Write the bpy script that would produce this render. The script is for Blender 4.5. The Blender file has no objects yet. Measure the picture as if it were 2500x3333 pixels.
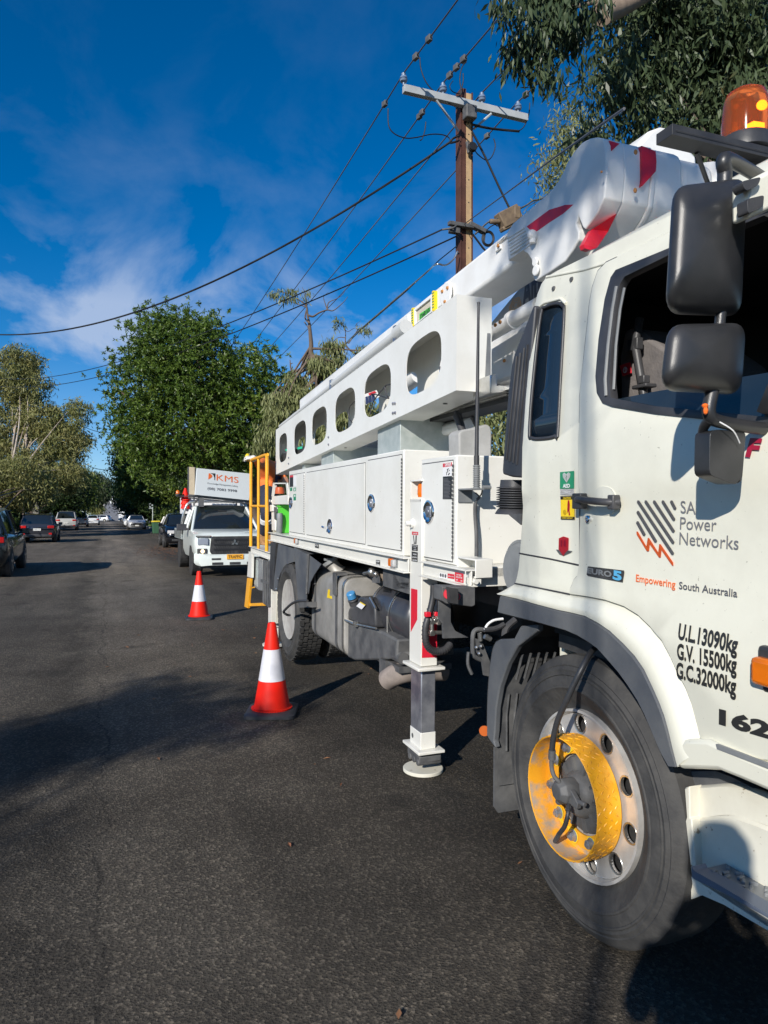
import bpy, bmesh, math, random
import numpy as np
from mathutils import Vector, Matrix
from mathutils.geometry import tessellate_polygon
R = math.radians
scene = bpy.context.scene
col = scene.collection

# ------------------------------------------------------------------ camera
FPX, CX, HY, CAMH = 2300.0, 1250.0, 1675.0, 1.53     # focal length, centre and horizon in photo pixels
YAW = 21.5                                            # camera looks this far right of the road axis (+Y)
cam_d = bpy.data.cameras.new('camera'); cam = bpy.data.objects.new('camera', cam_d); col.objects.link(cam)
cam.location = (0, 0, CAMH); cam.rotation_euler = (R(90), 0, R(-YAW))
cam_d.sensor_fit = 'HORIZONTAL'; cam_d.sensor_width = 36; cam_d.lens = 36*FPX/2500
cam_d.shift_y = 8.5/2500; cam_d.clip_start = 0.05; cam_d.clip_end = 3000
scene.camera = cam

# ------------------------------------------------------------------ light
CLOUD_X = 5.1
SUN_AZ, SUN_EL = 46.0, 24.5                           # light travels 46 deg right of +Y
SUN_STRENGTH, SKY_STRENGTH, EXPOSURE = 4.4, 0.098, 0.28
world = bpy.data.worlds.new('World'); scene.world = world; world.use_nodes = True
def build_world():
    nt = world.node_tree; N = nt.nodes; L = nt.links; N.clear()
    out = N.new('ShaderNodeOutputWorld'); bg = N.new('ShaderNodeBackground'); bg.inputs[1].default_value = SKY_STRENGTH
    sky = N.new('ShaderNodeTexSky'); sky.sky_type = 'NISHITA'; sky.sun_disc = False
    sky.sun_elevation = R(SUN_EL); sky.sun_rotation = R(180+SUN_AZ)
    sky.air_density = 0.85; sky.dust_density = 0.05; sky.ozone_density = 5.0; sky.altitude = 300
    tc = N.new('ShaderNodeTexCoord'); sep = N.new('ShaderNodeSeparateXYZ'); L.new(tc.outputs['Generated'], sep.inputs[0])
    hs = N.new('ShaderNodeHueSaturation'); hs.inputs['Saturation'].default_value = 1.30; hs.inputs['Value'].default_value = 1.0
    L.new(sky.outputs[0], hs.inputs['Color'])
    # soft streaky cloud low over the roofs, thinning out upwards
    mp = N.new('ShaderNodeMapping'); mp.inputs['Scale'].default_value = (3.0, 3.0, 4.0); mp.inputs['Location'].default_value = (CLOUD_X, 0.1, 0.15)
    L.new(tc.outputs['Generated'], mp.inputs[0])
    n1 = N.new('ShaderNodeTexNoise'); n1.inputs['Scale'].default_value = 1.9; n1.inputs['Detail'].default_value = 9; n1.inputs['Roughness'].default_value = .58
    n1.inputs['Distortion'].default_value = .35
    L.new(mp.outputs[0], n1.inputs[0])
    cr = N.new('ShaderNodeValToRGB'); cr.color_ramp.elements[0].position = .46; cr.color_ramp.elements[1].position = .66
    L.new(n1.outputs[0], cr.inputs[0])
    el = N.new('ShaderNodeValToRGB')
    e = el.color_ramp.elements; e[0].position = 0.0; e[0].color = (1,1,1,1); e[1].position = .50; e[1].color = (.03,.03,.03,1)
    m = e.new(.27); m.color = (1,1,1,1); m2 = e.new(.37); m2.color = (.16,.16,.16,1)
    L.new(sep.outputs[2], el.inputs[0])
    mu = N.new('ShaderNodeMath'); mu.operation = 'MULTIPLY'; L.new(cr.outputs[0], mu.inputs[0]); L.new(el.outputs[0], mu.inputs[1])
    lo = N.new('ShaderNodeValToRGB'); lo.color_ramp.elements[0].position = 0; lo.color_ramp.elements[0].color = (.40,.40,.40,1)
    lo.color_ramp.elements[1].position = .22; lo.color_ramp.elements[1].color = (0,0,0,1)
    L.new(sep.outputs[2], lo.inputs[0])
    mx2 = N.new('ShaderNodeMath'); mx2.operation = 'MAXIMUM'; L.new(mu.outputs[0], mx2.inputs[0]); L.new(lo.outputs[0], mx2.inputs[1])
    mu2 = N.new('ShaderNodeMath'); mu2.operation = 'MULTIPLY'; mu2.inputs[1].default_value = .78; L.new(mx2.outputs[0], mu2.inputs[0])
    mix = N.new('ShaderNodeMixRGB'); mix.inputs[2].default_value = (4.0, 4.9, 6.6, 1)
    L.new(mu2.outputs[0], mix.inputs[0]); L.new(hs.outputs[0], mix.inputs[1]); L.new(mix.outputs[0], bg.inputs[0]); L.new(bg.outputs[0], out.inputs[0])
build_world()
sun_d = bpy.data.lights.new('sun', 'SUN'); sun_d.energy = SUN_STRENGTH; sun_d.angle = R(.53); sun_d.color = (1, .945, .86)
sun = bpy.data.objects.new('sun', sun_d); col.objects.link(sun)
sun_dir = Vector((math.sin(R(SUN_AZ))*math.cos(R(SUN_EL)), math.cos(R(SUN_AZ))*math.cos(R(SUN_EL)), -math.sin(R(SUN_EL))))
sun.rotation_euler = sun_dir.to_track_quat('-Z', 'Y').to_euler(); sun.location = (-20, -20, 20)
vs = scene.view_settings; scene.display_settings.display_device = 'sRGB'
vs.view_transform = 'Standard'; vs.look = 'None'; vs.gamma = 1; vs.use_curve_mapping = False; vs.exposure = EXPOSURE
scene.cycles.max_bounces = 6; scene.cycles.transparent_max_bounces = 12

# ------------------------------------------------------------------ survey: photo point -> real point on a known plane
fw = Vector((math.sin(R(YAW)), math.cos(R(YAW)), 0)); rt = Vector((math.cos(R(YAW)), -math.sin(R(YAW)), 0)); up = Vector((0,0,1))
camp = Vector((0,0,CAMH))
ZM = {'A':(1600,400,.5425),'B':(1600,1500,.5425),'C':(780,1300,.5546),'D':(1600,2200,.5425),'E':(1300,550,.4296),'G':(1280,1450,.2652),
      'H':(860,1750,.3255),'I':(1250,1800,.3618),'J':(850,950,.3918),'K':(780,1420,.2712),'L':(2000,250,.3014),'M':(2150,2500,.2713),
      'N':(0,1550,.2532),'O':(380,1550,.3134),'P':(0,950,.6028),'Q':(1500,0,.6028),'R':(1200,100,.3617),'S':(560,1480,.1929),'W':(0,0,1.507),'F':(0,0,1)}
def px(k, u, v): a = ZM[k]; return a[0]+a[2]*u, a[1]+a[2]*v
def ray(p): return rt*((p[0]-CX)/FPX) + fw + up*((HY-p[1])/FPX)
def wg(p, z=0): d = ray(p); return camp + d*((z-CAMH)/d.z)
def wd(p, depth): return camp + ray(p)*depth
def wx(p, X): d = ray(p); return camp + d*(X/d.x)
def wy(p, Y): d = ray(p); return camp + d*(Y/d.y)
# truck frame: x across (grows away from the camera side), y towards the tail, z up
T_YAW, T_PITCH = -0.89, 0.81
Tm = Matrix.Rotation(R(T_YAW), 3, 'Z') @ Matrix.Rotation(R(T_PITCH), 3, 'X'); Ti = Tm.inverted()
T_off = Vector((0,0,-2.17*math.sin(R(T_PITCH))))
TO = Vector((2.78, 4.6, 0))                         # truck root inside that frame
T_co = Ti @ (camp - T_off)
def tray_(p): return Ti @ ray(p)
def tx(k, u, v, X): d = tray_(px(k,u,v)); return T_co + d*((X-T_co.x)/d.x)
def ty(k, u, v, Y): d = tray_(px(k,u,v)); return T_co + d*((Y-T_co.y)/d.y)
def tz(k, u, v, Z): d = tray_(px(k,u,v)); return T_co + d*((Z-T_co.z)/d.z)
CABX, FOLD, SL = 1.55, 1.80, 0.12
def tc_(k, u, v, off=0.0):                          # on the cab side skin
    p = tx(k,u,v,CABX+off)
    if p.z > FOLD:
        d = tray_(px(k,u,v)); n = Vector((1,0,-SL)); q = Vector((CABX+off,0,FOLD)); p = T_co + d*((q-T_co).dot(n)/d.dot(n))
    return p

# ------------------------------------------------------------------ mesh builder
from mathutils.geometry import delaunay_2d_cdt
def _ins(p, loop):
    c=False; n=len(loop)
    for i in range(n):
        a=loop[i]; b=loop[(i+1)%n]
        if (a[1]>p[1])!=(b[1]>p[1]) and p[0]<(b[0]-a[0])*(p[1]-a[1])/(b[1]-a[1])+a[0]: c=not c
    return c
def fill(loops):
    # triangulate planar loops with holes (even-odd); returns index triples into the flat list
    n=Vector((0,0,0)); P=loops[0]
    for i in range(len(P)): n += (P[i]-P[0]).cross(P[(i+1)%len(P)]-P[0])
    n.normalize(); u=n.orthogonal().normalized(); w=n.cross(u)
    L2=[[Vector((p.dot(u),p.dot(w))) for p in l] for l in loops]; flat=[p for l in L2 for p in l]
    ed=[]; b=0
    for l in L2: ed += [(b+i,b+(i+1)%len(l)) for i in range(len(l))]; b+=len(l)
    vo,eo,fo,ov,oe,of=delaunay_2d_cdt(flat,ed,[],0,1e-7)
    if len(vo)!=len(flat): return tessellate_polygon(loops)
    mp=[o[0] for o in ov]; out=[]
    for f in fo:
        c=(vo[f[0]]+vo[f[1]]+vo[f[2]])/3
        if sum(_ins(c,l) for l in L2)%2: out.append(tuple(mp[i] for i in f))
    return out
class MB:
    def __init__(s, off=None): s.v=[]; s.f=[]; s.m=[]; s.off = off or Vector((0,0,0)); s.cm=0
    def add(s, vs, fs, m=None):
        b=len(s.v); s.v += [Vector(a)-s.off for a in vs]; s.f += [tuple(b+i for i in f) for f in fs]; s.m += [s.cm if m is None else m]*len(fs); return s
    def box(s, a, b, m=None):
        x0,x1=sorted((a[0],b[0])); y0,y1=sorted((a[1],b[1])); z0,z1=sorted((a[2],b[2]))
        return s.add([(x0,y0,z0),(x1,y0,z0),(x1,y1,z0),(x0,y1,z0),(x0,y0,z1),(x1,y0,z1),(x1,y1,z1),(x0,y1,z1)],
              [(0,3,2,1),(4,5,6,7),(0,1,5,4),(1,2,6,5),(2,3,7,6),(3,0,4,7)], m)
    def prism(s, pts, ext, m=None, holes=()):
        ext=Vector(ext); loops=[[Vector(p) for p in pts]]+[[Vector(p) for p in h] for h in holes]
        # orientation
        n=Vector((0,0,0)); P=loops[0]
        for i in range(len(P)): n += P[i].cross(P[(i+1)%len(P)])
        if n.dot(ext) > 0: loops=[list(reversed(l)) for l in loops]; n=-n
        # make holes opposite
        L2=[loops[0]]
        for h in loops[1:]:
            k=Vector((0,0,0))
            for i in range(len(h)): k += h[i].cross(h[(i+1)%len(h)])
            L2.append(list(reversed(h)) if k.dot(n)>0 else h)
        if len(L2)==1 and len(L2[0])<=4: tris=[tuple(range(len(L2[0])))]
        else: tris=fill(L2)
        flat=[p for l in L2 for p in l]; N=len(flat)
        fs=[]
        for t in tris:
            a=[flat[i] for i in t]; k=(a[1]-a[0]).cross(a[2]-a[0])
            t=tuple(t) if k.dot(n)>0 else tuple(reversed(t))
            fs.append(t); fs.append(tuple(i+N for i in reversed(t)))
        b=0
        for l in L2:
            c=len(l)
            for i in range(c):
                j=(i+1)%c; fs.append((b+j,b+i,b+i+N,b+j+N))
            b+=c
        return s.add(flat+[p+ext for p in flat], fs, m)
    def tube(s, path, r, n=10, m=None, cap=True):
        path=[Vector(p) for p in path]; rs = r if hasattr(r,'__len__') else [r]*len(path)
        t0=(path[1]-path[0]).normalized(); ref=Vector((0,0,1)) if abs(t0.z)<.9 else Vector((1,0,0))
        u=t0.cross(ref).normalized(); vs=[]; fs=[]
        for i,p in enumerate(path):
            t=(path[min(i+1,len(path)-1)]-path[max(i-1,0)])
            t = t.normalized() if t.length>1e-9 else t0
            u=(u-t*u.dot(t)); u = u.normalized() if u.length>1e-6 else t.orthogonal().normalized(); w=t.cross(u)
            for k in range(n):
                a=2*math.pi*k/n; vs.append(p+(u*math.cos(a)+w*math.sin(a))*rs[i])
        for i in range(len(path)-1):
            for k in range(n):
                k2=(k+1)%n; fs.append((i*n+k,i*n+k2,(i+1)*n+k2,(i+1)*n+k))
        if cap: fs.append(tuple(range(n-1,-1,-1))); fs.append(tuple(range((len(path)-1)*n,len(path)*n)))
        return s.add(vs,fs,m)
    def lathe(s, prof, c, ax, n=32, m=None, ring=False):
        # prof: [(dist along axis, radius)]
        c=Vector(c); ax=Vector(ax).normalized(); u=ax.orthogonal().normalized(); w=ax.cross(u); vs=[]; fs=[]
        for a,r in prof:
            for k in range(n):
                t=2*math.pi*k/n; vs.append(c+ax*a+(u*math.cos(t)+w*math.sin(t))*r)
        K=len(prof)
        for i in range(K if ring else K-1):
            j=(i+1)%K
            for k in range(n):
                k2=(k+1)%n; fs.append((i*n+k,i*n+k2,j*n+k2,j*n+k))
        if not ring: fs.append(tuple(range(n-1,-1,-1))); fs.append(tuple(range((K-1)*n,K*n)))
        return s.add(vs,fs,m)
    def loft(s, rings, m=None, closed=True, cap=True):
        n=len(rings[0]); vs=[p for r_ in rings for p in r_]; fs=[]
        for i in range(len(rings)-1):
            for k in range(n if closed else n-1):
                k2=(k+1)%n; fs.append((i*n+k,i*n+k2,(i+1)*n+k2,(i+1)*n+k))
        if cap and closed: fs.append(tuple(range(n-1,-1,-1))); fs.append(tuple(range((len(rings)-1)*n,len(rings)*n)))
        return s.add(vs,fs,m)
    def ball(s, c, r, n=12, m=None):
        c=Vector(c); r = r if hasattr(r,'__len__') else (r,r,r)
        rings=[]
        for i in range(n//2+1):
            t=math.pi*i/(n//2); t=min(max(t,.02),math.pi-.02)
            rings.append([c+Vector((r[0]*math.sin(t)*math.cos(2*math.pi*k/n), r[1]*math.sin(t)*math.sin(2*math.pi*k/n), -r[2]*math.cos(t))) for k in range(n)])
        return s.loft(rings,m)
    def obox(s, c, sx, sy, sz, rz=0, rx=0, ry=0, m=None):
        M=Matrix.Rotation(rz,3,'Z')@Matrix.Rotation(rx,3,'X')@Matrix.Rotation(ry,3,'Y'); c=Vector(c)
        vs=[c+M@Vector((x*sx/2,y*sy/2,z*sz/2)) for x,y,z in ((-1,-1,-1),(1,-1,-1),(1,1,-1),(-1,1,-1),(-1,-1,1),(1,-1,1),(1,1,1),(-1,1,1))]
        return s.add(vs,[(0,3,2,1),(4,5,6,7),(0,1,5,4),(1,2,6,5),(2,3,7,6),(3,0,4,7)],m)
    def build(s, name, mat, parent=None, bevel=0, smooth=None, seg=2, fixn=True):
        me=bpy.data.meshes.new(name); me.from_pydata([tuple(v) for v in s.v],[],s.f)
        mats = mat if isinstance(mat,(list,tuple)) else [mat]
        for q in mats: me.materials.append(q)
        if len(mats)>1: me.polygons.foreach_set('material_index', s.m)
        if fixn:
            bm=bmesh.new(); bm.from_mesh(me); bmesh.ops.recalc_face_normals(bm, faces=bm.faces); bm.to_mesh(me); bm.free()
        me.update()
        o=bpy.data.objects.new(name, me); col.objects.link(o)
        if parent is not None: o.parent=parent
        if bevel:
            b=o.modifiers.new('bevel','BEVEL'); b.width=bevel; b.segments=seg; b.limit_method='ANGLE'; b.angle_limit=R(32); b.harden_normals=False
            smooth = smooth or 40
        if smooth: me.shade_smooth(); me.set_sharp_from_angle(angle=R(smooth))
        return o
def round_poly(pts, r, n=4):
    out=[]; P=[Vector(p) for p in pts]; K=len(P)
    for i in range(K):
        a,b,c=P[i-1],P[i],P[(i+1)%K]; d1=(a-b); d2=(c-b); rr=min(r, d1.length*.45, d2.length*.45)
        p1=b+d1.normalized()*rr; p2=b+d2.normalized()*rr
        for k in range(n+1):
            t=k/n; out.append(p1*(1-t)**2+b*2*t*(1-t)+p2*t*t)
    return out
def smooth_path(pts, n=6, closed=False):
    P=[Vector(p) for p in pts]; out=[]; K=len(P)
    rng = range(K) if closed else range(K-1)
    for i in rng:
        if closed: p0,p1,p2,p3=P[i-1],P[i],P[(i+1)%K],P[(i+2)%K]
        else: p0,p1,p2,p3=P[max(i-1,0)],P[i],P[i+1],P[min(i+2,K-1)]
        for k in range(n):
            t=k/n; out.append(.5*((2*p1)+(p2-p0)*t+(2*p0-5*p1+4*p2-p3)*t*t+(3*p1-p0-3*p2+p3)*t**3))
    if not closed: out.append(P[-1])
    return out
def thing(name, label, cat, loc=(0,0,0), rot=(0,0,0), group=None, kind=None):
    o=bpy.data.objects.new(name,None); col.objects.link(o); o.location=loc; o.rotation_euler=rot; o.empty_display_size=.2
    return tag(o,label,cat,group,kind)
def tag(o,label=None,cat=None,group=None,kind=None):
    if label: o['label']=label
    if cat: o['category']=cat
    if group: o['group']=group
    if kind: o['kind']=kind
    return o
def text_mesh(body, bold=0.0, shear=0.0, space=1.0):
    c=bpy.data.curves.new('t','FONT'); c.body=body; c.size=1; c.offset=bold; c.shear=shear; c.space_character=space; c.resolution_u=3
    o=bpy.data.objects.new('t',c); col.objects.link(o); dg=bpy.context.evaluated_depsgraph_get()
    me=bpy.data.meshes.new_from_object(o.evaluated_get(dg)); vs=[v.co.copy() for v in me.vertices]; fs=[tuple(p.vertices) for p in me.polygons]
    bpy.data.objects.remove(o); bpy.data.curves.remove(c); bpy.data.meshes.remove(me); return vs,fs
def put_text(mb, body, p0, p1, upv, h, bold=0.0, shear=0.0, lift=None, m=None, mono=False):
    # p0,p1: baseline ends, upv: unit up, h: capital height
    vs,fs=text_mesh(body,bold,shear); x0=min(v.x for v in vs); x1=max(v.x for v in vs)
    p0=Vector(p0); p1=Vector(p1); ex=(p1-p0)/(x1-x0); upv=Vector(upv).normalized(); lift=Vector(lift or (0,0,0))
    mb.add([p0+ex*(v.x-x0)+upv*(v.y*h/.72)+lift for v in vs], fs, m)

# ------------------------------------------------------------------ materials
def mat(name, c, rough=.5, metal=0, c2=None, scale=8, bump=0, bscale=60, coat=0, spec=.5, trans=0, emis=None, estr=0, mixw=(.35,.65), detail=5, ior=None, alpha=None):
    m=bpy.data.materials.new(name); m.use_nodes=True; nt=m.node_tree; N=nt.nodes; L=nt.links; b=N['Principled BSDF']
    b.inputs['Base Color'].default_value=(*c,1); b.inputs['Roughness'].default_value=rough; b.inputs['Metallic'].default_value=metal
    b.inputs['Coat Weight'].default_value=coat; b.inputs['Coat Roughness'].default_value=.08; b.inputs['Specular IOR Level'].default_value=spec
    b.inputs['Transmission Weight'].default_value=trans
    if ior: b.inputs['IOR'].default_value=ior
    if emis: b.inputs['Emission Color'].default_value=(*emis,1); b.inputs['Emission Strength'].default_value=estr
    tc=N.new('ShaderNodeTexCoord')
    if c2:
        n=N.new('ShaderNodeTexNoise'); n.inputs['Scale'].default_value=scale; n.inputs['Detail'].default_value=detail; n.inputs['Roughness'].default_value=.6
        L.new(tc.outputs['Object'], n.inputs[0]); r=N.new('ShaderNodeValToRGB'); r.color_ramp.elements[0].position=mixw[0]; r.color_ramp.elements[1].position=mixw[1]
        r.color_ramp.elements[0].color=(*c,1); r.color_ramp.elements[1].color=(*c2,1); L.new(n.outputs[0], r.inputs[0]); L.new(r.outputs[0], b.inputs['Base Color'])
        r2=N.new('ShaderNodeMapRange'); r2.inputs[3].default_value=max(rough-.08,0); r2.inputs[4].default_value=min(rough+.12,1); L.new(n.outputs[0], r2.inputs[0]); L.new(r2.outputs[0], b.inputs['Roughness'])
    if bump:
        n=N.new('ShaderNodeTexNoise'); n.inputs['Scale'].default_value=bscale; n.inputs['Detail'].default_value=4; L.new(tc.outputs['Object'], n.inputs[0])
        bp=N.new('ShaderNodeBump'); bp.inputs['Strength'].default_value=bump; bp.inputs['Distance'].default_value=.01; L.new(n.outputs[0], bp.inputs['Height']); L.new(bp.outputs[0], b.inputs['Normal'])
    return m
def mat_specks(name, c, dirt, rough, coat, sc=90, th=.70, low=None):
    # paint with faint large-scale grime and small specks of dirt
    m=mat(name,c,rough,coat=coat); nt=m.node_tree; N=nt.nodes; L=nt.links; b=N['Principled BSDF']; tc=N.new('ShaderNodeTexCoord')
    n=N.new('ShaderNodeTexNoise'); n.inputs['Scale'].default_value=sc; n.inputs['Detail'].default_value=3; L.new(tc.outputs['Object'], n.inputs[0])
    r=N.new('ShaderNodeMapRange'); r.inputs[1].default_value=th; r.inputs[2].default_value=th+.06; L.new(n.outputs[0], r.inputs[0])
    n2=N.new('ShaderNodeTexNoise'); n2.inputs['Scale'].default_value=2.6; n2.inputs['Detail'].default_value=8; n2.inputs['Roughness'].default_value=.68; L.new(tc.outputs['Object'], n2.inputs[0])
    r2=N.new('ShaderNodeMapRange'); r2.inputs[1].default_value=.42; r2.inputs[2].default_value=.75; r2.inputs[4].default_value=.30; L.new(n2.outputs[0], r2.inputs[0])
    mx=N.new('ShaderNodeMath'); mx.operation='MAXIMUM'; L.new(r.outputs[0],mx.inputs[0]); L.new(r2.outputs[0],mx.inputs[1])
    last=mx
    if low is not None:     # road grime thickens towards the bottom of the panels (object space height)
        sp=N.new('ShaderNodeSeparateXYZ'); L.new(tc.outputs['Object'], sp.inputs[0]); r3=N.new('ShaderNodeMapRange')
        r3.inputs[1].default_value=low[1]; r3.inputs[2].default_value=low[0]; r3.inputs[3].default_value=0; r3.inputs[4].default_value=.5; L.new(sp.outputs[2], r3.inputs[0])
        m3=N.new('ShaderNodeMath'); m3.operation='MULTIPLY'; L.new(r3.outputs[0],m3.inputs[0]); L.new(n2.outputs[0],m3.inputs[1])
        m4=N.new('ShaderNodeMath'); m4.operation='MAXIMUM'; L.new(mx.outputs[0],m4.inputs[0]); L.new(m3.outputs[0],m4.inputs[1]); last=m4
    mi=N.new('ShaderNodeMixRGB'); mi.inputs[1].default_value=(*c,1); mi.inputs[2].default_value=(*dirt,1); L.new(last.outputs[0],mi.inputs[0]); L.new(mi.outputs[0], b.inputs['Base Color'])
    return m
MT={}
MT['cab']=mat_specks('cab_paint',(.755,.745,.635),(.40,.38,.31),.32,.25,low=(.6,1.3))
MT['white']=mat_specks('body_white',(.78,.775,.73),(.46,.43,.35),.38,.1,sc=60,th=.71,low=(1.18,1.50))
MT['fibre']=mat('fibreglass_white',(.80,.80,.78),.42,c2=(.70,.69,.66),scale=3,coat=.1)
MT['step']=mat_specks('step_paint',(.70,.68,.58),(.30,.24,.16),.5,.05,sc=40,th=.66)
MT['blk']=mat('black_plastic',(.028,.029,.032),.42,c2=(.06,.06,.065),scale=5,bump=.06,bscale=300)
MT['mir']=mat('mirror_shell',(.020,.021,.023),.36,c2=(.036,.036,.038),scale=7,bump=.08,bscale=500,spec=.6)
MT['flare']=mat('faded_plastic',(.065,.072,.085),.6,c2=(.11,.115,.12),scale=4,bump=.1,bscale=150)
MT['dark']=mat('chassis_black',(.022,.022,.024),.55,c2=(.05,.05,.05),scale=10)
MT['grim']=mat('grimy_steel',(.06,.062,.066),.6,c2=(.12,.12,.12),scale=9,bump=.1)
MT['grey']=mat('grey_plastic',(.16,.17,.18),.5,c2=(.24,.25,.25),scale=6)
MT['galv']=mat('galvanised',(.40,.45,.43),.45,metal=.35,c2=(.50,.54,.52),scale=14)
MT['alu']=mat('brushed_aluminium',(.66,.66,.64),.28,metal=.9,c2=(.45,.44,.41),scale=9)
MT['rim']=mat('polished_rim',(.72,.71,.69),.30,metal=.45,c2=(.56,.54,.51),scale=12,spec=.8)
MT['tank']=mat('tank_aluminium',(.40,.385,.36),.5,metal=.35,c2=(.28,.27,.25),scale=7)
MT['chrome']=mat('chrome',(.8,.8,.82),.08,metal=1)
MT['steel']=mat('bare_steel',(.42,.43,.46),.30,metal=.6,c2=(.16,.17,.21),scale=6)
MT['rub']=mat('rubber',(.030,.030,.031),.75,c2=(.062,.060,.057),scale=9,bump=.25,bscale=60)
MT['tread']=mat('tread_rubber',(.022,.022,.022),.8,c2=(.05,.048,.045),scale=14,bump=.2,bscale=50)
MT['yel']=mat('yellow_paint',(.90,.42,.012),.42,c2=(.78,.36,.03),scale=10)
MT['yelw']=mat('worn_yellow',(.86,.40,.02),.5,c2=(.42,.34,.26),scale=11,mixw=(.46,.60))
MT['red']=mat('red_reflective',(.70,.015,.03),.35,c2=(.62,.02,.05),scale=30)
MT['wref']=mat('white_reflective',(.75,.75,.74),.3)
MT['or']=mat('orange_paint',(.88,.16,.02),.45)
MT['lens']=mat('orange_lens',(.95,.22,.01),.12,trans=.35,spec=.6)
MT['clr']=mat('clear_lens',(.75,.75,.75),.1,trans=.4)
MT['glass']=mat('dark_glass',(.010,.014,.020),.04,spec=.8,coat=.5)
MT['tint']=mat('tinted_glass',(.012,.022,.035),.05,spec=.7)
MT['blue']=mat('blue_cap',(.06,.25,.50),.4)
MT['green']=mat('green_plastic',(.10,.60,.05),.4)
MT['bk']=mat('decal_black',(.025,.025,.025),.4)
MT['dg']=mat('decal_grey',(.10,.10,.115),.4)
MT['mg']=mat('decal_mid_grey',(.17,.17,.18),.4)
MT['dor']=mat('decal_orange',(.85,.17,.04),.4)
MT['dred']=mat('decal_red',(.62,.03,.05),.4)
MT['dgrn']=mat('decal_green',(.02,.25,.12),.4)
MT['dyel']=mat('decal_yellow',(.85,.60,.02),.4)
MT['dwh']=mat('decal_white',(.80,.80,.80),.4)
MT['dblu']=mat('decal_blue',(.10,.40,.65),.4)
MT['crim']=mat('crimson',(.36,.01,.04),.4)
MT['seat']=mat('seat_fabric',(.13,.12,.12),.9,c2=(.17,.155,.15),scale=20,bump=.3,bscale=90)
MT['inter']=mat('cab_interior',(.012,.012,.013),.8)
MT['rust']=mat('rust_dot',(.45,.20,.06),.8)
MT['taupe']=mat('exhaust_pipe',(.30,.25,.22),.75,c2=(.20,.17,.15),scale=12)
# ================================================================== BUCKET TRUCK
truck = thing('bucket_truck', 'large white elevated work platform truck with black mirrors, folded boom and yellow wheel ring', 'truck')
truck.location = Tm @ TO + T_off; truck.rotation_euler = (R(T_PITCH), 0, R(T_YAW))
def tm(): return MB(TO)
def sub(name, mb, m, parent=truck, **k): return mb.build(name, m, parent, **k)
XT=[(0.3,1.535),(1.18,1.535),(1.27,1.548),(1.56,1.556),(1.63,1.549),(1.80,1.550),(2.0,1.570),(2.5,1.634),(2.9,1.69)]
def cabx(z):
    for (a,b),(c,d) in zip(XT,XT[1:]):
        if z<=c: return b+(d-b)*(z-a)/(c-a)
    return XT[-1][1]
def skin(name, outer, holes, m, parent, lift=0, thick=.02, bevel=.004):
    loops=[[Vector((0,p.y,p.z)) for p in l] for l in [outer]+list(holes)]
    L2=[loops[0]]+loops[1:]
    tr=fill(L2); flat=[p for l in L2 for p in l]
    bm=bmesh.new(); vv=[bm.verts.new(p) for p in flat]
    for t in tr:
        try: bm.faces.new([vv[i] for i in t])
        except ValueError: pass
    for z in (1.18,1.27,1.56,1.595,1.63,1.80,1.9,2.0,2.25):
        bmesh.ops.bisect_plane(bm, geom=bm.verts[:]+bm.edges[:]+bm.faces[:], plane_co=(0,0,z), plane_no=(0,0,1))
    bmesh.ops.recalc_face_normals(bm, faces=bm.faces)
    if bm.faces and sum(f.normal.x*f.calc_area() for f in bm.faces)>0: bmesh.ops.reverse_faces(bm, faces=bm.faces)
    for v in bm.verts: v.co.x=cabx(v.co.z)-lift; v.co-=TO
    me=bpy.data.meshes.new(name); bm.to_mesh(me); bm.free(); me.materials.append(m); o=bpy.data.objects.new(name,me); col.objects.link(o); o.parent=parent
    if thick:
        s=o.modifiers.new('thick','SOLIDIFY'); s.thickness=thick; s.offset=-1
    if bevel:
        b=o.modifiers.new('b','BEVEL'); b.width=bevel; b.segments=2; b.limit_method='ANGLE'; b.angle_limit=R(50)
    me.shade_smooth(); me.set_sharp_from_angle(angle=R(38)); return o
def drape(mb, lift):
    for v in mb.v: v.x=cabx(v.z+TO.z)-lift-TO.x
    return mb
def P(k, pts): return [tc_(k,u,v) for u,v in pts]

# ---- cab shell
rear_edge=P('B',[(150,737),(165,640),(170,555),(180,350),(183,170)])+P('A',[(190,1900),(215,1600),(245,1250),(262,1090),(275,1030),(300,965),(330,925)])
arch_o=P('B',[(1345,1700),(1290,1680),(1262,1570),(1230,1450),(1195,1360),(1150,1280),(1100,1170),(1050,1080),(980,1000),(900,930),(810,878),(700,840),(590,818),(480,803)])
win_in=P('A',[(820,925),(790,975),(765,1100),(745,1300),(732,1560),(740,1650),(1000,1700),(1659,1765),(2300,1830),(2300,275),(1659,560),(1100,790)])
rw=[(300,1150),(330,1105),(395,1085),(432,1100),(440,1180),(405,1830),(385,1880),(300,1895),(245,1890),(233,1850),(262,1500)]
rw=[(p.x,p.y) for p in smooth_path([Vector((a,b,0)) for a,b in rw],4,True)]
rwin=P('A',rw)
roofline=P('A',[(400,884),(520,825),(1060,560),(1659,275),(2500,-125)])
front=[Vector((1.55,1.02,.98))]
cab_out=rear_edge+roofline+P('B',[(2400,1890)])+P('B',[(1659,1800)])+arch_o
win_cut=P('A',[(790,900),(757,965),(735,1080),(700,1300),(690,1560),(702,1665),(745,1690),(1000,1735),(1659,1805),(2300,1870),(2300,240),(1659,530),(1090,775)])
cab=skin('cab_shell', cab_out, [win_cut, rwin], MT['cab'], truck, 0, .03)
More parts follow.
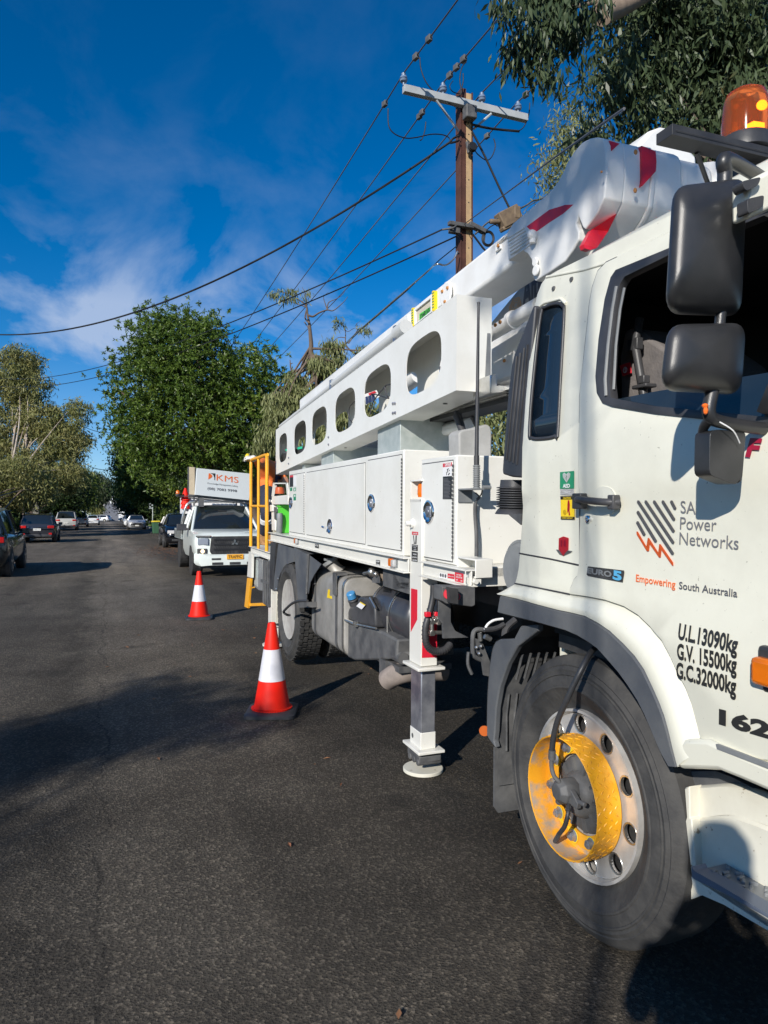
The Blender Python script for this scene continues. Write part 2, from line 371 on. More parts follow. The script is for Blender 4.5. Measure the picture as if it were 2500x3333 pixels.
# roof, back and front of the cab, one shell
m=tm()
YB,YF=2.45,.92
prof=[(1.633,2.45),(1.655,2.50),(1.70,2.53),(1.80,2.545),(2.75,2.56),(3.70,2.545),(3.80,2.53),(3.845,2.50),(3.867,2.45)]
def pr(y,dz=0): return [Vector((x,y,z+dz)) for x,z in prof]
rings=[pr(YB+.02,-.18),pr(YB,-.06),pr(YB-.06,0),pr(1.6,.005),pr(1.2,0),pr(YF+.06,-.03),pr(YF,-.09)]
m.loft(rings, closed=False)
m.box((1.68,YB-.03,.95),(3.90,YB,2.44))
m.box((3.93,YF,1.0),(3.95,YB,1.86)); m.prism([(3.95,YB,2.40),(3.95,2.38,2.47),(3.88,.95,2.47),(3.88,.95,2.38),(3.88,2.3,2.38),(3.95,2.3,1.86),(3.95,YB,1.86)],(-.03,0,0))
m.box((1.57,YF-.02,.45),(3.93,YF+.03,1.45)); m.box((1.64,YF,2.36),(3.86,YF+.03,2.46))
for x in (1.60,3.84): m.box((x,YF,1.45),(x+.06,YF+.05,2.38))
sub('cab_roof_and_back', m, MT['cab'], cab, smooth=35)
m=tm(); m.box((1.66,YF+.01,1.45),(3.84,YF+.02,2.36)); sub('windscreen', m, MT['glass'], cab)
m=tm(); m.box((1.60,YF-.04,.62),(3.90,YF-.02,1.0)); m.box((1.56,YF-.10,.40),(3.94,YF-.02,.62)); sub('front_bumper', m, MT['flare'], cab, bevel=.02)
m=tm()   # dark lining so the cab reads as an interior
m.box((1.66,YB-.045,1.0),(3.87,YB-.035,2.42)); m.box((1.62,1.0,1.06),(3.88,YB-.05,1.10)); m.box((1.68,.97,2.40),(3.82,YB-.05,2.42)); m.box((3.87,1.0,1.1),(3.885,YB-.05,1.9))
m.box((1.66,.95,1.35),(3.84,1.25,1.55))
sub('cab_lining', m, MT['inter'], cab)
# small rear quarter window
sub_g=skin('quarter_window', P('A',[(a*1.0,b) for a,b in rw]), [], MT['tint'], cab, -.006, .006, 0)
def ring_tube(mb, pts, r, lift, n=8, closed=True):
    q=[Vector((cabx(p.z)-lift,p.y,p.z)) for p in pts]
    if closed: q=q+[q[0],q[1]]
    mb.tube(q, r, n)
m=tm(); ring_tube(m, P('A',rw), .0075, .002); sub('quarter_window_seal', m, MT['blk'], cab, smooth=60)
m=tm(); ring_tube(m, P('A',[(270,1120),(320,1080),(420,1055),(450,1085)]), .006, .002, closed=False)
ring_tube(m, P('A',[(330,925),(560,880),(700,838),(1060,660),(1500,460)]), .006, -.001, closed=False); sub('roof_gutter', m, MT['cab'], cab, smooth=60)
m=tm(); [m.lathe([(0,.011),(.006,.009)], Vector((cabx(p.z)+.001,p.y,p.z)), (-1,0,0),12) for p in P('A',[(375,995),(482,940)])]; sub('roof_bolt', m, MT['grim'], cab)
# seams
m=tm(); ring_tube(m, P('B',[(168,555),(350,588),(530,627)]), .0035,.0,6,False); ring_tube(m, P('B',[(150,736),(300,765),(480,801)]), .004,0,6,False)
sub('panel_seam', m, MT['dark'], cab)

# ---- door
d_top=P('A',[(600,1090),(618,985),(650,890),(700,838),(760,810),(1060,668),(1659,385),(2400,35)])
d_bot=P('B',[(2400,1870),(1659,1785),(1345,1692),(1296,1672),(1268,1560),(1237,1445),(1202,1355),(1157,1275),(1107,1165),(1057,1073),(985,992),(905,922),(815,870),(700,832),(590,811),(488,797),(487,770),(505,715),(527,690),(536,625),(536,170)])
d_back=P('A',[(540,1800),(545,1640),(570,1400),(590,1200)])
door=skin('cab_door', d_top+d_bot+d_back, [P('A',[(785,905),(757,960),(735,1080),(712,1300),(700,1560),(712,1655),(745,1675),(1000,1725),(1659,1795),(2300,1860),(2300,250),(1659,535),(1100,765)])], MT['cab'], truck, .010, .012, .005)
m=tm(); ring_tube(m, d_back+d_top[:5], .005,.004,6,False); ring_tube(m, d_bot[5:], .0035,.004,6,False); sub('door_gap', m, MT['grim'], door)
wf_o=P('A',[(765,885),(735,930),(700,1060),(665,1300),(648,1520),(655,1620),(688,1682),(745,1705),(1000,1748),(1659,1818),(2300,1888),(2300,225),(1659,515),(1060,765)])
skin('window_frame', wf_o, [win_in], MT['blk'], door, .014, .03, .004)
m=tm(); ring_tube(m, P('A',[(775,985),(752,1120),(728,1330),(712,1540),(715,1640)]), .006,.016,6,False); ring_tube(m, P('A',[(800,990),(775,1120),(752,1330),(738,1600)]), .005,.0,6,False); sub('window_channel', m, MT['grey'], door, smooth=50)
gl=[tc_('A',u,v,.03) for u,v in [(700,1672),(745,1660),(1000,1610),(1659,1500),(2300,1400),(2300,1880),(1659,1820),(700,1700)]]
m=tm(); m.prism([Vector((cabx(p.z)+.028,p.y,p.z)) for p in gl], (.005,0,0)); sub('window_glass', m, MT['tint'], door)
# handle
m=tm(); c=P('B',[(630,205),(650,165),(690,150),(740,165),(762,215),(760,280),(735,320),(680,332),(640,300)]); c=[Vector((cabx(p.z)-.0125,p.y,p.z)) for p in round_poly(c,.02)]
m.prism(c,(.004,0,0)); sub('handle_recess', m, mat('recess_shade',(.66,.66,.58),.35), door)  # flat plate; shade of the recess is put into a darker cab tone
a=tc_('B',552,232); b=tc_('B',795,248)
m=tm(); m.tube(smooth_path([Vector((1.535,a.y,a.z)),Vector((1.505,a.y-.03,a.z)),Vector((1.495,(a.y+b.y)/2,(a.z+b.z)/2)),Vector((1.50,b.y+.03,b.z)),Vector((1.535,b.y,b.z))],5),.013,10)
m.obox((1.517,a.y-.022,a.z-.006),.03,.05,.055); m.obox((1.520,b.y+.014,b.z),.03,.03,.048)
h=sub('door_handle', m, MT['blk'], door, bevel=.005)
p=tc_('B',593,350); m=tm(); m.lathe([(0,.014),(.008,.013),(.010,.008),(.006,.007)],(cabx(p.z)-.01,p.y,p.z),(-1,0,0),20); sub('door_lock', m, MT['chrome'], door, smooth=40)
# ---- markings
LIFT=.0135
def decal(name, polys, m, parent=door, lift=LIFT, k='B'):
    mb=tm()
    for q in polys:
        pts=P(k,q); mb.prism(pts,(.001,0,0))
    for v in mb.v: v.x = cabx(v.z+TO.z)-lift + (0) - TO.x
    # keep one skin only: front sheet
    return sub(name, mb, m, parent, fixn=True)
def dtext(mb, body, k, u0,v0,u1,v1, hpx, **kw):
    p0=tc_(k,u0,v0); p1=tc_(k,u1,v1); h=(tc_(k,u0,v0-hpx)-p0).length
    put_text(mb, body, p0, p1, (0,0,1), h, **kw)
def stripe(a,b,w=16):   # rounded diagonal bar of the mark
    dx,dy=b[0]-a[0],b[1]-a[1]; L_=math.hypot(dx,dy); ux,uy=dx/L_,dy/L_; nx,ny=-uy*w*.5,ux*w*.5
    return [(a[0]+nx,a[1]+ny),(a[0]-nx*.2-ux*w*.35,a[1]-ny*.2-uy*w*.35),(a[0]-nx,a[1]-ny),(b[0]-nx,b[1]-ny),(b[0]+nx*.2+ux*w*.35,b[1]+ny*.2+uy*w*.35),(b[0]+nx,b[1]+ny)]
bars=[((1093,243),(1114,288)),((1041,243),(1109,354)),((989,243),(1108,424)),((938,243),(1107,492)),((893,243),(1106,558)),((889,306),(1002,484)),((888,368),(932,444))]
bars=[stripe(a,b,19) for a,b in bars]
decal('logo_stripes', bars, MT['mg'])
zig=[(884,424),(893,424),(946,512),(953,463),(961,462),(1018,548),(1022,500),(1031,499),(1110,610),(1111,630),(1103,627),(1037,535),(1034,578),(1024,580),(966,500),(962,541),(950,543),(885,440)]
decal('logo_lightning', [zig], MT['dor'])
m=tm()
dtext(m,'SA','B',1147,312,1238,320,76); dtext(m,'Power','B',1145,409,1365,421,76); dtext(m,'Networks','B',1143,500,1500,532,76)
drape(m,LIFT); sub('company_name', m, MT['mg'], door)
m=tm(); dtext(m,'Empowering','B',887,722,1125,762,44,bold=.012); drape(m,LIFT); sub('motto_orange', m, MT['dor'], door)
m=tm(); dtext(m,'South Australia','B',1147,766,1499,817,44,bold=.012); drape(m,LIFT); sub('motto_grey', m, MT['dg'], door)
m=tm()
dtext(m,'U.L.13090kg','B',1163,1062,1522,1148,92,bold=.034)
dtext(m,'G.V. 15500kg','B',1158,1180,1520,1268,92,bold=.034)
dtext(m,'G.C.32000kg','B',1153,1292,1517,1396,92,bold=.034)
drape(m,LIFT); sub('weight_lettering', m, MT['bk'], door)
m=tm(); dtext(m,'162','B',1412,1568,1730,1660,86,bold=.05); drape(m,LIFT); sub('number_lettering', m, MT['bk'], door)
m=tm(); dtext(m,'F','A',1548,1998,1652,2006,106,bold=.05,shear=.25); drape(m,LIFT+.002); sub('front_letter', m, MT['crim'], door)
decal('badge_plate', [[(597,632),(815,657),(817,670),(808,728),(600,690),(590,680)]], MT['grim'], lift=LIFT)
m=tm(); dtext(m,'EURO','B',598,672,745,697,32,bold=.04); drape(m,LIFT+.003); sub('badge_text', m, MT['grey'], door)
m=tm(); dtext(m,'5','B',752,706,806,718,52,bold=.05); drape(m,LIFT+.003); sub('badge_number', m, MT['dblu'], door)
# stickers behind the door
CL=.004
decal('first_aid_sticker', [[(417,68),(502,60),(501,166),(416,168)]], MT['dgrn'], cab, CL)
decal('first_aid_strip', [[(416,170),(501,168),(500,205),(416,202)]], MT['dwh'], cab, CL)
decal('heart_mark', [[(459,132),(437,98),(436,78),(446,70),(458,80),(470,68),(482,76),(480,98)]], MT['dwh'], cab, CL+.002)
decal('heart_bolt', [[(458,80),(463,98),(459,98),(461,122),(455,100),(459,99)]], MT['dgrn'], cab, CL+.003)
m=tm(); dtext(m,'AED','B',437,161,480,160,22,bold=.03); drape(m,CL+.002); sub('first_aid_text', m, MT['dwh'], cab)
decal('caution_sticker', [[(416,212),(499,211),(498,352),(415,350)]], MT['dyel'], cab, CL)
decal('caution_border', [[(416,212),(499,211),(499,232),(416,233)],[(416,334),(498,336),(498,352),(415,350)],[(424,282),(446,282),(448,262),(492,262),(492,306),(448,312),(424,306)]], MT['bk'], cab, CL+.001)
decal('caution_wheel',[[(430,300),(440,292),(450,300),(450,318),(440,326),(430,318)],[(452,268),(488,268),(488,282),(452,282)]],MT['dyel'],cab,CL+.002)
decal('caution_figure', [[(462,236),(470,236),(472,262),(470,300),(474,326),(466,326),(462,300),(456,316),(458,260)]], MT['dred'], cab, CL+.003)
m=tm(); dtext(m,'CAUTION','B',434,229,482,228,11,bold=.03); dtext(m,'3 POINT CONTACT','B',424,346,490,348,8,bold=.03); drape(m,CL+.003); sub('caution_text', m, MT['dyel'], cab)
decal('red_badge', [[(405,465),(432,453),(464,462),(464,532),(446,552),(434,572),(420,550),(405,530)]], MT['dred'], cab, CL)
decal('badge_wings', [[(388,532),(420,534),(446,536),(487,541),(478,551),(450,563),(436,570),(410,562),(398,546)]], MT['grey'], cab, CL-.001)
decal('badge_digits', [[(420,478),(430,476),(430,512),(420,514)],[(438,476),(450,478),(450,514),(438,512)]], MT['crim'], cab, CL+.002)
# ---- wheel arch
Oc=[(62,790),(150,737),(300,765),(480,803),(590,818),(700,840),(810,878),(900,930),(980,1000),(1050,1080),(1100,1170),(1150,1280),(1195,1360),(1230,1450),(1262,1570),(1290,1680),(1345,1704)]
I1=[(60,805),(150,826),(270,860),(395,893),(470,908),(560,930),(640,972),(710,1020),(790,1095),(860,1170),(915,1250),(965,1355),(1005,1445),(1037,1530),(1062,1620),(1085,1720),(1115,1836)]
I2=[(45,915),(130,937),(260,968),(385,1003),(450,1022),(520,1053),(585,1092),(640,1132),(705,1205),(765,1275),(820,1350),(880,1440),(925,1530),(960,1610),(990,1680),(1025,1755),(1070,1830)]
o=[Vector((cabx(p.z)+.004,p.y,p.z)) for p in P('B',Oc)]; i1=[tx('B',u,v,1.503) for u,v in I1]; i2=[tx('B',u,v,1.503) for u,v in I2]
m=tm(); rings=[]
for a,b in zip(o,i1):
    q1=a.lerp(b,.10); q1.x=1.532; q2=a.lerp(b,.40); q2.x=1.506; q3=a.lerp(b,.75); q3.x=1.498; q4=b.copy(); q4.x=1.503; q5=b.copy(); q5.x=1.56
    rings.append([a,q1,q2,q3,q4,q5])
m.loft(rings, closed=False); o_=sub('wheel_arch_panel', m, MT['cab'], cab, smooth=50)
m=tm(); rings=[]
for a,b in zip(i1,i2):
    p0=a.copy(); p0.x=1.512; p1=a.lerp(b,.08); p1.x=1.497; p2=a.lerp(b,.92); p2.x=1.495; p3=b.copy(); p3.x=1.505; p4=b.copy(); p4.x=1.66
    rings.append([p0,p1,p2,p3,p4])
m.loft(rings, closed=False); sub('wheel_arch_flare', m, MT['flare'], cab, smooth=50)
m=tm()  # inner arch liner, real and dark
cw=Vector((0,2.17,.51)); pts=[]
for a in range(-10,200,14): pts.append((2.17+.66*math.cos(R(a)),.55+.62*math.sin(R(a))))
m.loft([[Vector((1.60 if y>2.2 or z>.95 else 1.70,y,z)),Vector((2.1,y,z))] for y,z in pts], closed=False); m.box((2.08,1.5,.5),(2.12,2.85,1.2)); sub('arch_liner', m, MT['dark'], cab)
# lower front panel, steps
def PX(k,pts,X): return [tx(k,u,v,X) for u,v in pts]
m=tm(); q=PX('D',[(1080,430),(1150,380),(1290,385),(1345,412),(1659,545),(2500,900),(2500,1080),(1659,695),(1500,625),(1360,568),(1250,562),(1140,560),(1112,546)],1.503); m.prism(q,(.06,0,0)); sub('sill_panel', m, MT['cab'], cab, bevel=.012)
m=tm(); m.prism(PX('D',[(1345,409),(1659,528),(2500,860),(2500,905),(1659,557),(1352,440)],1.500),(.01,0,0)); sub('sill_strip', m, MT['grey'], cab)
m=tm(); m.prism(PX('M',[(250,20),(300,40),(660,35),(860,110),(1290,330),(1290,420),(700,330),(310,250)],1.66),(.02,0,0)); sub('step_liner', m, MT['grim'], cab)
def curve_panel(name, top, bot, X0, X1, mtl, n=8):
    # panel between two pixel edges, leaning out to the bottom
    T=smooth_path([tx('M',u,v,X0) for u,v in top],4); B=smooth_path([tx('M',u,v,X1) for u,v in bot],4); mb=tm()
    rings=[[a+Vector((.02,0,0)),a,a.lerp(b,.08)+Vector((-.008,0,0)),a.lerp(b,.5),b,b+Vector((.0,0,-.10)) if 'low' in name else b+Vector((.04,0,0))] for a,b in zip(T,B)]
    mb.loft(rings, closed=False); return sub(name, mb, mtl, cab, smooth=40)
curve_panel('step_riser',[(292,235),(340,222),(560,205),(820,190),(1050,245),(1400,360),(2400,700)],[(318,590),(340,605),(560,585),(830,562),(1050,610),(1400,740),(2400,1180)],1.645,1.635,MT['step'])
curve_panel('step_riser_lower',[(300,620),(322,592),(560,585),(850,565),(1050,610),(1400,745),(2400,1190)],[(372,1180),(405,1168),(600,1095),(870,1055),(1060,1120),(1400,1280),(2400,1760)],1.635,1.625,MT['step'])
m=tm(); m.prism(PX('M',[(292,235),(345,220),(352,600),(372,610),(420,1160),(400,1290),(372,1290),(300,650),(318,590)],1.60),(.05,0,0)); sub('step_edge', m, MT['step'], cab, bevel=.006)
ztr=tx('M',700,1500,1.50).z
m=tm(); y0=tx('M',372,1230,1.50).y; m.box((1.505,.75,ztr-.01),(1.66,y0,ztr+.012))
random.seed(5)
for i in range(70):
    yy=y0-.03-(i//2)*.017; xx=1.545+(i%2)*.045+random.uniform(-.015,.02); m.obox((xx,yy,ztr+.015),.022,.009,.012,rz=random.uniform(-.9,.9))
sub('step_tread', m, MT['grey'], cab, bevel=.002)
m=tm(); T=[tx('M',u,v,1.50) for u,v in [(372,1180),(400,1230),(700,1400),(1290,1755),(2400,2420)]]; B=[tx('M',u,v,1.50) for u,v in [(378,1310),(420,1340),(760,1500),(1290,1800),(2400,2460)]]
m.loft([[a+Vector((.05,0,0)),a,b,b+Vector((.03,0,0))] for a,b in zip(T,B)],closed=False); sub('step_edge_strip', m, mat('slate_strip',(.13,.155,.20),.5), cab, smooth=30)
m=tm(); T=[tx('M',u,v,1.505) for u,v in [(372,1305),(400,1335),(760,1498),(1290,1798),(2400,2450)]]; B=[tx('M',u,v,1.505) for u,v in [(385,1390),(440,1500),(760,1640),(1290,1950),(2400,2650)]]
m.loft([[a+Vector((.05,0,0)),a,b,b+Vector((.06,0,0))] for a,b in zip(T,B)],closed=False); sub('step_lip', m, MT['step'], cab, smooth=30)
m=tm(); m.box((1.74,.95,.35),(2.2,1.62,1.0)); m.box((1.64,1.0,1.0),(3.86,2.4,1.06)); sub('cab_floor', m, MT['dark'], cab)
# side indicator lamp
c=tc_('B',1640,1240); m=tm(); m.obox((1.515,c.y-.045,c.z),.05,.08,.07); il=sub('side_indicator', m, MT['lens'], door, bevel=.012)
m=tm(); m.obox((1.53,c.y-.045,c.z+.035),.035,.075,.055); m.obox((1.535,c.y-.045,c.z-.046),.03,.06,.02); sub('indicator_base', m, MT['blk'], il, bevel=.01)

# ---- seats seen through the window
m=tm(); s0=[(770,1560),(765,1400),(790,1260),(830,1228),(880,1245),(960,1300),(1030,1350),(1120,1420),(1180,1560),(1200,1900),(760,1900)]
q=[tx('A',u,v,1.84) for u,v in s0]; m.prism(q,(.42,0,0)); m.box((1.84,1.4,1.25),(2.3,1.95,1.60))
seat=sub('driver_seat', m, MT['seat'], cab, bevel=.05, seg=3)
m=tm(); a=tx('A',862,1330,1.80); b=tx('A',915,1640,1.78); m.tube([a+Vector((.02,0,.10)),a,b],.016,8); m.obox(b+Vector((0,0,.035)),.05,.075,.014); m.obox(b+Vector((0,0,.06)),.03,.03,.03); m.obox(a,.03,.055,.045); sub('seat_belt', m, MT['blk'], cab, bevel=.004)
m=tm(); m.prism(PX('A',[(768,1456),(828,1436),(838,1500),(785,1520)],1.825),(.004,0,0)); tg=sub('seat_tag', m, MT['dred'], cab)
m=tm(); cc=tx('A',802,1482,1.823); m.lathe([(0,.012),(.001,.012),(.001,.009),(0,.009)],cc,(-1,0,0),16,ring=True); m.obox(cc,.001,.004,.02); m.obox(cc+Vector((0,0,.004)),.001,.016,.003); sub('tag_mark', m, MT['dwh'], tg)

# ---- mirrors
def mirror_shell(name, k, pts, X, depth, rr):
    # convex shell: outline on plane Y=const facing the camera side, domed outwards
    c=[Vector(p) for p in pts]; cen=sum(c,Vector())/len(c); rp=round_poly(c,rr,5); mb=tm(); rings=[]
    for s,dy in ((.985,-.03),(1.0,-.004),(.992,.010),(.965,depth*.30),(.90,depth*.50),(.76,depth*.73),(.55,depth*.88),(.3,depth*.97),(.06,depth)):
        rings.append([cen+(p-cen)*s+Vector((-.69*dy,-.73*dy,0)) for p in rp])
    mb.loft(rings); return mb
MY=1.37
def my(k,u,v): return ty(k,u,v,MY)
m=mirror_shell('m','A',[my('A',1085,395),my('A',1535,340),my('A',1500,1150),my('A',1040,1135)],0,.085,.045)
arm_m=tm()
pa=[my('A',1385,210)+Vector((.03,.05,.0)),my('A',1408,215),my('A',1405,330),my('A',1385,700),my('A',1378,1060),my('A',1372,1210),my('A',1335,1500),my('A',1318,1620),my('A',1300,1780)]
pa=[my('A',1415,220)+Vector((.10,.06,.03)),my('A',1412,225),my('A',1400,330)]
arm_m.tube(smooth_path([my('A',1450,200)+Vector((.22,.1,.02)),my('A',1412,215),my('A',1400,300),my('A',1398,360)],5),.0175,12)
arm_m.tube([my('A',1388,1030),my('A',1368,1220)],.013,12)
arm_m.tube(smooth_path([my('A',1332,1500),my('A',1325,1600),my('A',1305,1740),my('A',1318,1790)+Vector((.03,0,0)),my('A',1350,1820)+Vector((.16,0,0))],5),.0165,12)
arm_m.tube(smooth_path([my('A',1310,1780),my('A',1330,1820)+Vector((.0,.03,0)),my('A',1360,1870)+Vector((0,.05,0))],4),.012,8)
arm=sub('mirror_arm', arm_m, MT['mir'], truck, smooth=60)
up_m=sub('upper_mirror_housing', m, MT['mir'], truck, smooth=50)
m=mirror_shell('m','A',[my('A',1055,1215),my('A',1528,1205),my('A',1500,1625),my('A',1008,1600)],0,.075,.045)
lo_m=sub('lower_mirror_housing', m, MT['mir'], truck, smooth=50)
for nm,pr_,pts in (('mirror_glass',up_m,[(1110,410),(1510,370),(1480,1120),(1070,1110)]),('mirror_glass',lo_m,[(1080,1240),(1505,1232),(1480,1600),(1035,1575)])):
    m=tm(); c=[my('A',u,v)+Vector((.021,.023,0)) for u,v in pts]; m.prism(round_poly(c,.03,4),(0,.003,0)); sub(nm,m,MT['chrome'],pr_)
q=[my('A',u,v)+Vector((.03,0.05,0)) for u,v in [(1255,1850),(1300,1835),(1475,1850),(1450,2150),(1400,2170),(1250,2110)]]
m=tm(); m.prism(round_poly(q,.015,3),(0,-.05,0)); sub('kerb_mirror_housing', m, MT['mir'], truck, bevel=.012,seg=3)
m=tm(); a=my('A',1330,1800)+Vector((0,-.02,0)); b=my('A',1450,1925)+Vector((0,-.02,0)); m.tube(smooth_path([a,a.lerp(b,.5)+Vector((0,-.01,.004)),b],4),.0018,5); sub('mirror_cable_tie', m, MT['dwh'], arm)
m=tm(); c=my('A',1262,1700); m.ball(c+Vector((0,-.01,0)),(.008,.008,.006),8); m.ball(c+Vector((.0,-.012,-.012)),(.006,.006,.01),8); sub('mirror_clip', m, MT['or'], arm)

# ---- beacon and light bar on the roof
c=Vector((2.02,1.84,2.80)); a=ty('L',1190,630,1.84); b=ty('L',1605,600,1.84); t=ty('L',1450,140,1.84); bx=(a.x+b.x)/2; br=(b.x-a.x)/2*.88; bx+=.006
m=tm(); m.lathe([(0,br*.98),(.05,br*1.0),(t.z-a.z-.05,br*.93),(t.z-a.z-.02,br*.82),(t.z-a.z-.004,br*.5),(t.z-a.z,br*.1)],(bx,1.84,a.z),(0,0,1),32)
bc=sub('beacon_light', m, mat('amber_lens',(.80,.20,.05),.12,trans=.85,ior=1.15,coat=.4), truck, smooth=50)
m=tm(); m.ball((bx+.02,1.80,a.z+(t.z-a.z)*.56),.016,12); m.box((bx-.01,1.80,a.z+.015),(bx+.03,1.83,a.z+.04)); sub('beacon_lamp', m, mat('lamp_glow',(1,.4,.05),.3,emis=(1,.36,.02),estr=5), bc)
m=tm(); m.lathe([(-.055,br*.9),(-.045,br*1.12),(-.005,br*1.08),(.005,br*1.0)],(bx,1.84,a.z),(0,0,1),32); m.box((bx-.05,1.8,2.55),(bx+.05,1.88,a.z-.05)); sub('beacon_base', m, MT['blk'], bc, smooth=40)
a=ty('L',525,570,1.80); b=ty('L',525,690,1.80)
m=tm(); m.box((a.x,1.76,b.z),(3.86,1.83,a.z)); m.box((a.x+.01,1.755,b.z+.012),(3.85,1.757,a.z-.02))
lb=sub('light_bar', m, mat('bar_plastic',(.022,.022,.025),.5,c2=(.04,.04,.042)), truck, bevel=.012)
m=tm()
for x in (1.95,2.1,3.4,3.55): m.obox((x,1.85,(b.z+2.53)/2),.04,.05,b.z-2.50)
m.tube([(1.75,1.82,b.z),(2.0,1.95,2.55)],.008,6); m.tube([(2.0,1.7,2.57),(2.3,1.9,b.z)],.012,6)
sub('bar_bracket', m, MT['blk'], lb)
# roof deflector behind the mirror (white lip with black lamp)
m=tm(); m.prism([ty('A',u,v,1.25) for u,v in [(1540,345),(1700,262),(1900,170),(1900,420),(1540,575)]],(0,.05,0)); sub('visor', m, MT['cab'], truck, bevel=.01)
m=tm(); m.prism(round_poly([ty('A',u,v,1.235) for u,v in [(1500,350),(1620,322),(1600,375),(1525,410)]],.01),(0,.03,0)); m.prism(round_poly([ty('A',u,v,1.235) for u,v in [(1535,455),(1637,432),(1630,505),(1540,545)]],.008),(0,.03,0)); sub('visor_lamp', m, MT['blk'], truck, bevel=.005)

# ---- air intake stack behind the cab
m=tm(); q=PX('A',[(252,1092),(236,1130),(185,1260),(135,1385),(118,1460),(100,1600),(80,1850),(64,2080),(66,2108),(120,2125),(185,2130),(190,1900),(215,1600),(262,1100)],1.59); m.prism(q,(.26,0,0))
it=sub('air_intake_stack', m, mat('intake_black',(.035,.037,.044),.42,c2=(.05,.052,.06)), truck, bevel=.008)
m=tm()
for i,(u0,v0,u1,v1) in enumerate([(150,1400,88,2020),(172,1380,108,2030),(195,1350,128,2040),(215,1330,150,2050)]): m.tube([tx('A',u0,v0,1.588),tx('A',u1,v1,1.588)],.0055,6)
sub('intake_rib', m, MT['blk'], it, smooth=60)
m=tm(); a=tx('B',142,115,1.66); b=tx('B',138,320,1.66)
prof=[(0,.065)]; n=9; Lb=(a-b).length
for i in range(n): s=Lb*(.2+.62*i/n); prof += [(s,.068),(s+Lb*.02,.082),(s+Lb*.045,.082),(s+Lb*.06,.066)]
prof += [(Lb*.86,.075),(Lb,.088)]
m.lathe(prof,a,(b-a),24); sub('intake_bellows', m, MT['blk'], it, smooth=40)
m=tm(); m.prism(PX('B',[(98,318),(175,318),(175,385),(160,372),(110,330)],1.60),(.15,0,0)); sub('intake_duct', m, MT['grim'], it)
m=tm(); c=tx('B',178,655,1.70); m.lathe([(-.10,.10),(-.02,.125),(.0,.13),(.03,.11)],c,(-1,0.0,0),32)
for a_ in range(0,360,15): m.obox(c+Vector((0.01,math.cos(R(a_))*.13,math.sin(R(a_))*.13)),.04,.012,.03,rx=R(a_))
sub('intake_hose_ring', m, MT['grey'], it, smooth=40)

# ---- front wheel
def tyre(name, cx, cy, cz, Rr, w, parent, face=-1, lugs=0, tread_m=None):
    # face -1: outer side towards small x; cx: outer face x
    s=1 if face<0 else -1; pr_=[(.060*s,.292),(.046*s,.303),(.034*s,.322),(.016*s,.345),(.004*s,.365),(-.003*s,.378),(-.006*s,.381),(-.006*s,.388),(-.002*s,.391),(-.002*s,.405),(.004*s,.425),(.0*s,.428),(.0*s,.434),(.005*s,.437),(.003*s,.447),(.007*s,.452),(.012*s,Rr-.045),(.010*s,Rr-.040),(.014*s,Rr-.036),(.022*s,Rr-.018),(.040*s,Rr-.004),(w*.5*s,Rr),((w-.04)*s,Rr-.004),((w-.015)*s,Rr-.03),(w*s,.40),((w-.05)*s,.292)]
    mb=tm(); mb.lathe([(a,r) for a,r in pr_],(cx,cy,cz),(1,0,0),64,m=0,ring=True)
    if lugs:
        random.seed(3)
        for row in range(5):
            for i in range(lugs):
                a=2*math.pi*(i+(.5 if row%2 else 0))/lugs; x=cx+s*(.035+row*(w-.07)/4); rr=Rr+.006
                mb.obox((x,cy+math.cos(a)*rr,cz+math.sin(a)*rr),(w-.07)/4*.86,.05*.98,.016,rx=a-math.pi/2,m=1)
    t=mb.build(name,[MT['rub'],MT['tread']],parent,smooth=35); return t
W1=Vector((1.56,2.17,.51))
wheel=tm(); wheel.lathe([(.0,.292),(.0,.302),(.045,.302),(.24,.292),(.24,.275),(.06,.275),(.05,.285),(.02,.286),(.012,.292)],(1.585,2.17,.51),(1,0,0),64,ring=True)
fwheel=sub('front_wheel', wheel, MT['rim'], truck, smooth=40)
tyre('tyre',1.56,2.17,.51,.504,.28,fwheel)
c0=Vector((1.602,2.17,.51)); 
def circ(c,r,n=24,ph=0): return [c+Vector((0,math.cos(2*math.pi*k/n+ph)*r,math.sin(2*math.pi*k/n+ph)*r)) for k in range(n)]
holes=[circ(c0,.135,32)]+[circ(c0+Vector((0,math.cos(R(36*i+10))*.246,math.sin(R(36*i+10))*.246)),.031,20) for i in range(10)]
m=tm(); m.prism(circ(c0,.284,72),(.016,0,0),holes=holes); sub('wheel_disc', m, MT['rim'], fwheel, bevel=.005)
for i in range(10): 
    m=tm(); cc=c0+Vector((-.001,math.cos(R(36*i+10))*.247,math.sin(R(36*i+10))*.247)); m.lathe([(0,.031),(-.0015,.036),(.0,.037),(.012,.0315)],cc,(1,0,0),20,ring=True); sub('vent_rim', m, MT['alu'], fwheel, smooth=40)
m=tm(); m.lathe([(0,.27),(.001,.01)],(1.66,2.17,.51),(1,0,0),32); sub('brake_drum', m, MT['dark'], fwheel)
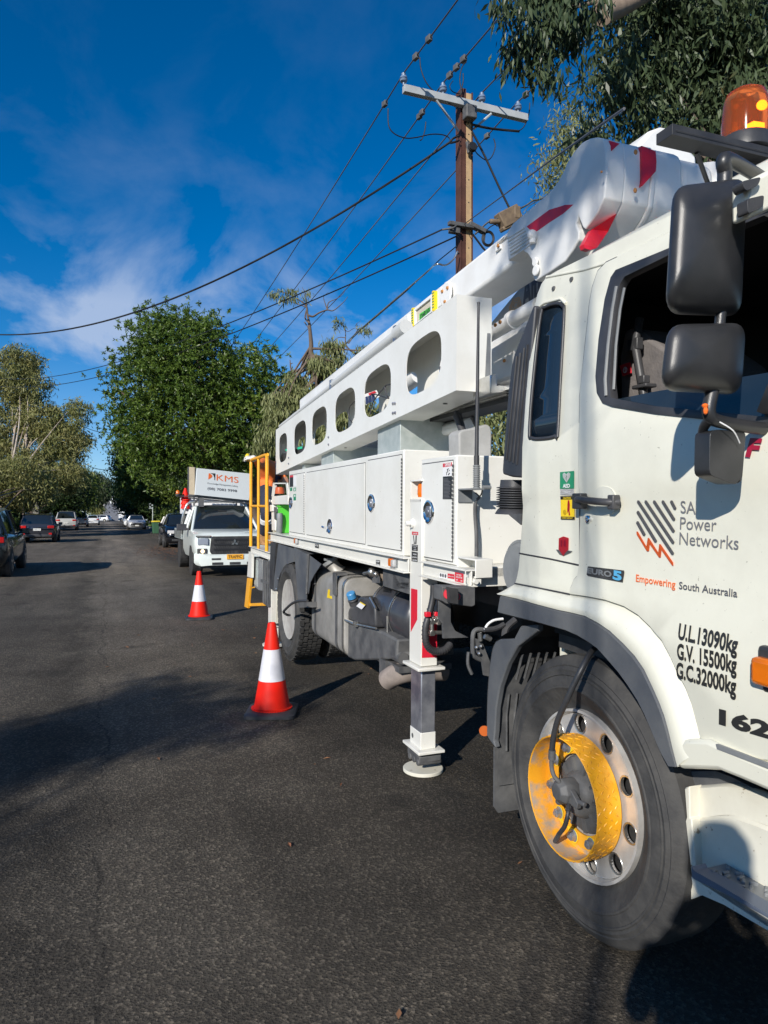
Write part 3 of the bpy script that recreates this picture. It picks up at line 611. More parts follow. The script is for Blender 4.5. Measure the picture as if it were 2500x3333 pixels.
# yellow ring
m=tm(); m.lathe([(0,.2135),(-.0965,.2135),(-.0985,.2110),(-.0965,.2085),(0,.2085)],(1.590,2.17,.51),(1,0,0),96,m=0,ring=True)
gr=circ(Vector((1.578,2.17,.51)),.2085,64); m.prism(gr,(.006,0,0),m=0,holes=[circ(Vector((1.578,2.17,.51)),.142,48)])
NB=52
for i in range(NB):
    for j in range(4):
        a=2*math.pi*(i+.5*(j%2))/NB; x=1.500+j*.023; mb_c=(x,2.17+math.cos(a)*.2145,.51+math.sin(a)*.2145)
        s=1 if (i+j)%2 else -1
        M=Matrix.Rotation(a-math.pi/2,3,'X')@Matrix.Rotation(s*R(45),3,'Z')
        vs=[Vector(mb_c)+M@Vector(v) for v in ((-.0105,-.001,0),(-.004,-.0032,0),(.004,-.0032,0),(.0105,0.001,0),(.004,.0032,0),(-.004,.0032,0),(-.006,0,.0022),(.006,0,.0022))]
        m.add(vs,[(0,1,6),(1,2,7,6),(2,3,7),(3,4,7),(4,5,6,7),(5,0,6)],0)
ring=sub('wheel_ring', m, MT['yel'], fwheel, smooth=30)
m=tm(); m.lathe([(0,.2082),(.088,.2082),(.088,.2078),(0,.2078)],(1.4955,2.17,.51),(1,0,0),96,ring=True); m.prism(circ(Vector((1.5765,2.17,.51)),.208,64),(.001,0,0),holes=[circ(Vector((1.5765,2.17,.51)),.192,48)]); sub('ring_inside', m, MT['yelw'], ring, smooth=40)
for i in range(10):
    m=tm(); a=R(36*i+28); cc=Vector((1.576,2.17+math.cos(a)*.167,.51+math.sin(a)*.167)); m.lathe([(0,.0225),(-.004,.0225),(-.006,.017),(-.008,.0165),(-.020,.0160),(-.022,.009),(-.027,.008)],cc,(1,0,0),12); sub('wheel_nut', m, MT['steel'], fwheel, smooth=40)
for i in range(10):
    m=tm(); a=R(36*i+28); cc=Vector((1.572,2.17+math.cos(a)*.167,.51+math.sin(a)*.167)); th=a+1.57+(.3 if i%2 else 3.3)
    pts=[cc+Vector((0,math.cos(th+q)*.026,math.sin(th+q)*.026)) for q in (.6,1.2,1.8,2.4,3.0,3.6,4.2,4.8,5.4,5.9)]+[cc+Vector((0,math.cos(th)*.048,math.sin(th)*.048))]
    m.prism(pts,(.002,0,0)); sub('nut_pointer', m, MT['dyel'], fwheel)
m=tm(); m.lathe([(.03,.138),(.0,.136),(-.010,.125),(-.012,.085),(-.03,.078),(-.05,.060),(-.055,.03)],(1.59,2.17,.51),(1,0,0),40)
for i in range(10):
    a=R(36*i); m.obox((1.583,2.17+math.cos(a)*.105,.51+math.sin(a)*.105),.03,.010,.05,rx=a-math.pi/2)
hub=sub('wheel_hub', m, MT['grim'], fwheel, smooth=40)
# hub fitting and hose
f0=tx('D',430,690,1.50)
m=tm(); m.lathe([(-.05,.03),(-.03,.046),(.02,.046),(.05,.03)],f0+Vector((.02,0,0)),(1,0,0),8); m.tube([f0,f0+Vector((.0,.03,-.055))],[.02,.012],8); 
m.prism([f0+Vector((0.0,a,b)) for a,b in [(0,.03),(-.05,.015),(-.085,-.012),(-.08,-.035),(-.03,-.035),(0,-.03)]],(.02,0,0)); m.tube([f0+Vector((.01,-.065,-.01)),f0+Vector((.01,-.115,-.006))],.009,10)
fit=sub('tyre_inflation_fitting', m, MT['grim'], fwheel, bevel=.003)
hp=[tx('B',625,1120,1.60),tx('B',596,1150,1.55),tx('B',545,1240,1.50),tx('B',495,1340,1.475),tx('B',450,1440,1.46),tx('D',400,260,1.455),tx('D',372,370,1.455),tx('D',362,455,1.455)]
m=tm(); m.tube(smooth_path(hp,6),.0105,12); hose=sub('air_hose', m, MT['blk'], truck, smooth=60)
m=tm(); m.tube(smooth_path([tx('D',362,450,1.455),tx('D',360,540,1.458),tx('D',375,600,1.465),tx('D',405,635,1.48),tx('D',425,670,1.5)],5),.008,10); m.tube([tx('D',364,445,1.455),tx('D',362,500,1.456)],.013,12); sub('hose_end', m, MT['grim'], hose, smooth=60)
m=tm(); pth=smooth_path([tx('D',463,770,1.49),tx('D',458,830,1.47),tx('D',440,900,1.465),tx('D',405,950,1.47),tx('D',380,995,1.50)],6); m.tube(pth,.006,8)
for i in range(3,len(pth)-1): m.tube([pth[i],pth[i].lerp(pth[i+1],.45)],.0085,10)
sub('coiled_hose', m, MT['blk'], hose, smooth=50)
# front mudguard
m=tm(); q=PX('I',[(1382,640),(1310,650),(1230,655),(1170,770),(1040,775),(1000,800),(975,860),(950,1000),(935,1200),(925,1450),(922,1640),(945,1680),(1000,1755),(985,1690),(995,1600),(1005,1400),(1040,1200),(1110,1000),(1200,840),(1382,700)],1.57); m.prism(q,(.03,0,0))
mg=sub('mudguard_edge', m, MT['flare'], truck, bevel=.006)
m=tm(); a=[tx('I',u,v,1.60) for u,v in [(1230,655),(1010,790),(955,1000),(930,1300),(925,1650)]]
m.loft([[p,p+Vector((.45,0,0))] for p in smooth_path(a,5)],closed=False); sub('mudguard_shell', m, MT['flare'], mg, smooth=50)
m=tm(); YM=2.80; q=[Vector((1.60,YM,.30)),Vector((1.60,YM,.62)),Vector((1.60,2.74,.86)),Vector((1.62,2.60,1.05))]
m.loft([[p,p+Vector((.34,0,0))] for p in q],closed=False)
for j in range(7):
    x=1.635+j*.042; m.tube([(x,YM-.012,.46),(x,YM-.010,.62),(x,YM-.03,.72)],.006,6); m.tube([(x,2.71,.80),(x,2.66,.92)],.006,6)
sub('splash_guard', m, MT['grim'], mg, smooth=50)
m=tm(); m.prism([(1.59,2.815,.47),(1.95,2.815,.47),(1.95,2.815,.17),(1.61,2.815,.17),(1.59,2.815,.20)],(0,.012,0)); fl=sub('mud_flap', m, MT['grim'], mg); 
m=tm(); m.lathe([(0,.012),(.008,.010)],(1.65,2.813,.43),(0,-1,0),12); sub('flap_bolt', m, MT['alu'], fl)
m=tm(); c=tx('I',903,1598,1.585); m.lathe([(0,.024),(.006,.024)],c,(-.5,-1,0),20); rf=sub('round_reflector', m, mat('dull_reflector',(.50,.11,.02),.35), mg)
# ---- chassis
m=tm()
for x in (2.30,3.18): m.box((x,1.0,.72),(x+.09,8.9,.98))
for y in (1.6,3.0,4.4,5.8,7.0,8.4): m.box((2.39,y,.76),(3.18,y+.08,.94))
m.box((2.05,1.3,.55),(3.4,3.10,1.05)); m.box((2.3,3.10,.45),(3.5,3.75,1.15)); m.box((2.2,4.1,.98),(3.4,8.6,1.16)); m.box((2.05,2.95,.98),(2.3,4.1,1.2)); m.box((3.25,2.95,.98),(3.5,4.1,1.2))
chs=sub('chassis_frame', m, MT['dark'])
m=tm()
for y in (2.17,7.07): m.tube([(1.75,y,.50),(3.8,y,.50)],.075,12); m.ball((2.75,y,.5),(.2,.2,.19),14)
m.tube([(2.7,3.2,.78),(2.75,7.0,.52)],.05,10)
for y in (1.55,6.5):
    for x in (2.2,3.35): m.tube([(x,y,.74),(x,y+.6,.60),(x,y+1.25,.74)],.035,8)
sub('axle', m, MT['grim'], chs)
# radiator fan and engine bay behind the front wheel
m=tm(); c=Vector((2.35,3.02,.80)); m.box((2.02,3.04,.42),(2.85,3.12,1.12)); 
for i in range(12): m.lathe([(0,.09+i*.022),(.006,.09+i*.022),(.006,.096+i*.022),(0,.096+i*.022)],(2.35,3.03,.80),(0,-1,0),28,ring=True)
for a in range(0,360,45): m.tube([c,c+Vector((math.cos(R(a))*.34,-.0,math.sin(R(a))*.34))],.007,5)
m.lathe([(0,.045),(.012,.04)],c,(0,-1,0),16); sub('fan_guard', m, MT['dark'], chs)
m=tm(); m.prism([ty('I',u,v,3.12) for u,v in [(495,290),(600,460),(600,620),(640,700),(760,760),(535,768),(530,640),(495,600)]],(0,.015,0)); sub('fan_bracket', m, MT['grim'], chs)
m=tm(); q=[ty('I',u,v,3.05) for u,v in [(525,300),(822,310),(822,470),(790,485),(560,455),(525,430)]]; m.prism(q,(0,.10,0)); 
bxm=sub('battery_box', m, MT['grim'], chs, bevel=.004)
m=tm(); m.lathe([(0,.025),(.012,.022)],ty('I',578,370,3.045),(-.4,-1,0),18); m.lathe([(0,.016),(.005,.016),(.005,.011),(0,.011)],ty('I',658,392,3.045),(-.4,-1,0),18,ring=True); sub('battery_switch', m, MT['dred'], bxm)
m=tm(); m.prism([ty('I',u,v,3.0) for u,v in [(590,310),(668,325),(668,460),(600,450)]],(0,.04,0)); sub('battery_strap', m, MT['dark'], bxm)
m=tm()
m.tube(smooth_path([ty('I',u,v,3.0) for u,v in [(900,690),(830,690),(800,740),(800,900),(830,940),(870,960)]],4),.011,8)
m.prism([ty('I',u,v,2.98) for u,v in [(830,770),(880,790),(955,980),(945,1110),(900,1100),(880,960),(840,900)]],(0,.012,0))
m.tube(smooth_path([ty('I',u,v,2.97) for u,v in [(760,890),(755,1000),(790,1090)]],4),.008,6)
sub('steering_bracket', m, MT['grim'], chs)
m=tm(); [m.ball(ty('I',u,v,2.965),.009,8) for u,v in [(832,850),(872,840),(856,905),(868,728),(930,750),(1068,765),(1118,735)]]; m.tube([ty('I',u,v,2.96) for u,v in [(860,720),(868,790)]],.011,8); m.tube([ty('I',u,v,2.96) for u,v in [(905,750),(960,775)]],.012,8); sub('hydraulic_fitting', m, MT['alu'], chs)
m=tm(); m.tube(smooth_path([ty('I',u,v,2.9) for u,v in [(905,690),(935,640),(990,605),(1070,592)]],5),[.006]*11+[.011]*5 if False else .006,8); sub('brake_line', m, MT['dwh'], chs)
m=tm(); m.tube(smooth_path([ty('I',u,v,2.9) for u,v in [(1180,600),(1120,650),(1090,700),(1085,770)]],5),.016,8); m.tube(smooth_path([ty('I',u,v,2.9) for u,v in [(900,690),(1000,680),(1080,640)]],5),.012,8); sub('brake_hose', m, MT['blk'], chs)

# ---- deck rail
def channel(mb, x, y0, y1, z0, z1):
    t=.008; mb.box((x,y0,z1-t),(x+.07,y1,z1)); mb.box((x,y0,z0),(x+.07,y1,z0+t)); mb.box((x+.032,y0,z0+t),(x+.04,y1,z1-t))
m=tm(); channel(m,1.60,3.94,8.05,1.152,1.246); rail=sub('deck_rail', m, MT['white'], bevel=.002)
m=tm(); channel(m,1.60,3.134,3.72,1.157,1.244); m.box((1.60,3.134,1.157),(1.605,3.139,1.244)); rail2=sub('front_rail', m, MT['white'], bevel=.002)
m=tm(); m.box((1.66,3.2,1.15),(3.9,3.9,1.24)); m.box((1.64,4.05,1.15),(3.9,8.05,1.24)); sub('deck', m, MT['white'])
def marker(y,z):
    m=tm(); m.obox((1.622,y+.05,z),.03,.05,.05); o=sub('side_marker', m, MT['lens'], rail, bevel=.006)
    m=tm(); m.obox((1.622,y-.0,z-.002),.034,.05,.045); sub('clear_lens', m, MT['clr'], o, bevel=.008); m=tm(); m.obox((1.630,y+.02,z),.012,.12,.055); sub('marker_base', m, MT['grey'], o)
p=tx('C',905,960,1.62); marker(p.y,p.z); p=tx('C',335,832,1.62); marker(p.y,p.z)
def plate(name,k,quads,X,mtl,par,th=.001): 
    m=tm(); [m.prism(PX(k,q,X),(th,0,0)) for q in quads]; return sub(name,m,mtl,par)
plate('rail_label','C',[[(800,942),(823,945),(823,978),(800,972)],[(442,848),(464,851),(464,874),(442,869)]],1.629,MT['bk'],rail)
m=tm()
for a,b,c_,d_,t,hh in ((803,954,821,957,'KEEP',8),(803,970,821,974,'CLEAR',7),(444,860,462,864,'NOTICE',9)): put_text(m,t,tx('C',a,b,1.628),tx('C',c_,d_,1.628),(0,0,1),(tx('C',a,b-hh,1.628)-tx('C',a,b,1.628)).length,bold=.02)
sub('rail_label_text', m, MT['dwh'], rail)
plate('symbol_label','G',[[(568,1560),(660,1578),(660,1640),(568,1625)]],1.629,MT['dwh'],rail2)
m=tm(); [m.lathe([(0,.010),(.0015,.010)],tx('G',u,v,1.6285),(-1,0,0),14) for u,v in [(585,1590),(612,1596),(642,1602)]]; sub('symbol_dots', m, MT['dg'], rail2)
plate('red_label','G',[[(668,1570),(747,1582),(747,1640),(668,1625)],[(757,1553),(860,1575),(860,1688),(757,1665)]],1.629,MT['dred'],rail2)
m=tm()
def g_t(s,u0,v0,u1,v1,h): put_text(m,s,tx('G',u0,v0,1.6275),tx('G',u1,v1,1.6275),(0,0,1),(tx('G',u0,v0-h,1.6275)-tx('G',u0,v0,1.6275)).length,bold=.02)
g_t('EMERGENCY STOP',674,1608,742,1618,12); g_t('BATTERY',778,1594,838,1604,18); g_t('ISOLATOR',770,1622,848,1636,20); g_t('OFF',768,1656,792,1660,18); g_t('ON',826,1668,848,1672,18)
sub('red_label_text', m, MT['dwh'], rail2)

# ---- side lockers
lock=tm(); lock.box((1.66,4.09,1.246),(2.12,7.24,1.908)); lock.prism([(2.12,4.09,1.908),(2.35,4.09,1.86),(2.35,4.09,1.246),(2.12,4.09,1.246)],(0,3.15,0))
locker=sub('side_locker', lock, MT['white'], bevel=.006)
def ldoor(name,y0,y1,z0,z1,par,x=1.655,hinge='front'):
    m=tm(); m.box((x,y0,z0),(x+.006,y1,z1)); d=sub(name,m,MT['white'],par,bevel=.002)
    m=tm(); e=.006; xx=x+.0035
    m.box((xx,y0-e,z1),(xx+.003,y1+e,z1+e)); m.box((xx,y0-e,z0-e),(xx+.003,y1+e,z0)); m.box((xx,y1,z0),(xx+.003,y1+e,z1))
    m.box((xx,y0-e,z0),(xx+.003,y0,z1)); g=sub('door_gap',m,MT['grim'],d)
    return d
def yz(k,u,v,X=1.655): p=tx(k,u,v,X); return p.y,p.z
a=yz('C',948,332); b=yz('C',752,355); c_=yz('C',945,885); d_=yz('C',748,855)
dA=ldoor('locker_door',a[0],b[0],(c_[1]+d_[1])/2,(a[1]+b[1])/2,locker)
a=yz('C',735,372); b=yz('C',393,432); c_=yz('C',728,848); d_=yz('C',392,792)
dB=ldoor('locker_door',a[0],b[0],(c_[1]+d_[1])/2,(a[1]+b[1])/2,locker)
a=yz('C',380,430); b=yz('C',290,448); c_=yz('C',372,788); d_=yz('C',290,775)
dC=ldoor('locker_door',a[0],b[0]-.02,(c_[1]+d_[1])/2,(a[1]+b[1])/2,locker)
def hinge(par,y,z0,z1,x=1.652):
    m=tm(); n=int((z1-z0)/.022)
    for i in range(n): m.box((x,y-.006,z0+i*.022),(x+.005,y+.006,z0+i*.022+.014))
    sub('piano_hinge',m,MT['grim'],par)
hinge(dA,yz('C',950,600)[0],1.29,1.87); hinge(dC,yz('C',378,600)[0],1.30,1.85)
def latch(par,k,u,v,ru,rv,x=1.653,key=False):
    c=tx(k,u,v,x); e=tx(k,u+ru,v,x); t=tx(k,u,v-rv,x); ry=abs(e.y-c.y); rz=abs(t.z-c.z)
    pts=[c+Vector((0,math.cos(q)*ry*(1-.08*math.cos(2*q)*-1),math.sin(q)*rz)) for q in [2*math.pi*i/28 for i in range(28)]]
    m=tm(); rings=[[p+Vector((0,0,0)) for p in pts],[c+(p-c)*.97+Vector((-.006,0,0)) for p in pts],[c+(p-c)*.84+Vector((-.007,0,0)) for p in pts],[c+(p-c)*.72+Vector((-.001,0,0)) for p in pts],[c+(p-c)*.1+Vector((-.0005,0,0)) for p in pts]]
    m.loft(rings); o=sub('paddle_latch',m,MT['chrome'],par,smooth=40)
    m=tm(); m.obox(c+Vector((-.004,-ry*.1,0)),.008,ry*.9,rz*.9); m.lathe([(0,ry*.35),(.006,ry*.3)],c+Vector((-.008,0,0)),(-1,0,0),16); sub('latch_handle',m,MT['steel'],o,bevel=.003)
latch(dA,'C',773,608,19,54); latch(dC,'C',300,607,9,35,)
# T handle of the drop-down locker
c=tx('C',528,745,1.653); latch(dB,'C',529,745,12,45)
m=tm(); m.tube([c+Vector((-.0,0,-.01)),c+Vector((-.05,0,-.01))],.007,10); m.tube([c+Vector((-.05,-.03,-.012)),c+Vector((-.05,.045,-.004))],.010,10); sub('t_handle',m,MT['chrome'],dB,smooth=40)
# front locker
lk=tm(); lk.box((1.66,3.36,1.246),(3.9,3.82,1.828)); locker2=sub('front_locker', lk, MT['white'], bevel=.008)
a=yz('C',1248,356); b=yz('C',1072,386); c_=yz('C',1250,950); d_=yz('C',1073,922)
dD=ldoor('locker_door',a[0],b[0],(c_[1]+d_[1])/2,(a[1]+b[1])/2,locker2); hinge(dD,yz('C',1251,600)[0],1.28,1.80); latch(dD,'C',1109,660,29,71)
XL=1.6535
plate('danger_head','C',[[(1193,377),(1246,368),(1246,391),(1193,399)],],XL,MT['dred'],dD); plate('danger_picture','C',[[(1193,399),(1246,391),(1246,449),(1193,453)]],XL,MT['dwh'],dD); plate('danger_text_field','C',[[(1193,453),(1246,449),(1244,586),(1192,586)]],XL,MT['bk'],dD)
m=tm(); put_text(m,'DANGER',tx('C',1205,393,XL-.001),tx('C',1243,387,XL-.001),(0,0,1),.020,bold=.03); sub('danger_text',m,MT['dwh'],dD)
m=tm()
for i in range(15):
    v=466+i*8; w=random.uniform(.55,1)
    m.prism(PX('C',[(1197,v),(1197+44*w,v-1),(1197+44*w,v+2),(1197,v+3)],XL-.001),(.0005,0,0))
sub('danger_lines',m,MT['mg'],dD)
m=tm(); 
for q in ([(1216,410),(1228,404),(1228,408),(1218,415)],[(1213,425),(1216,425),(1216,445),(1213,445)],[(1222,440),(1232,430),(1234,434),(1226,446)],[(1218,416),(1222,414),(1224,428),(1220,430)],[(1228,415),(1232,413),(1232,420),(1228,421)]): m.prism(PX('C',q,XL-.001),(.0005,0,0))
sub('danger_drawing',m,MT['bk'],dD)
# small signs on the rear locker door
plate('notice_head','C',[[(294,447),(314,444),(314,456),(294,459)]],XL,MT['dred'],dC); plate('notice_field','C',[[(294,459),(314,456),(314,512),(294,514)]],XL,MT['bk'],dC); plate('diagram','C',[[(315,452),(332,449),(332,510),(315,512)]],XL,MT['dwh'],dC)
plate('rescue_sign','C',[[(296,518),(308,517),(308,537),(296,538)],[(316,519),(330,517),(330,538),(316,539)],[(316,556),(330,554),(330,592),(316,593)]],XL,MT['dgrn'],dC)
plate('rescue_mark','C',[[(321,523),(326,522),(326,536),(321,536)],[(321,560),(326,559),(326,572),(321,572)]],XL-.001,MT['dwh'],dC)
# amber flasher in its recess beside the front locker, push knob, labels on the leg: added with the leg
# ---- locker tops, tub, gas strut
m=tm(); rr=[(2.10,1.83),(2.10,2.10),(2.16,2.17),(2.40,2.19),(2.52,2.16),(2.56,2.08),(2.56,1.83)]; a=ty('E',450,1990,3.75)
q=[ty('E',u,v,3.60) for u,v in [(455,2200),(450,2000),(480,1975),(590,1955),(660,1932),(695,1955),(703,1990),(700,2180),(690,2215)]]; m.prism(q,(0,.14,0)); tub=sub('tool_tub', m, mat('tub_grey',(.42,.42,.41),.7,c2=(.30,.30,.29),scale=6), bevel=.02, seg=3)
m=tm(); q=[ty('E',u,v,4.2) for u,v in [(462,1960),(470,1910),(540,1860),(560,1870),(575,1930),(560,1990),(480,1990)]]; m.prism(q,(0,.3,0)); sub('white_cowl', m, MT['fibre'], bevel=.02)
m=tm(); m.tube([ty('E',430,1870,4.0),ty('E',480,1990,3.9),ty('E',535,2170,3.85)],.022,8); m.tube([ty('E',462,1870,4.0),ty('E',548,2160,3.85)],.010,8); m.prism([ty('E',u,v,4.0) for u,v in [(420,1830),(470,1840),(480,1910),(440,1920)]],(0,.02,0)); m.tube([ty('E',545,1868,4.1),ty('E',585,1950,4.1)],.014,8); sub('gas_strut', m, MT['blk'], smooth=50)

# ---- galvanised cradles under the boom frame
m=tm(); m.box((1.80,4.50,1.90),(2.28,4.95,2.18)); m.box((1.795,4.49,2.165),(2.29,4.96,2.19)); sub('galvanised_cradle', m, MT['galv'], bevel=.003)
m=tm(); m.box((1.80,6.10,1.90),(2.28,6.5,2.07)); m.box((1.795,6.09,2.06),(2.29,6.51,2.085)); sub('galvanised_cradle', m, MT['galv'], bevel=.003)
m=tm(); m.box((1.80,7.15,1.90),(2.28,7.24,1.98)); sub('galvanised_cradle', m, MT['galv'])
m=tm(); 
for i in range(5): m.box((1.97+i*.006,3.3+i*.03,2.215-i*.012),(2.0+i*.02,4.75,2.225-i*.012))
m.box((1.99,3.15,2.20),(2.25,5.4,2.225)); m.box((1.97,3.0,2.19),(2.06,4.6,2.24)); sub('alloy_track', m, MT['alu'])
m=tm(); m.box((2.02,3.2,2.14),(2.20,6.0,2.195)); sub('track_channel', m, MT['dark'])

# ---- boom frame with oval openings
SLP=-(2.729-2.449)/(8.317-3.559); 
def bz(y,z3): return z3+SLP*(y-3.559)
XB0,XB1=1.75,1.965
outer=[Vector((XB0,3.555,bz(3.555,2.198))),Vector((XB0,3.555,bz(3.555,2.728))),Vector((XB0,8.33,bz(8.33,2.728))),Vector((XB0,8.33,bz(8.33,2.198)))]
ov=[]
for (u0,v0,u1,v1,skv) in [(1205,318,1497,848,0),(856,594,1078,1038,0),(613,788,781,1165,0),(421,945,545,1272,0),(273,1062,373,1350,0),(148,1168,215,1418,0)]:
    um=(u0+u1)/2
    yl=tx('J',u0,(v0+v1)/2,XB0).y; yr=tx('J',u1,(v0+v1)/2,XB0).y
    zt=tx('J',u1-(u1-u0)*.25,v0,XB0); zb=tx('J',u0+(u1-u0)*.30,v1,XB0); yc=(yl+yr)/2
    top=zt.z-SLP*(zt.y-yc); bot=zb.z-SLP*(zb.y-yc)
    hw=(yl-yr)/2; hh=(top-bot)/2; zc=(top+bot)/2; L_=[]
    for i in range(40):
        t=2*math.pi*i/40; cx_=abs(math.cos(t))**.62*math.copysign(1,math.cos(t)); sz=abs(math.sin(t))**.62*math.copysign(1,math.sin(t))
        L_.append(Vector((XB0,yc+hw*cx_,zc+hh*sz+SLP*hw*cx_)))
    ov.append(L_)
m=tm(); m.prism(outer,(.005,0,0),holes=ov)
back=[p+Vector((XB1-XB0,0,0)) for p in outer]
ovb=[]
for h in ov:
    c=sum(h,Vector())/len(h); ovb.append([c+(p-c)*.86+Vector((XB1-XB0,.0,-.01)) for p in h])
m.prism(back,(.005,0,0),holes=ovb)
a,b,c_,d_=outer
def quad_sheet(p,q,t=.005,zup=True): 
    e=Vector((XB1-XB0-.006,0,0)); s=Vector((0,0,-t if zup else t)); o=Vector((.0055,0,0))
    m.prism([p+o,q+o,q+o+e,p+o+e],s)
quad_sheet(b,c_); quad_sheet(a,d_,zup=False)
m.prism([a+Vector((0,.0,0)),b,b+Vector((XB1-XB0+.005,0,0)),a+Vector((XB1-XB0+.005,0,0))],(0,-.005,0)); m.prism([d_,c_,c_+Vector((XB1-XB0+.005,0,0)),d_+Vector((XB1-XB0+.005,0,0))],(0,.005,0))
frame=sub('boom_cover_frame', m, MT['white'])
m=tm(); q=[ty('E',u,v,3.548) for u,v in [(665,1245),(686,1245),(686,1702),(643,1690)]]; m.prism(q,(0,-.004,0)); sub('frame_flange', m, MT['grey'], frame)
m=tm()
for u,v in [(1098,928),(1098,1008),(1115,926),(1116,1004),(562,1208),(562,1268),(231,1378),(231,1427)]:
    p=tx('J',u,v,XB0); m.ball(p,(.012,.014,.012),8)
sub('frame_rivet', m, MT['steel'], frame)
m=tm(); m.lathe([(0,.014),(.003,.014)],(1.85,3.9,bz(3.9,2.198)-.001),(0,0,-1),14); m.lathe([(0,.012),(.003,.012)],(1.85,5.9,bz(5.9,2.198)-.001),(0,0,-1),14); sub('drain_hole', m, MT['dark'], frame)
# things visible through the openings
m=tm(); m.tube(smooth_path([tx('J',u,v,1.80) for u,v in [(858,855),(920,848),(980,860),(1058,885),(1040,850),(1030,790),(1040,775),(1076,768)]],6),.005,6); m.tube(smooth_path([tx('J',u,v,1.80) for u,v in [(905,1020),(920,940),(960,870),(1040,775)]],6),.005,6); m.tube(smooth_path([tx('J',u,v,1.80) for u,v in [(780,905),(735,960),(730,1040),(757,1088)]],6),.005,6); sub('loose_cable', m, MT['blk'], frame, smooth=60)
m=tm(); m.prism([ty('J',u,v,5.1) for u,v in [(860,850),(960,815),(985,870),(870,940)]],(0,.004,0)); sgn=sub('safety_board', m, MT['dwh'], frame)
m=tm(); m.prism([ty('J',u,v,5.095) for u,v in [(890,843),(945,822),(958,835),(900,860)]],(0,.002,0)); sub('board_red', m, MT['dred'], sgn)
m=tm(); [m.prism([ty('J',u,v,5.095) for u,v in q],(0,.002,0)) for q in ([(866,872),(885,866),(890,925),(870,932)],[(890,864),(915,856),(918,915),(893,922)],[(920,854),(940,848),(945,905),(922,912)])]; sub('board_blue', m, mat('navy',(.03,.05,.13),.5), sgn)
m=tm(); m.box((1.80,7.9,1.99),(1.93,8.25,2.16)); m.box((1.80,7.15,2.03),(1.93,7.6,2.17)); cb=sub('storage_crate', m, MT['dark'], frame, bevel=.01)
plate('crate_label','J',[[(203,1305),(215,1305),(215,1322),(203,1322)],[(302,1290),(342,1283),(342,1302),(302,1310)]],1.795,mat('mint',(.02,.55,.30),.4),cb)
m=tm(); m.tube([tx('J',1205,770,2.35),tx('J',1310,690,2.35)],.07,16); m.tube([tx('J',1450,600,2.30),tx('J',1500,560,2.30)],.06,16); sub('inner_cylinder', m, MT['fibre'], frame, smooth=60)

# ---- pipe along the top of the frame
m=tm(); p0=tx('J',600,768,1.86); p1=tx('J',1135,345,1.86); pe=tx('J',160,1118,1.86)
m.tube([pe,p0],.022,12); m.tube([p0,p1],.032,14); m.tube([p1,p1+(p1-p0).normalized()*.16],.05,18); 
pipe=sub('levelling_rod', m, mat('rod_grey',(.55,.56,.55),.5), smooth=50)
m=tm(); m.box((1.83,8.2,2.42),(1.89,8.25,2.50)); p=p0; m.box((1.83,p.y-.03,p.z-.06),(1.89,p.y+.03,p.z+.04)); m.box((1.83,p1.y-.03,p1.z-.08),(1.89,p1.y+.02,p1.z+.05)); sub('rod_clamp', m, MT['steel'], pipe)

# ---- upper boom
SB=-(3.085-3.019)/(5.154-3.983)
def ub(y,dz=0): return 3.085+SB*(y-3.983)+dz
XU=2.05
m=tm(); y1=8.4
m.prism([(XU,3.3,ub(3.3)),(XU,y1,ub(y1)),(XU,y1,ub(y1,-.215)),(XU,3.3,ub(3.3,-.215))],(.26,0,0)); ubm=sub('upper_boom', m, MT['fibre'], bevel=.025, seg=3)
# cover plates on the boom side with windows and green insert
m=tm(); m.prism([tx('E',u,v,2.035) for u,v in [(290,905),(318,892),(318,1030),(290,1056)]],(.02,0,0)); m.prism([tx('E',u,v,2.035) for u,v in [(45,1118),(66,1104),(66,1165),(45,1172)]],(.02,0,0)); cs=tx('E',360,950,2.035); m.lathe([(0,.085),(.012,.08)],cs,(-1,0,0),20); m.prism([tx('E',u,v,2.035) for u,v in [(725,575),(740,562),(843,465),(843,488),(745,560),(760,600),(725,630)]],(.02,0,0)); m.prism([tx('E',u,v,2.035) for u,v in [(930,380),(945,368),(1068,265),(1070,292),(950,385),(955,430),(932,445)]],(.02,0,0)); sub('boom_bracket', m, MT['fibre'], ubm, bevel=.006)
m=tm(); [m.lathe([(0,.012),(.01,.010)],cs+Vector((-.012,a,b)),(-1,0,0),10) for a,b in ((.04,.03),(-.04,.03),(0,-.05))]; [m.lathe([(0,.012),(.006,.010)],tx('E',u,v,2.03),(-1,0,0),8) for u,v in [(750,580),(1062,333)]]; sub('boom_bolt', m, MT['rust'], ubm)
m=tm(); q=[tx('E',u,v,2.03) for u,v in [(108,1065),(245,955),(245,1080),(112,1185)]]; h=[tx('E',u,v,2.03) for u,v in [(118,1072),(236,978),(236,1078),(122,1172)]]; m.prism(q,(.012,0,0),holes=[h]); sub('cover_window_frame', m, MT['dwh'], ubm)
plate('cover_window','E',[[(118,1072),(236,978),(236,1078),(122,1172)]],2.045,mat('beige',(.55,.50,.40),.6),ubm)
plate('cover_green','E',[[(152,1098),(241,1040),(241,1080),(152,1160)]],2.040,MT['green'],ubm)
m=tm(); put_text(m,'POWER INSUL',tx('E',158,1146,2.038),tx('E',238,1083,2.038),(0,0,1),.042,bold=.02); sub('cover_text',m,MT['bk'],ubm)
m=tm(); 
for (u0,v0,v1) in ((95,1055,1195),(252,925,1078)):
    m.prism([tx('E',u,v,2.02) for u,v in [(u0-5,v0+4),(u0+6,v0-5),(u0+6,v1-6),(u0-5,v1)]],(.03,0,0))
sub('tape_yellow',m,MT['dyel'],ubm)
m=tm()
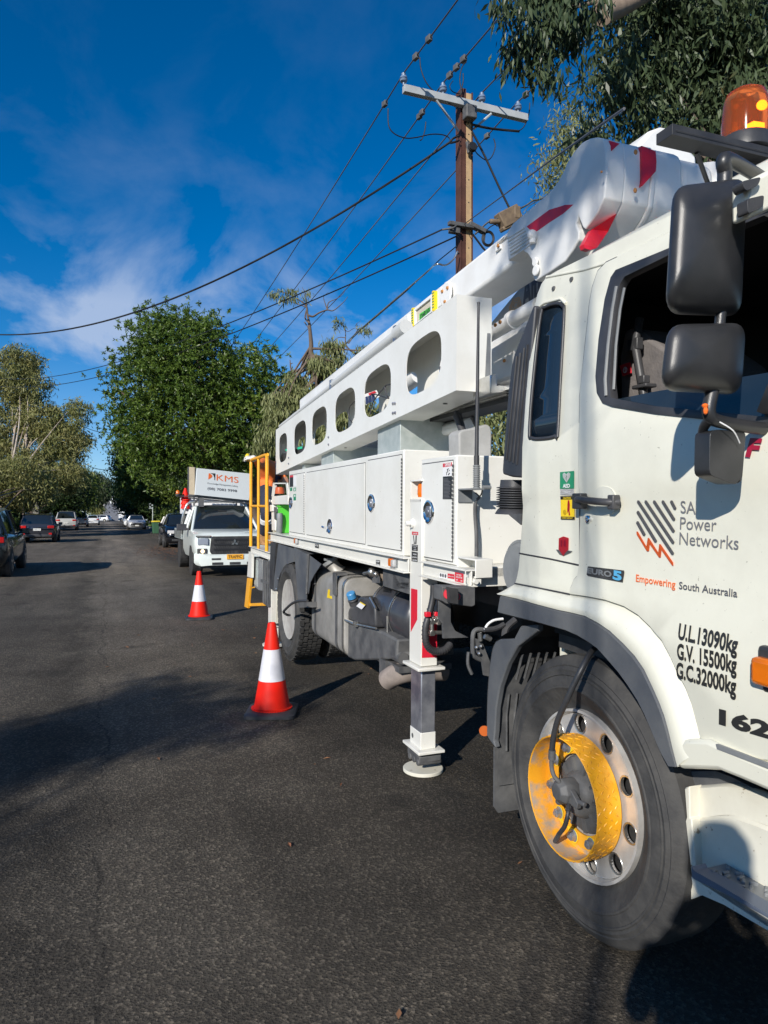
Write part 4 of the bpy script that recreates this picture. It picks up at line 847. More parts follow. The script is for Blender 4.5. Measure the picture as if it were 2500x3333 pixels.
for (u0,v0,v1) in ((95,1055,1195),(252,925,1078)):
    for i in range(6): v=v0+10+i*(v1-v0-24)/6; m.prism([tx('E',u,v_,2.018) for u,v_ in [(u0-4,v+6),(u0+5,v-2),(u0+5,v+6),(u0-4,v+14)]],(.004,0,0))
sub('tape_marks',m,MT['dgrn'],ubm)
# lower boom, with lettering, behind
m=tm(); XLb=2.42
zt=[tx('E',u,v,XLb) for u,v in [(700,1175),(1000,800)]]
def lb_(y,dz): return 2.93+(-.056)*(y-3.3)+dz
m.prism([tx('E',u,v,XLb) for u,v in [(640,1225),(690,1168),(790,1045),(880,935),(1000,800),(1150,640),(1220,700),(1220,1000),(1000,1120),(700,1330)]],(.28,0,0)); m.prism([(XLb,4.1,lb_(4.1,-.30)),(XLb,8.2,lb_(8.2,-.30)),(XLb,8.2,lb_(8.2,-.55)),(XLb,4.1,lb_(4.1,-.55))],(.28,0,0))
lowb=sub('lower_boom', m, mat('boom_side_shaded',(.40,.41,.41),.5), bevel=.01)  # white boom; shade under the upper boom is put into this grey
m=tm(); put_text(m,'Altec',tx('E',930,1062,XLb-.003),tx('E',1140,900,XLb-.003),(0,0,1),.20,bold=.04); sub('boom_lettering',m,MT['dg'],lowb)
m=tm()
for s in (1,.68,.38):
    c=(880,1030); q=[(c[0]+dx*s,c[1]+dy*s) for dx,dy in [(-48,15),(-20,-45),(25,-62),(42,-20),(38,35),(-45,65)]]
    h=[(c[0]+dx*s*.86,c[1]+dy*s*.86) for dx,dy in [(-48,15),(-20,-45),(25,-62),(42,-20),(38,35),(-45,65)]]
    m.prism([tx('E',u,v,XLb-.004) for u,v in q],(.002,0,0),holes=[[tx('E',u,v,XLb-.004) for u,v in h]])
sub('boom_emblem',m,mat('tan_mark',(.62,.38,.18),.5),lowb)
# hydraulic cylinder in front of it
m=tm(); a=tx('E',640,1290,2.18); b=tx('E',850,1150,2.18); e=tx('E',1060,1030,2.18); m.tube([a,b],.042,20); m.tube([b,b+(e-b)*.10],.055,20); m.tube([b+(e-b)*.10,e],.045,20); cyl=sub('lift_cylinder', m, MT['fibre'], smooth=40)
m=tm(); [m.ball(tx('E',u,v,2.10),(.01,.014,.012),8) for u,v in [(692,1202),(727,1182),(763,1160)]]; [m.ball(tx('E',u,v,2.28),(.01,.014,.012),8) for u,v in [(795,1452)]]; sub('cylinder_bolt', m, MT['rust'], cyl)
m=tm(); q=[tx('E',u,v,2.30) for u,v in [(560,1420),(690,1310),(900,1190),(1000,1120),(1000,1500),(820,1580),(560,1660)]]; m.prism(q,(.35,0,0)); sub('turret_side', m, MT['fibre'], bevel=.01)
m=tm(); m.prism([ty('E',u,v,3.4) for u,v in [(690,1560),(735,1555),(740,1640),(820,1640),(820,1690),(690,1700)]],(0,.2,0)); sub('rest_bracket', m, MT['alu'], bevel=.004)

# ---- elbow cover
el=[(92,655),(130,600),(200,540),(330,430),(372,388),(405,340),(432,290),(455,235),(490,178),(540,118),(590,92),(630,85),(668,92),(682,130),(690,300),(676,450),(640,530),(600,590),(562,640),(545,625),(520,560),(505,610),(525,650),(522,700),(490,760),(440,832),(350,895),(262,950),(248,920),(262,890),(245,860),(238,820),(215,785),(180,765),(150,772),(100,830),(95,740)]
XE=1.99
m=tm(); m.prism([tx('A',u,v,XE) for u,v in el],(.10,0,0)); elb=sub('elbow_cover', m, MT['fibre'], bevel=.018, seg=3)
# D-shaped shells going across
prof_s=[tx('A',u,v,XE) for u,v in [(330,430),(432,290),(490,178),(540,118),(590,92),(630,85),(668,92),(682,130),(690,300),(676,450),(640,530),(600,600),(560,680),(500,800)]]
prof2=[Vector((0,p.y,p.z)) for p in prof_s]
def shell(mb,x0,x1,grow=0,n=1):
    cc=sum(prof2,Vector())/len(prof2); rings=[]
    for i in range(n+1):
        x=x0+(x1-x0)*i/n; rings.append([Vector((x,cc.y+(p.y-cc.y)*(1+grow),cc.z+(p.z-cc.z)*(1+grow))) for p in prof2]+[Vector((x,3.4,2.93))])
    mb.loft(rings)
fshell=MT['fibre']  # plain fibreglass white, same as the elbow side
m=tm(); shell(m,XE+.095,2.235,-.01); sub('elbow_shell', m, fshell, elb, bevel=.012)
m=tm(); shell(m,2.23,2.255,.025); sub('shell_flange', m, fshell, elb, bevel=.006)
m=tm(); shell(m,2.25,2.42,.0); sub('elbow_shell', m, fshell, elb, bevel=.02)
m=tm(); shell(m,2.42,2.62,-.09); sub('elbow_shell', m, fshell, elb, bevel=.03)
m=tm(); shell(m,2.62,2.95,.05); sub('elbow_shell', m, fshell, elb, bevel=.04)
# tall guard plate behind
yg=3.05
m=tm(); q=[ty('A',u,v,yg) for u,v in [(860,200),(900,100),(950,45),(1010,22),(1060,30),(1105,75),(1160,130),(1230,200),(1240,400),(1240,620),(860,700)]]; m.prism(q,(0,.35,0)); sub('pivot_guard', m, fshell, elb, bevel=.03)
m=tm(); q=[ty('A',u,v,3.0) for u,v in [(1440,230),(1490,225),(1520,300),(1525,340),(1440,330)]]; m.prism(q,(0,.2,0)); sub('far_guard', m, fshell, elb, bevel=.02)
# chevrons
plate('red_chevron','A',[[(210,622),(345,522),(440,492),(490,490),(428,545),(345,598),(255,662)]],XE-.001,MT['red'],elb)
yf=min(p.y for p in prof_s)
def fr(name,q,off=.006,mt='red'):
    m=tm(); pts=[]
    for u,v in q:
        # find the point on the shell front (profile in y,z)
        p=ty('A',u,v,yf); 
        for _ in range(4):
            z=p.z; best=None
            for a,b in zip(prof2[4:],prof2[5:]):
                lo,hi=sorted((a.z,b.z))
                if lo<=z<=hi and a.z!=b.z and b.z<=a.z+1e-6: best=a.y+(b.y-a.y)*(z-a.z)/(b.z-a.z)
            p=ty('A',u,v,(best if best else yf)-off)
        pts.append(p)
    m.prism(pts,(0,.03,0)); return sub(name,m,MT[mt],elb)
fr('red_chevron',[(752,543),(700,650),(632,750),(592,762),(560,752),(553,728),(602,640)])
fr('red_chevron',[(708,106),(768,124),(722,166)])
fr('red_chevron',[(900,136),(985,170),(990,235),(986,290),(905,378)],.02)
m=tm(); 
for u,v in [(865,175),(862,405)]: p=ty('A',u,v,yf-.02); m.ball(p,(.010,.006,.012),8)
p=ty('A',660,293,yf-.02); m.ball(p,.006,6)
sub('cover_bolt', m, MT['rust'], elb)
# ribs on the elbow side and hinge eye
m=tm()
for i in range(7): m.tube([tx('A',100+i*3,690+i*20,XE-.002),tx('A',200+i*7,628+i*16,XE-.002)],.004,6)
sub('cover_rib', m, MT['fibre'], elb, smooth=60)
m=tm(); p=tx('A',246,675,XE-.02); m.ball(p,(.03,.022,.03),12); m.tube([p,p+Vector((0,.0,-.04))],.018,10); p=tx('A',270,885,XE-.01); m.lathe([(0,.03),(.01,.026)],p,(-1,0,0),16); p=tx('A',266,835,XE-.01); m.lathe([(0,.026),(.01,.022)],p,(-1,0,0),16); sub('cover_hinge', m, MT['fibre'], elb, bevel=.004)
# ---- stabiliser leg
m=tm(); YF_,YR_=3.77,3.945
m.box((1.643,YF_,.625),(1.747,YR_,1.60)); leg=sub('stabiliser_housing', m, MT['white'], bevel=.004)
m=tm(); m.box((1.612,3.735,.602),(1.785,3.98,.622)); sub('housing_flange', m, MT['white'], leg, bevel=.006)
m=tm(); m.box((1.65,3.78,.20),(1.742,3.937,.60)); ram=sub('stabiliser_ram', m, MT['steel'], bevel=.006)
m=tm(); m.box((1.648,3.778,.135),(1.744,3.939,.235)); m.box((1.618,3.735,.118),(1.785,3.985,.136)); sub('ram_foot', m, MT['white'], ram, bevel=.004)
m=tm(); m.box((1.635,3.765,.062),(1.775,3.95,.10)); 
for y in (3.79,3.85,3.91): m.tube([(1.63,y,.062),(1.78,y,.062)],.022,8)
m.box((1.66,3.79,.095),(1.75,3.93,.12)); sub('ram_joint', m, MT['grim'], ram, bevel=.006)
m=tm(); m.lathe([(0,.116),(.003,.119),(.018,.119),(.021,.116)],(1.70,3.86,-.018),(0,0,1),48); sub('foot_pad', m, MT['step'], ram, smooth=40)
m=tm(); m.lathe([(0,.015),(.001,.013)],(1.6475,3.90,.185),(-1,0,0),14); sub('ram_hole', m, MT['grim'], ram)
XG=1.642
plate('leg_chevron','I',[[(243,318),(300,330),(298,600),(240,712)]],XG,MT['red'],leg)
m=tm(); q=[ty('I',u,v,YF_-.001) for u,v in [(345,690),(476,560),(476,938),(341,943)]]; m.prism(q,(0,-.001,0)); sub('leg_chevron', m, MT['red'], leg)
plate('leg_danger','G',[[(230,1056),(305,1062),(305,1100),(230,1095)]],XG,MT['dred'],leg); plate('leg_text_field','G',[[(229,1212),(301,1222),(300,1297),(228,1290)],[(226,1300),(300,1312),(298,1432),(224,1420)]],XG,MT['bk'],leg)
plate('leg_drawing','G',[[(243,1103),(252,1103),(262,1200),(254,1203)],[(274,1103),(288,1103),(284,1200),(270,1208)],[(250,1196),(284,1196),(284,1208),(250,1205)]],XG,MT['bk'],leg)
m=tm()
def g_l(s,u0,v0,u1,v1,h): put_text(m,s,tx('G',u0,v0,XG-.002),tx('G',u1,v1,XG-.002),(0,0,1),(tx('G',u0,v0-h,XG)-tx('G',u0,v0,XG)).length,bold=.02)
g_l('DANGER',244,1086,298,1089,16); g_l('MAXIMUM',243,1340,285,1346,16); g_l('OUTRIGGER PAD',231,1375,296,1383,15); g_l('LOAD 70kN',234,1412,292,1421,18); g_l('OUTRIGGER',233,1235,296,1240,10); g_l('ZONE',250,1258,280,1262,10); g_l('CLEAR',250,1282,285,1286,10)
sub('leg_text', m, MT['dwh'], leg)
m=tm(); c=tx('G',240,958,1.643); m.lathe([(0,.030),(.012,.026),(.014,.014),(.035,.016),(.045,.014)],c,(-1,0,0),20); sub('push_knob', m, MT['white'], leg, smooth=40)
# flasher recess housing above the leg
m=tm(); a=ty('G',212,440,3.84); b=ty('G',345,725,3.84)
m.box((1.643,3.80,1.58),(1.655,3.945,1.72)); m.box((1.643,3.80,1.70),(1.76,3.945,1.712)); m.box((1.643,3.80,1.58),(1.76,3.945,1.592)); m.box((1.65,3.935,1.59),(1.76,3.945,1.70))
m2=tm(); m2.box((1.643,3.935,1.58),(1.76,3.945,1.712)); m2.box((1.643,3.78,1.702),(1.76,3.945,1.712)); m2.box((1.643,3.78,1.58),(1.76,3.945,1.600)); fh=sub('flasher_housing', m2, MT['white'], leg, bevel=.002)
m=tm(); m.lathe([(0,.03),(.02,.034),(.07,.032),(.085,.02)],(1.69,3.86,1.61),(0,0,1),20); sub('amber_flasher', m, MT['lens'], fh, smooth=40)
# hydraulic hose on the leg
m=tm(); Yh=3.70
hp=[ty('I',445,280,Yh),ty('I',440,400,Yh),ty('I',410,540,Yh),ty('I',375,660,Yh),ty('I',375,790,Yh),ty('I',410,860,Yh),ty('I',470,885,Yh),ty('I',550,870,Yh-.0),ty('I',595,820,Yh+.02)]
sp=smooth_path(hp,8); m.tube(sp,[.019]*len(sp),12)
for i in range(14,len(sp)-1,2): m.tube([sp[i],sp[i].lerp(sp[i+1],.6)],.022,12)
hz=sub('hydraulic_hose', m, MT['blk'], leg, smooth=40)
m=tm(); m.tube([ty('I',440,600,Yh),ty('I',485,600,Yh)],.018,6); m.tube([ty('I',430,620,Yh),ty('I',432,715,Yh)],.013,6); m.tube([ty('I',430,715,Yh),ty('I',525,715,Yh)],.012,6); m.obox(ty('I',432,610,Yh),.03,.03,.035); m.obox(ty('I',430,720,Yh),.03,.03,.03); m.obox(ty('I',488,605,Yh),.02,.035,.05); sub('hose_fitting', m, MT['alu'], leg, bevel=.003)
m=tm(); m.obox(ty('I',392,552,Yh-.02),.034,.03,.028); m.obox(ty('I',466,548,Yh+.0),.02,.03,.024); sub('red_strap', m, MT['red'], leg, bevel=.004)
# ---- outrigger stub tube and cross beam in front of the locker
Yb=3.30
def gy(u,v,Y=3.13): return ty('G',u,v,Y)
m=tm(); a=gy(1010,1400); b=gy(1222,1625); x0,x1=a.x,b.x
m.box((x0,3.13,b.z),(x1,3.138,a.z)); m.box((x0,3.332,b.z),(x1,3.34,a.z)); m.box((x0,3.138,a.z-.008),(x1,3.332,a.z)); m.box((x0,3.138,b.z),(x1,3.332,b.z+.008)); m.box((x1-.01,3.138,b.z+.008),(x1,3.332,a.z-.008)); bm_x=gy(1440,1490,3.16)
stub=sub('outrigger_stub', m, MT['white'], bevel=.006)
m=tm(); z0=ty('G',1225,1620,3.2).z; z1=ty('G',1225,1490,3.2).z; m.box((x1-.01,3.2,z0),(3.9,3.34,z1)); sub('outrigger_beam', m, MT['white'], bevel=.004)
m=tm(); m.prism([ty('G',u,v,3.14) for u,v in [(890,1620),(1080,1640),(1078,1700),(1050,1728),(930,1725),(895,1680)]],(0,.012,0)); m.lathe([(0,.014),(.02,.012)],ty('G',1000,1670,3.138),(0,-1,0),14); sub('stub_bracket', m, MT['white'], stub)
m=tm(); m.prism([ty('G',u,v,3.25) for u,v in [(1340,1625),(1440,1625),(1440,1730),(1350,1780)]],(0,.05,0)); sub('cab_mount', m, MT['white'], stub)
# ---- whip aerial
ya=3.24
m=tm(); top=ty('E',600,1010,ya); b1=ty('C',1391,330,ya); b2=ty('C',1391,385,ya); b3=ty('C',1391,525,ya)
m.tube([top,top+Vector((0,0,-.02)),b1],[.008,.0065,.011],10); m.tube([b1,b2],.014,12)
ant=sub('whip_aerial', m, MT['blk'], smooth=60)
m=tm(); n=11; pr_=[(0,.013)]
L_=(b2-b3).length
for i in range(n): s=L_*(i+.1)/n; pr_+=[(s,.0145),(s+L_*.02,.019),(s+L_*.055,.019),(s+L_*.07,.0145)]
m.lathe(pr_,b2,(b3-b2),16); sub('aerial_spring', m, MT['grey'], ant, smooth=40)
m=tm(); p=ty('G',1000,535,ya); m.box((p.x-.035,ya-.03,p.z-.004),(p.x+.04,3.36,p.z+.004)); q=ty('G',935,560,3.35); m.box((p.x-.035,3.352,q.z-.06),(p.x+.045,3.358,q.z+.01)); m.tube([ty('G',1100,515,ya),ty('G',1195,515,ya)],.011,10); sub('aerial_bracket', m, MT['grey'], ant)
m=tm(); q0=ty('G',1008,700,3.33); q1=ty('G',1020,1360,3.32); m.tube(smooth_path([q0,ty('G',1005,850,3.33),ty('G',1020,1100,3.32),q1],5),.010,10); m.tube(smooth_path([ty('G',1010,580,3.3),ty('G',1060,640,3.3),ty('G',1010,690,3.32)],5),.004,6); m.tube(smooth_path([ty('G',1095,530,3.27),ty('G',1080,600,3.3),ty('G',1020,660,3.32)],5),.004,6); sub('aerial_cable', m, MT['grim'], ant, smooth=60)
# ---- rear wheels
def dual(x0, name, s=1):
    wh=tm(); wh.lathe([(.0,.292),(-.004,.302),(.02,.304),(.05,.292),(.13,.275),(.16,.262),(.165,.15),(.12,.12),(.11,.09),(.03,.08),(.02,.0)][:9]+[(.03,.08),(.025,.01)],(x0+.02,7.07,.50),(1,0,0),48)
    w=sub(name, wh, mat('rear_rim',(.62,.60,.55),.45,metal=.3,c2=(.45,.42,.38),scale=10) if 'rear_rim' not in bpy.data.materials else bpy.data.materials['rear_rim'], truck, smooth=40)
    tyre('tyre',x0,7.07,.50,.500,.26,w,lugs=46); return w
r1=dual(1.60,'rear_wheel')
m=tm(); [m.lathe([(0,.016),(.03,.014)],(1.78,7.07+math.cos(R(36*i))*.2,.5+math.sin(R(36*i))*.2),(-1,0,0),8) for i in range(10)]; sub('wheel_nut', m, MT['steel'], r1)
for nm,x in (('inner_rear_wheel',1.94),('inner_rear_wheel',3.30),('far_rear_wheel',3.64)):
    w=tm(); w.lathe([(.0,.29),(.25,.29)],(x,7.07,.5),(1,0,0),24); o=sub(nm,w,MT['dark']); tyre('tyre',x,7.07,.50,.500,.26,o,lugs=46)
w=tm(); w.lathe([(.0,.29),(.26,.29)],(3.66,2.17,.51),(1,0,0),24); o=sub('far_front_wheel',w,MT['rim']); tyre('tyre',3.66,2.17,.51,.512,.28,o)
# hose hanging at the rear wheel, bracket
m=tm(); m.tube(smooth_path([tx('H',432,632,1.50),tx('H',340,635,1.46),tx('H',270,665,1.46),tx('H',215,715,1.46),tx('H',195,745,1.47),tx('H',225,770,1.50),tx('H',255,775,1.56)],6),.012,10); sub('rear_air_hose', m, MT['blk'], r1, smooth=60)
m=tm(); m.prism([tx('H',u,v,1.58) for u,v in [(340,645),(440,645),(440,700),(345,700)]],(.2,0,0)); sub('hose_bracket', m, MT['grim'])
# rear mudguards: angled sheets fore and aft of the wheel
m=tm(); m.prism([ty('H',u,v,6.50) for u,v in [(295,90),(560,270),(440,560),(430,570),(345,640),(340,560)]],(0,.01,0)); 
q=[tx('H',u,v,1.60) for u,v in [(297,95),(435,165),(570,265),(500,370),(460,450),(440,560),(425,575),(420,640),(340,640),(335,600)]]; m=tm(); m.prism(q,(.006,0,0)); m.prism([q[0],q[1],q[1]+Vector((.5,0,0)),q[0]+Vector((.5,0,0))],(0,.01,0)); rm=sub('rear_mudguard', m, MT['flare'])
m=tm(); m.tube([tx('H',445,160,1.592),tx('H',425,560,1.592)],.014,6); m.lathe([(0,.016),(.01,.012)],tx('H',424,556,1.588),(-1,0,0),12); sub('mudguard_stay', m, MT['grim'], rm)
q=[tx('H',u,v,1.605) for u,v in [(140,60),(300,110),(300,240),(215,270),(165,350),(140,420),(128,530),(82,530),(100,400),(125,200)]]; m=tm(); m.prism(q,(.01,0,0)); rg=sub('rear_mudguard', m, MT['flare'])
m=tm(); [m.lathe([(0,.014),(.012,.012)],tx('H',u,v,1.603),(-1,0,0),10) for u,v in [(143,410),(123,512)]]; sub('guard_bolt', m, MT['alu'], rg)
m=tm(); m.box((1.62,7.75,.85),(3.9,7.80,1.15)); m.box((1.62,7.62,.62),(2.2,7.65,1.15)); sub('rear_valance', m, MT['dark'])
# ---- fuel tank
m=tm(); y0,y1=5.33,6.33; za,zb_=.36,.99
def tank_ring(y,s=1.0):
    q=round_poly([Vector((1.66,y,za)),Vector((1.66,y,zb_)),Vector((2.25,y,zb_)),Vector((2.25,y,za))],.10,6); c=Vector((1.955,y,(za+zb_)/2)); return [c+(p-c)*s for p in q]
m.loft([tank_ring(y0+.0,.93),tank_ring(y0-.012+.02,.975),tank_ring(y0+.03,1),tank_ring(y1-.03,1),tank_ring(y1,.95)]); tank=sub('fuel_tank', m, MT['tank'], smooth=35)
m=tm(); m.loft([tank_ring(y0+.012,.985),tank_ring(y0+.006,1.0),tank_ring(y0+.03,1.012),tank_ring(y0+.05,1.0)]); sub('tank_rim', m, MT['alu'], tank, smooth=35)
m=tm()
for yy in (5.52,6.18): m.loft([tank_ring(yy-.03,1.012),tank_ring(yy+.03,1.012)],cap=False)
m.prism([(1.652,5.48,zb_-.16),(1.652,5.57,zb_-.16),(1.652,5.57,zb_+.02),(1.652,5.48,zb_+.02)],(-.012,0,0)); m.box((1.645,5.48,zb_+.0),(1.74,5.57,zb_+.02)); m.box((1.64,6.14,zb_-.14),(1.652,6.23,zb_+.01)); m.box((1.645,6.14,zb_),(1.74,6.23,zb_+.018)); sub('tank_strap', m, MT['grim'], tank)
m=tm(); a=Vector((1.80,5.95,zb_-.02)); d=Vector((-.28,.10,.45)).normalized(); m.lathe([(0,.085),(.05,.06),(.10,.058)],a,d,24); nk=sub('filler_neck', m, MT['tank'], tank, smooth=40)
m=tm(); m.lathe([(.10,.072),(.105,.082),(.125,.082),(.132,.07),(.135,.03)],a,d,24); c=a+d*.137; m.obox(c,.09,.03,.02); sub('filler_cap', m, MT['grey'], nk, smooth=40)
m=tm(); m.prism([tx('H',u,v,1.655) for u,v in [(638,518),(655,520),(650,580),(672,585),(674,612),(628,600)]],(.003,0,0)); sub('tank_sticker', m, MT['dyel'], tank)
# ---- urea tank, air cylinder
m=tm(); ux=1.70; q=[tx('H',u,v,ux) for u,v in [(808,835),(830,840),(1100,915),(1180,940),(1330,1020),(1320,1170),(1330,1210),(1150,1225),(900,1228),(840,1200),(808,1150)]]; m.prism(q,(.42,0,0)); lt=sub('lower_tray', m, MT['grim'], bevel=.02)
m=tm(); q=[tx('H',u,v,ux) for u,v in [(835,725),(850,690),(920,675),(935,600),(960,585),(1040,600),(1100,690),(1108,905),(960,880),(830,840)]]; m.prism(q,(.35,0,0)); ad=sub('additive_tank', m, MT['blk'], bevel=.03, seg=3)
m=tm(); a=tx('H',905,665,ux+.03); d=(tx('H',875,585,ux+.0)-a).normalized(); m.lathe([(0,.042),(.03,.038),(.035,.042),(.045,.042),(.05,.036)],a,d,20); ring_=sub('cap_collar', m, MT['blk'], ad, smooth=40)
m=tm(); m.lathe([(.055,.030),(.06,.037),(.10,.036),(.107,.030)],a,d,18); sub('blue_cap', m, MT['blue'], ad, smooth=30)
plate('tank_label','H',[[(962,640),(1013,672),(975,718),(920,685)]],ux-.012,MT['dwh'],ad); plate('tank_label_top','H',[[(962,640),(1013,672),(1006,680),(956,648)]],ux-.014,MT['dyel'],ad)
m=tm(); m.tube([tx('H',812,822,ux-.02),tx('H',905,862,ux-.02)],.014,8); m.tube([tx('H',930,868,ux-.02),tx('H',1120,908,ux-.02)],.008,8); m.obox(tx('H',915,862,ux-.02),.03,.04,.04); m.tube([tx('H',1060,600,ux),tx('H',1118,705,ux)],.009,6); sub('tank_clamp', m, MT['alu'], ad)
m=tm(); cx,cz=1.93,.80; 
a=tx('H',1130,1000,1.7); yA,yB=4.25,4.98; m.lathe([(0,.01),(.0,.14),(.03,.185),(.05,.19),(yB-yA-.05,.19),(yB-yA-.02,.17),(yB-yA,.13)],(1.93,yB,.80),(0,-1,0),40); air=sub('air_cylinder', m, mat('cylinder_black',(.030,.032,.040),.3,c2=(.05,.05,.055),coat=.3), smooth=40)
m=tm(); [m.lathe([(0,.194),(.0,.198),(.012,.198),(.012,.194)],(1.93,y,.80),(0,-1,0),40,ring=True) for y in (4.90,4.55)]; m.tube([(1.73,4.55,.80),(1.735,4.55,.50)],.006,6); m.tube([(1.73,4.90,.80),(1.735,4.90,.52)],.006,6); sub('cylinder_band', m, MT['alu'], air)
m=tm(); m.box((1.72,4.3,.46),(2.1,5.05,.50)); m.tube([(1.74,4.95,.56),(1.74,4.28,.56)],.04,12); m.box((1.70,4.5,.38),(1.78,4.62,.50)); sub('cylinder_tray', m, MT['grim'], air)
# valve and bags under the rail
m=tm(); m.tube([tx('C',730,1022,1.66),tx('C',775,1012,1.66)],.012,8); c=tx('C',775,1015,1.66); m.ball(c,(.03,.03,.035),10); m.ball(tx('C',800,1025,1.66),(.02,.02,.02),8); sub('drain_valve', m, MT['alu'], smooth=60)
m=tm(); m.prism([tx('C',u,v,1.67) for u,v in [(775,1003),(800,1015),(820,1045),(820,1078),(778,1075)]],(.006,0,0)); sub('valve_bracket', m, MT['grim'])
m=tm(); m.prism([tx('C',u,v,1.70) for u,v in [(820,1020),(900,1035),(898,1085),(880,1090),(830,1068),(818,1050)]],(.08,0,0)); sub('tool_roll', m, mat('canvas',(.30,.24,.18),.9,c2=(.16,.12,.09),scale=30), bevel=.01)
m=tm(); m.prism([tx('C',u,v,1.66) for u,v in [(900,1010),(935,1075),(1000,1075),(1000,1110),(898,1110)]],(.01,0,0)); m.box((1.66,4.0,1.02),(2.0,4.45,1.15)); sub('gusset', m, MT['grim'])
# exhaust outlet
m=tm(); m.tube(smooth_path([tx('C',870,1645,1.72),tx('C',920,1615,1.75),tx('C',1010,1595,1.85),tx('C',1200,1590,2.1)],6),.072,24); m.tube([(2.15,3.6,.40),(2.3,2.6,.55)],.07,16); sub('exhaust_pipe', m, MT['taupe'], smooth=60)
# ---- tail end: side step deck, hand rails, toolbox, ladder
XR=1.60
def K_(u,v,X=XR): return tx('K',u,v,X)
yt0,yt1=8.10,9.05
a=K_(350,1390); b=K_(105,1320); z_top=(a.z+b.z)/2; bot=K_(350,1482).z; yt0,yt1=a.y,b.y
print('tail', a,b,bot)
m=tm(); channel(m,XR,yt0,yt1,bot,z_top); m.box((1.64,yt0,z_top-.02),(3.9,yt1,z_top-.008)); tdk=sub('tail_deck', m, MT['white'], bevel=.002)
m=tm(); xr_=XR+.02
def post(u,vt,vb,r=.020): p=tx('K',u,vt,xr_); q=tx('K',u-(8 if u>300 else 5),vb,xr_); return p,q
A_=tx('K',335,222,xr_); B_=tx('K',318,1385,xr_); C_=tx('K',148,300,xr_); D_=tx('K',125,1320,xr_)
A_.y=B_.y=(A_.y+B_.y)/2; C_.y=D_.y=(C_.y+D_.y)/2; M0=tx('K',236,260,xr_); M1=tx('K',219,1345,xr_); M0.y=M1.y=(M0.y+M1.y)/2
ztop=A_.z
m.tube(smooth_path([B_,B_.lerp(A_,.5),Vector((A_.x,A_.y,ztop-.06)),Vector((A_.x,A_.y+.03,ztop)),Vector((A_.x,(A_.y+C_.y)/2,ztop)),Vector((C_.x,C_.y-.03,ztop)),Vector((C_.x,C_.y,ztop-.06)),C_.lerp(D_,.5),D_],5),.021,12)
rails=sub('hand_rail', m, MT['yel'], smooth=60)
m=tm(); m.tube([Vector((M0.x,M0.y,ztop)),M1],.019,12); sub('rail_post', m, MT['yel'], rails, smooth=60)
zm=tx('K',225,838,xr_).z; m=tm(); m.tube([Vector((A_.x,A_.y,zm)),Vector((C_.x,C_.y,zm))],.016,10); sub('mid_rail', m, MT['yel'], rails, smooth=60)
# toolbox below the tail deck
m=tm(); m.prism([tx('K',u,v,1.66) for u,v in [(150,1445),(270,1480),(268,1855),(230,1850),(148,1780)]],(.3,0,0)); tb=sub('under_box', m, MT['grey'], bevel=.006)
m=tm(); m.prism([tx('K',u,v,1.656) for u,v in [(175,1475),(222,1490),(218,1810),(170,1770)]],(.003,0,0)); sub('box_door', m, MT['galv'], tb, bevel=.002)
m=tm(); m.prism([tx('K',u,v,1.62) for u,v in [(282,1485),(370,1500),(365,2050),(345,2055),(272,1990)]],(.05,0,0)); 
for u in (300,320,345): m.tube([tx('K',u,1510,1.615),tx('K',u-6,2010,1.615)],.008,6)
m.prism([tx('K',u,v,1.61) for u,v in [(250,1715),(345,1745),(345,1780),(250,1750)]],(.01,0,0)); sub('slide_guard', m, MT['grim'])
m=tm(); m.prism([tx('K',u,v,1.60) for u,v in [(372,1270),(435,1280),(400,1850),(360,1820),(365,1480)]],(.05,0,0)); sub('mud_bracket', m, MT['dark'])
# ladder with yellow lower leg
m=tm(); m.prism([tx('K',u,v,1.60) for u,v in [(108,1395),(148,1400),(142,1700),(90,1685)]],(.03,0,0)); ld=sub('ladder_stile', m, MT['white'], bevel=.003)
m=tm(); m.prism([tx('K',u,v,1.60) for u,v in [(90,1700),(130,1710),(98,2065),(56,2045)]],(.03,0,0)); p=tx('K',100,2010,1.61); m.obox(p+Vector((.20,-.10,-.0)),.4,.05,.03); m.prism([tx('K',u,v,1.62) for u,v in [(118,2005),(270,2000),(300,2035),(110,2040)]],(.02,0,0)); m.prism([tx('K',u,v,1.9) for u,v in [(130,1815),(170,1805),(170,1820),(135,1830)]],(.02,0,0)); sub('ladder_foot', m, MT['yel'], ld, bevel=.003)
# rear outrigger leg
m=tm(); m.box((1.63,8.0,.16),(1.74,8.16,.95)); rl=sub('rear_stabiliser', m, MT['white'], bevel=.004)
m=tm(); m.prism([tx('H',u,v,1.62) for u,v in [(75,525),(128,535),(112,860),(70,850)]],(.08,0,0)); 
sub('rear_ram', m, MT['step'], rl, bevel=.004)
m=tm(); m.lathe([(0,.13),(.02,.13)],(1.68,8.08,-.06),(0,0,1),32); m.box((1.65,8.02,-.05),(1.72,8.14,.17)); sub('rear_foot_pad', m, MT['white'], rl)
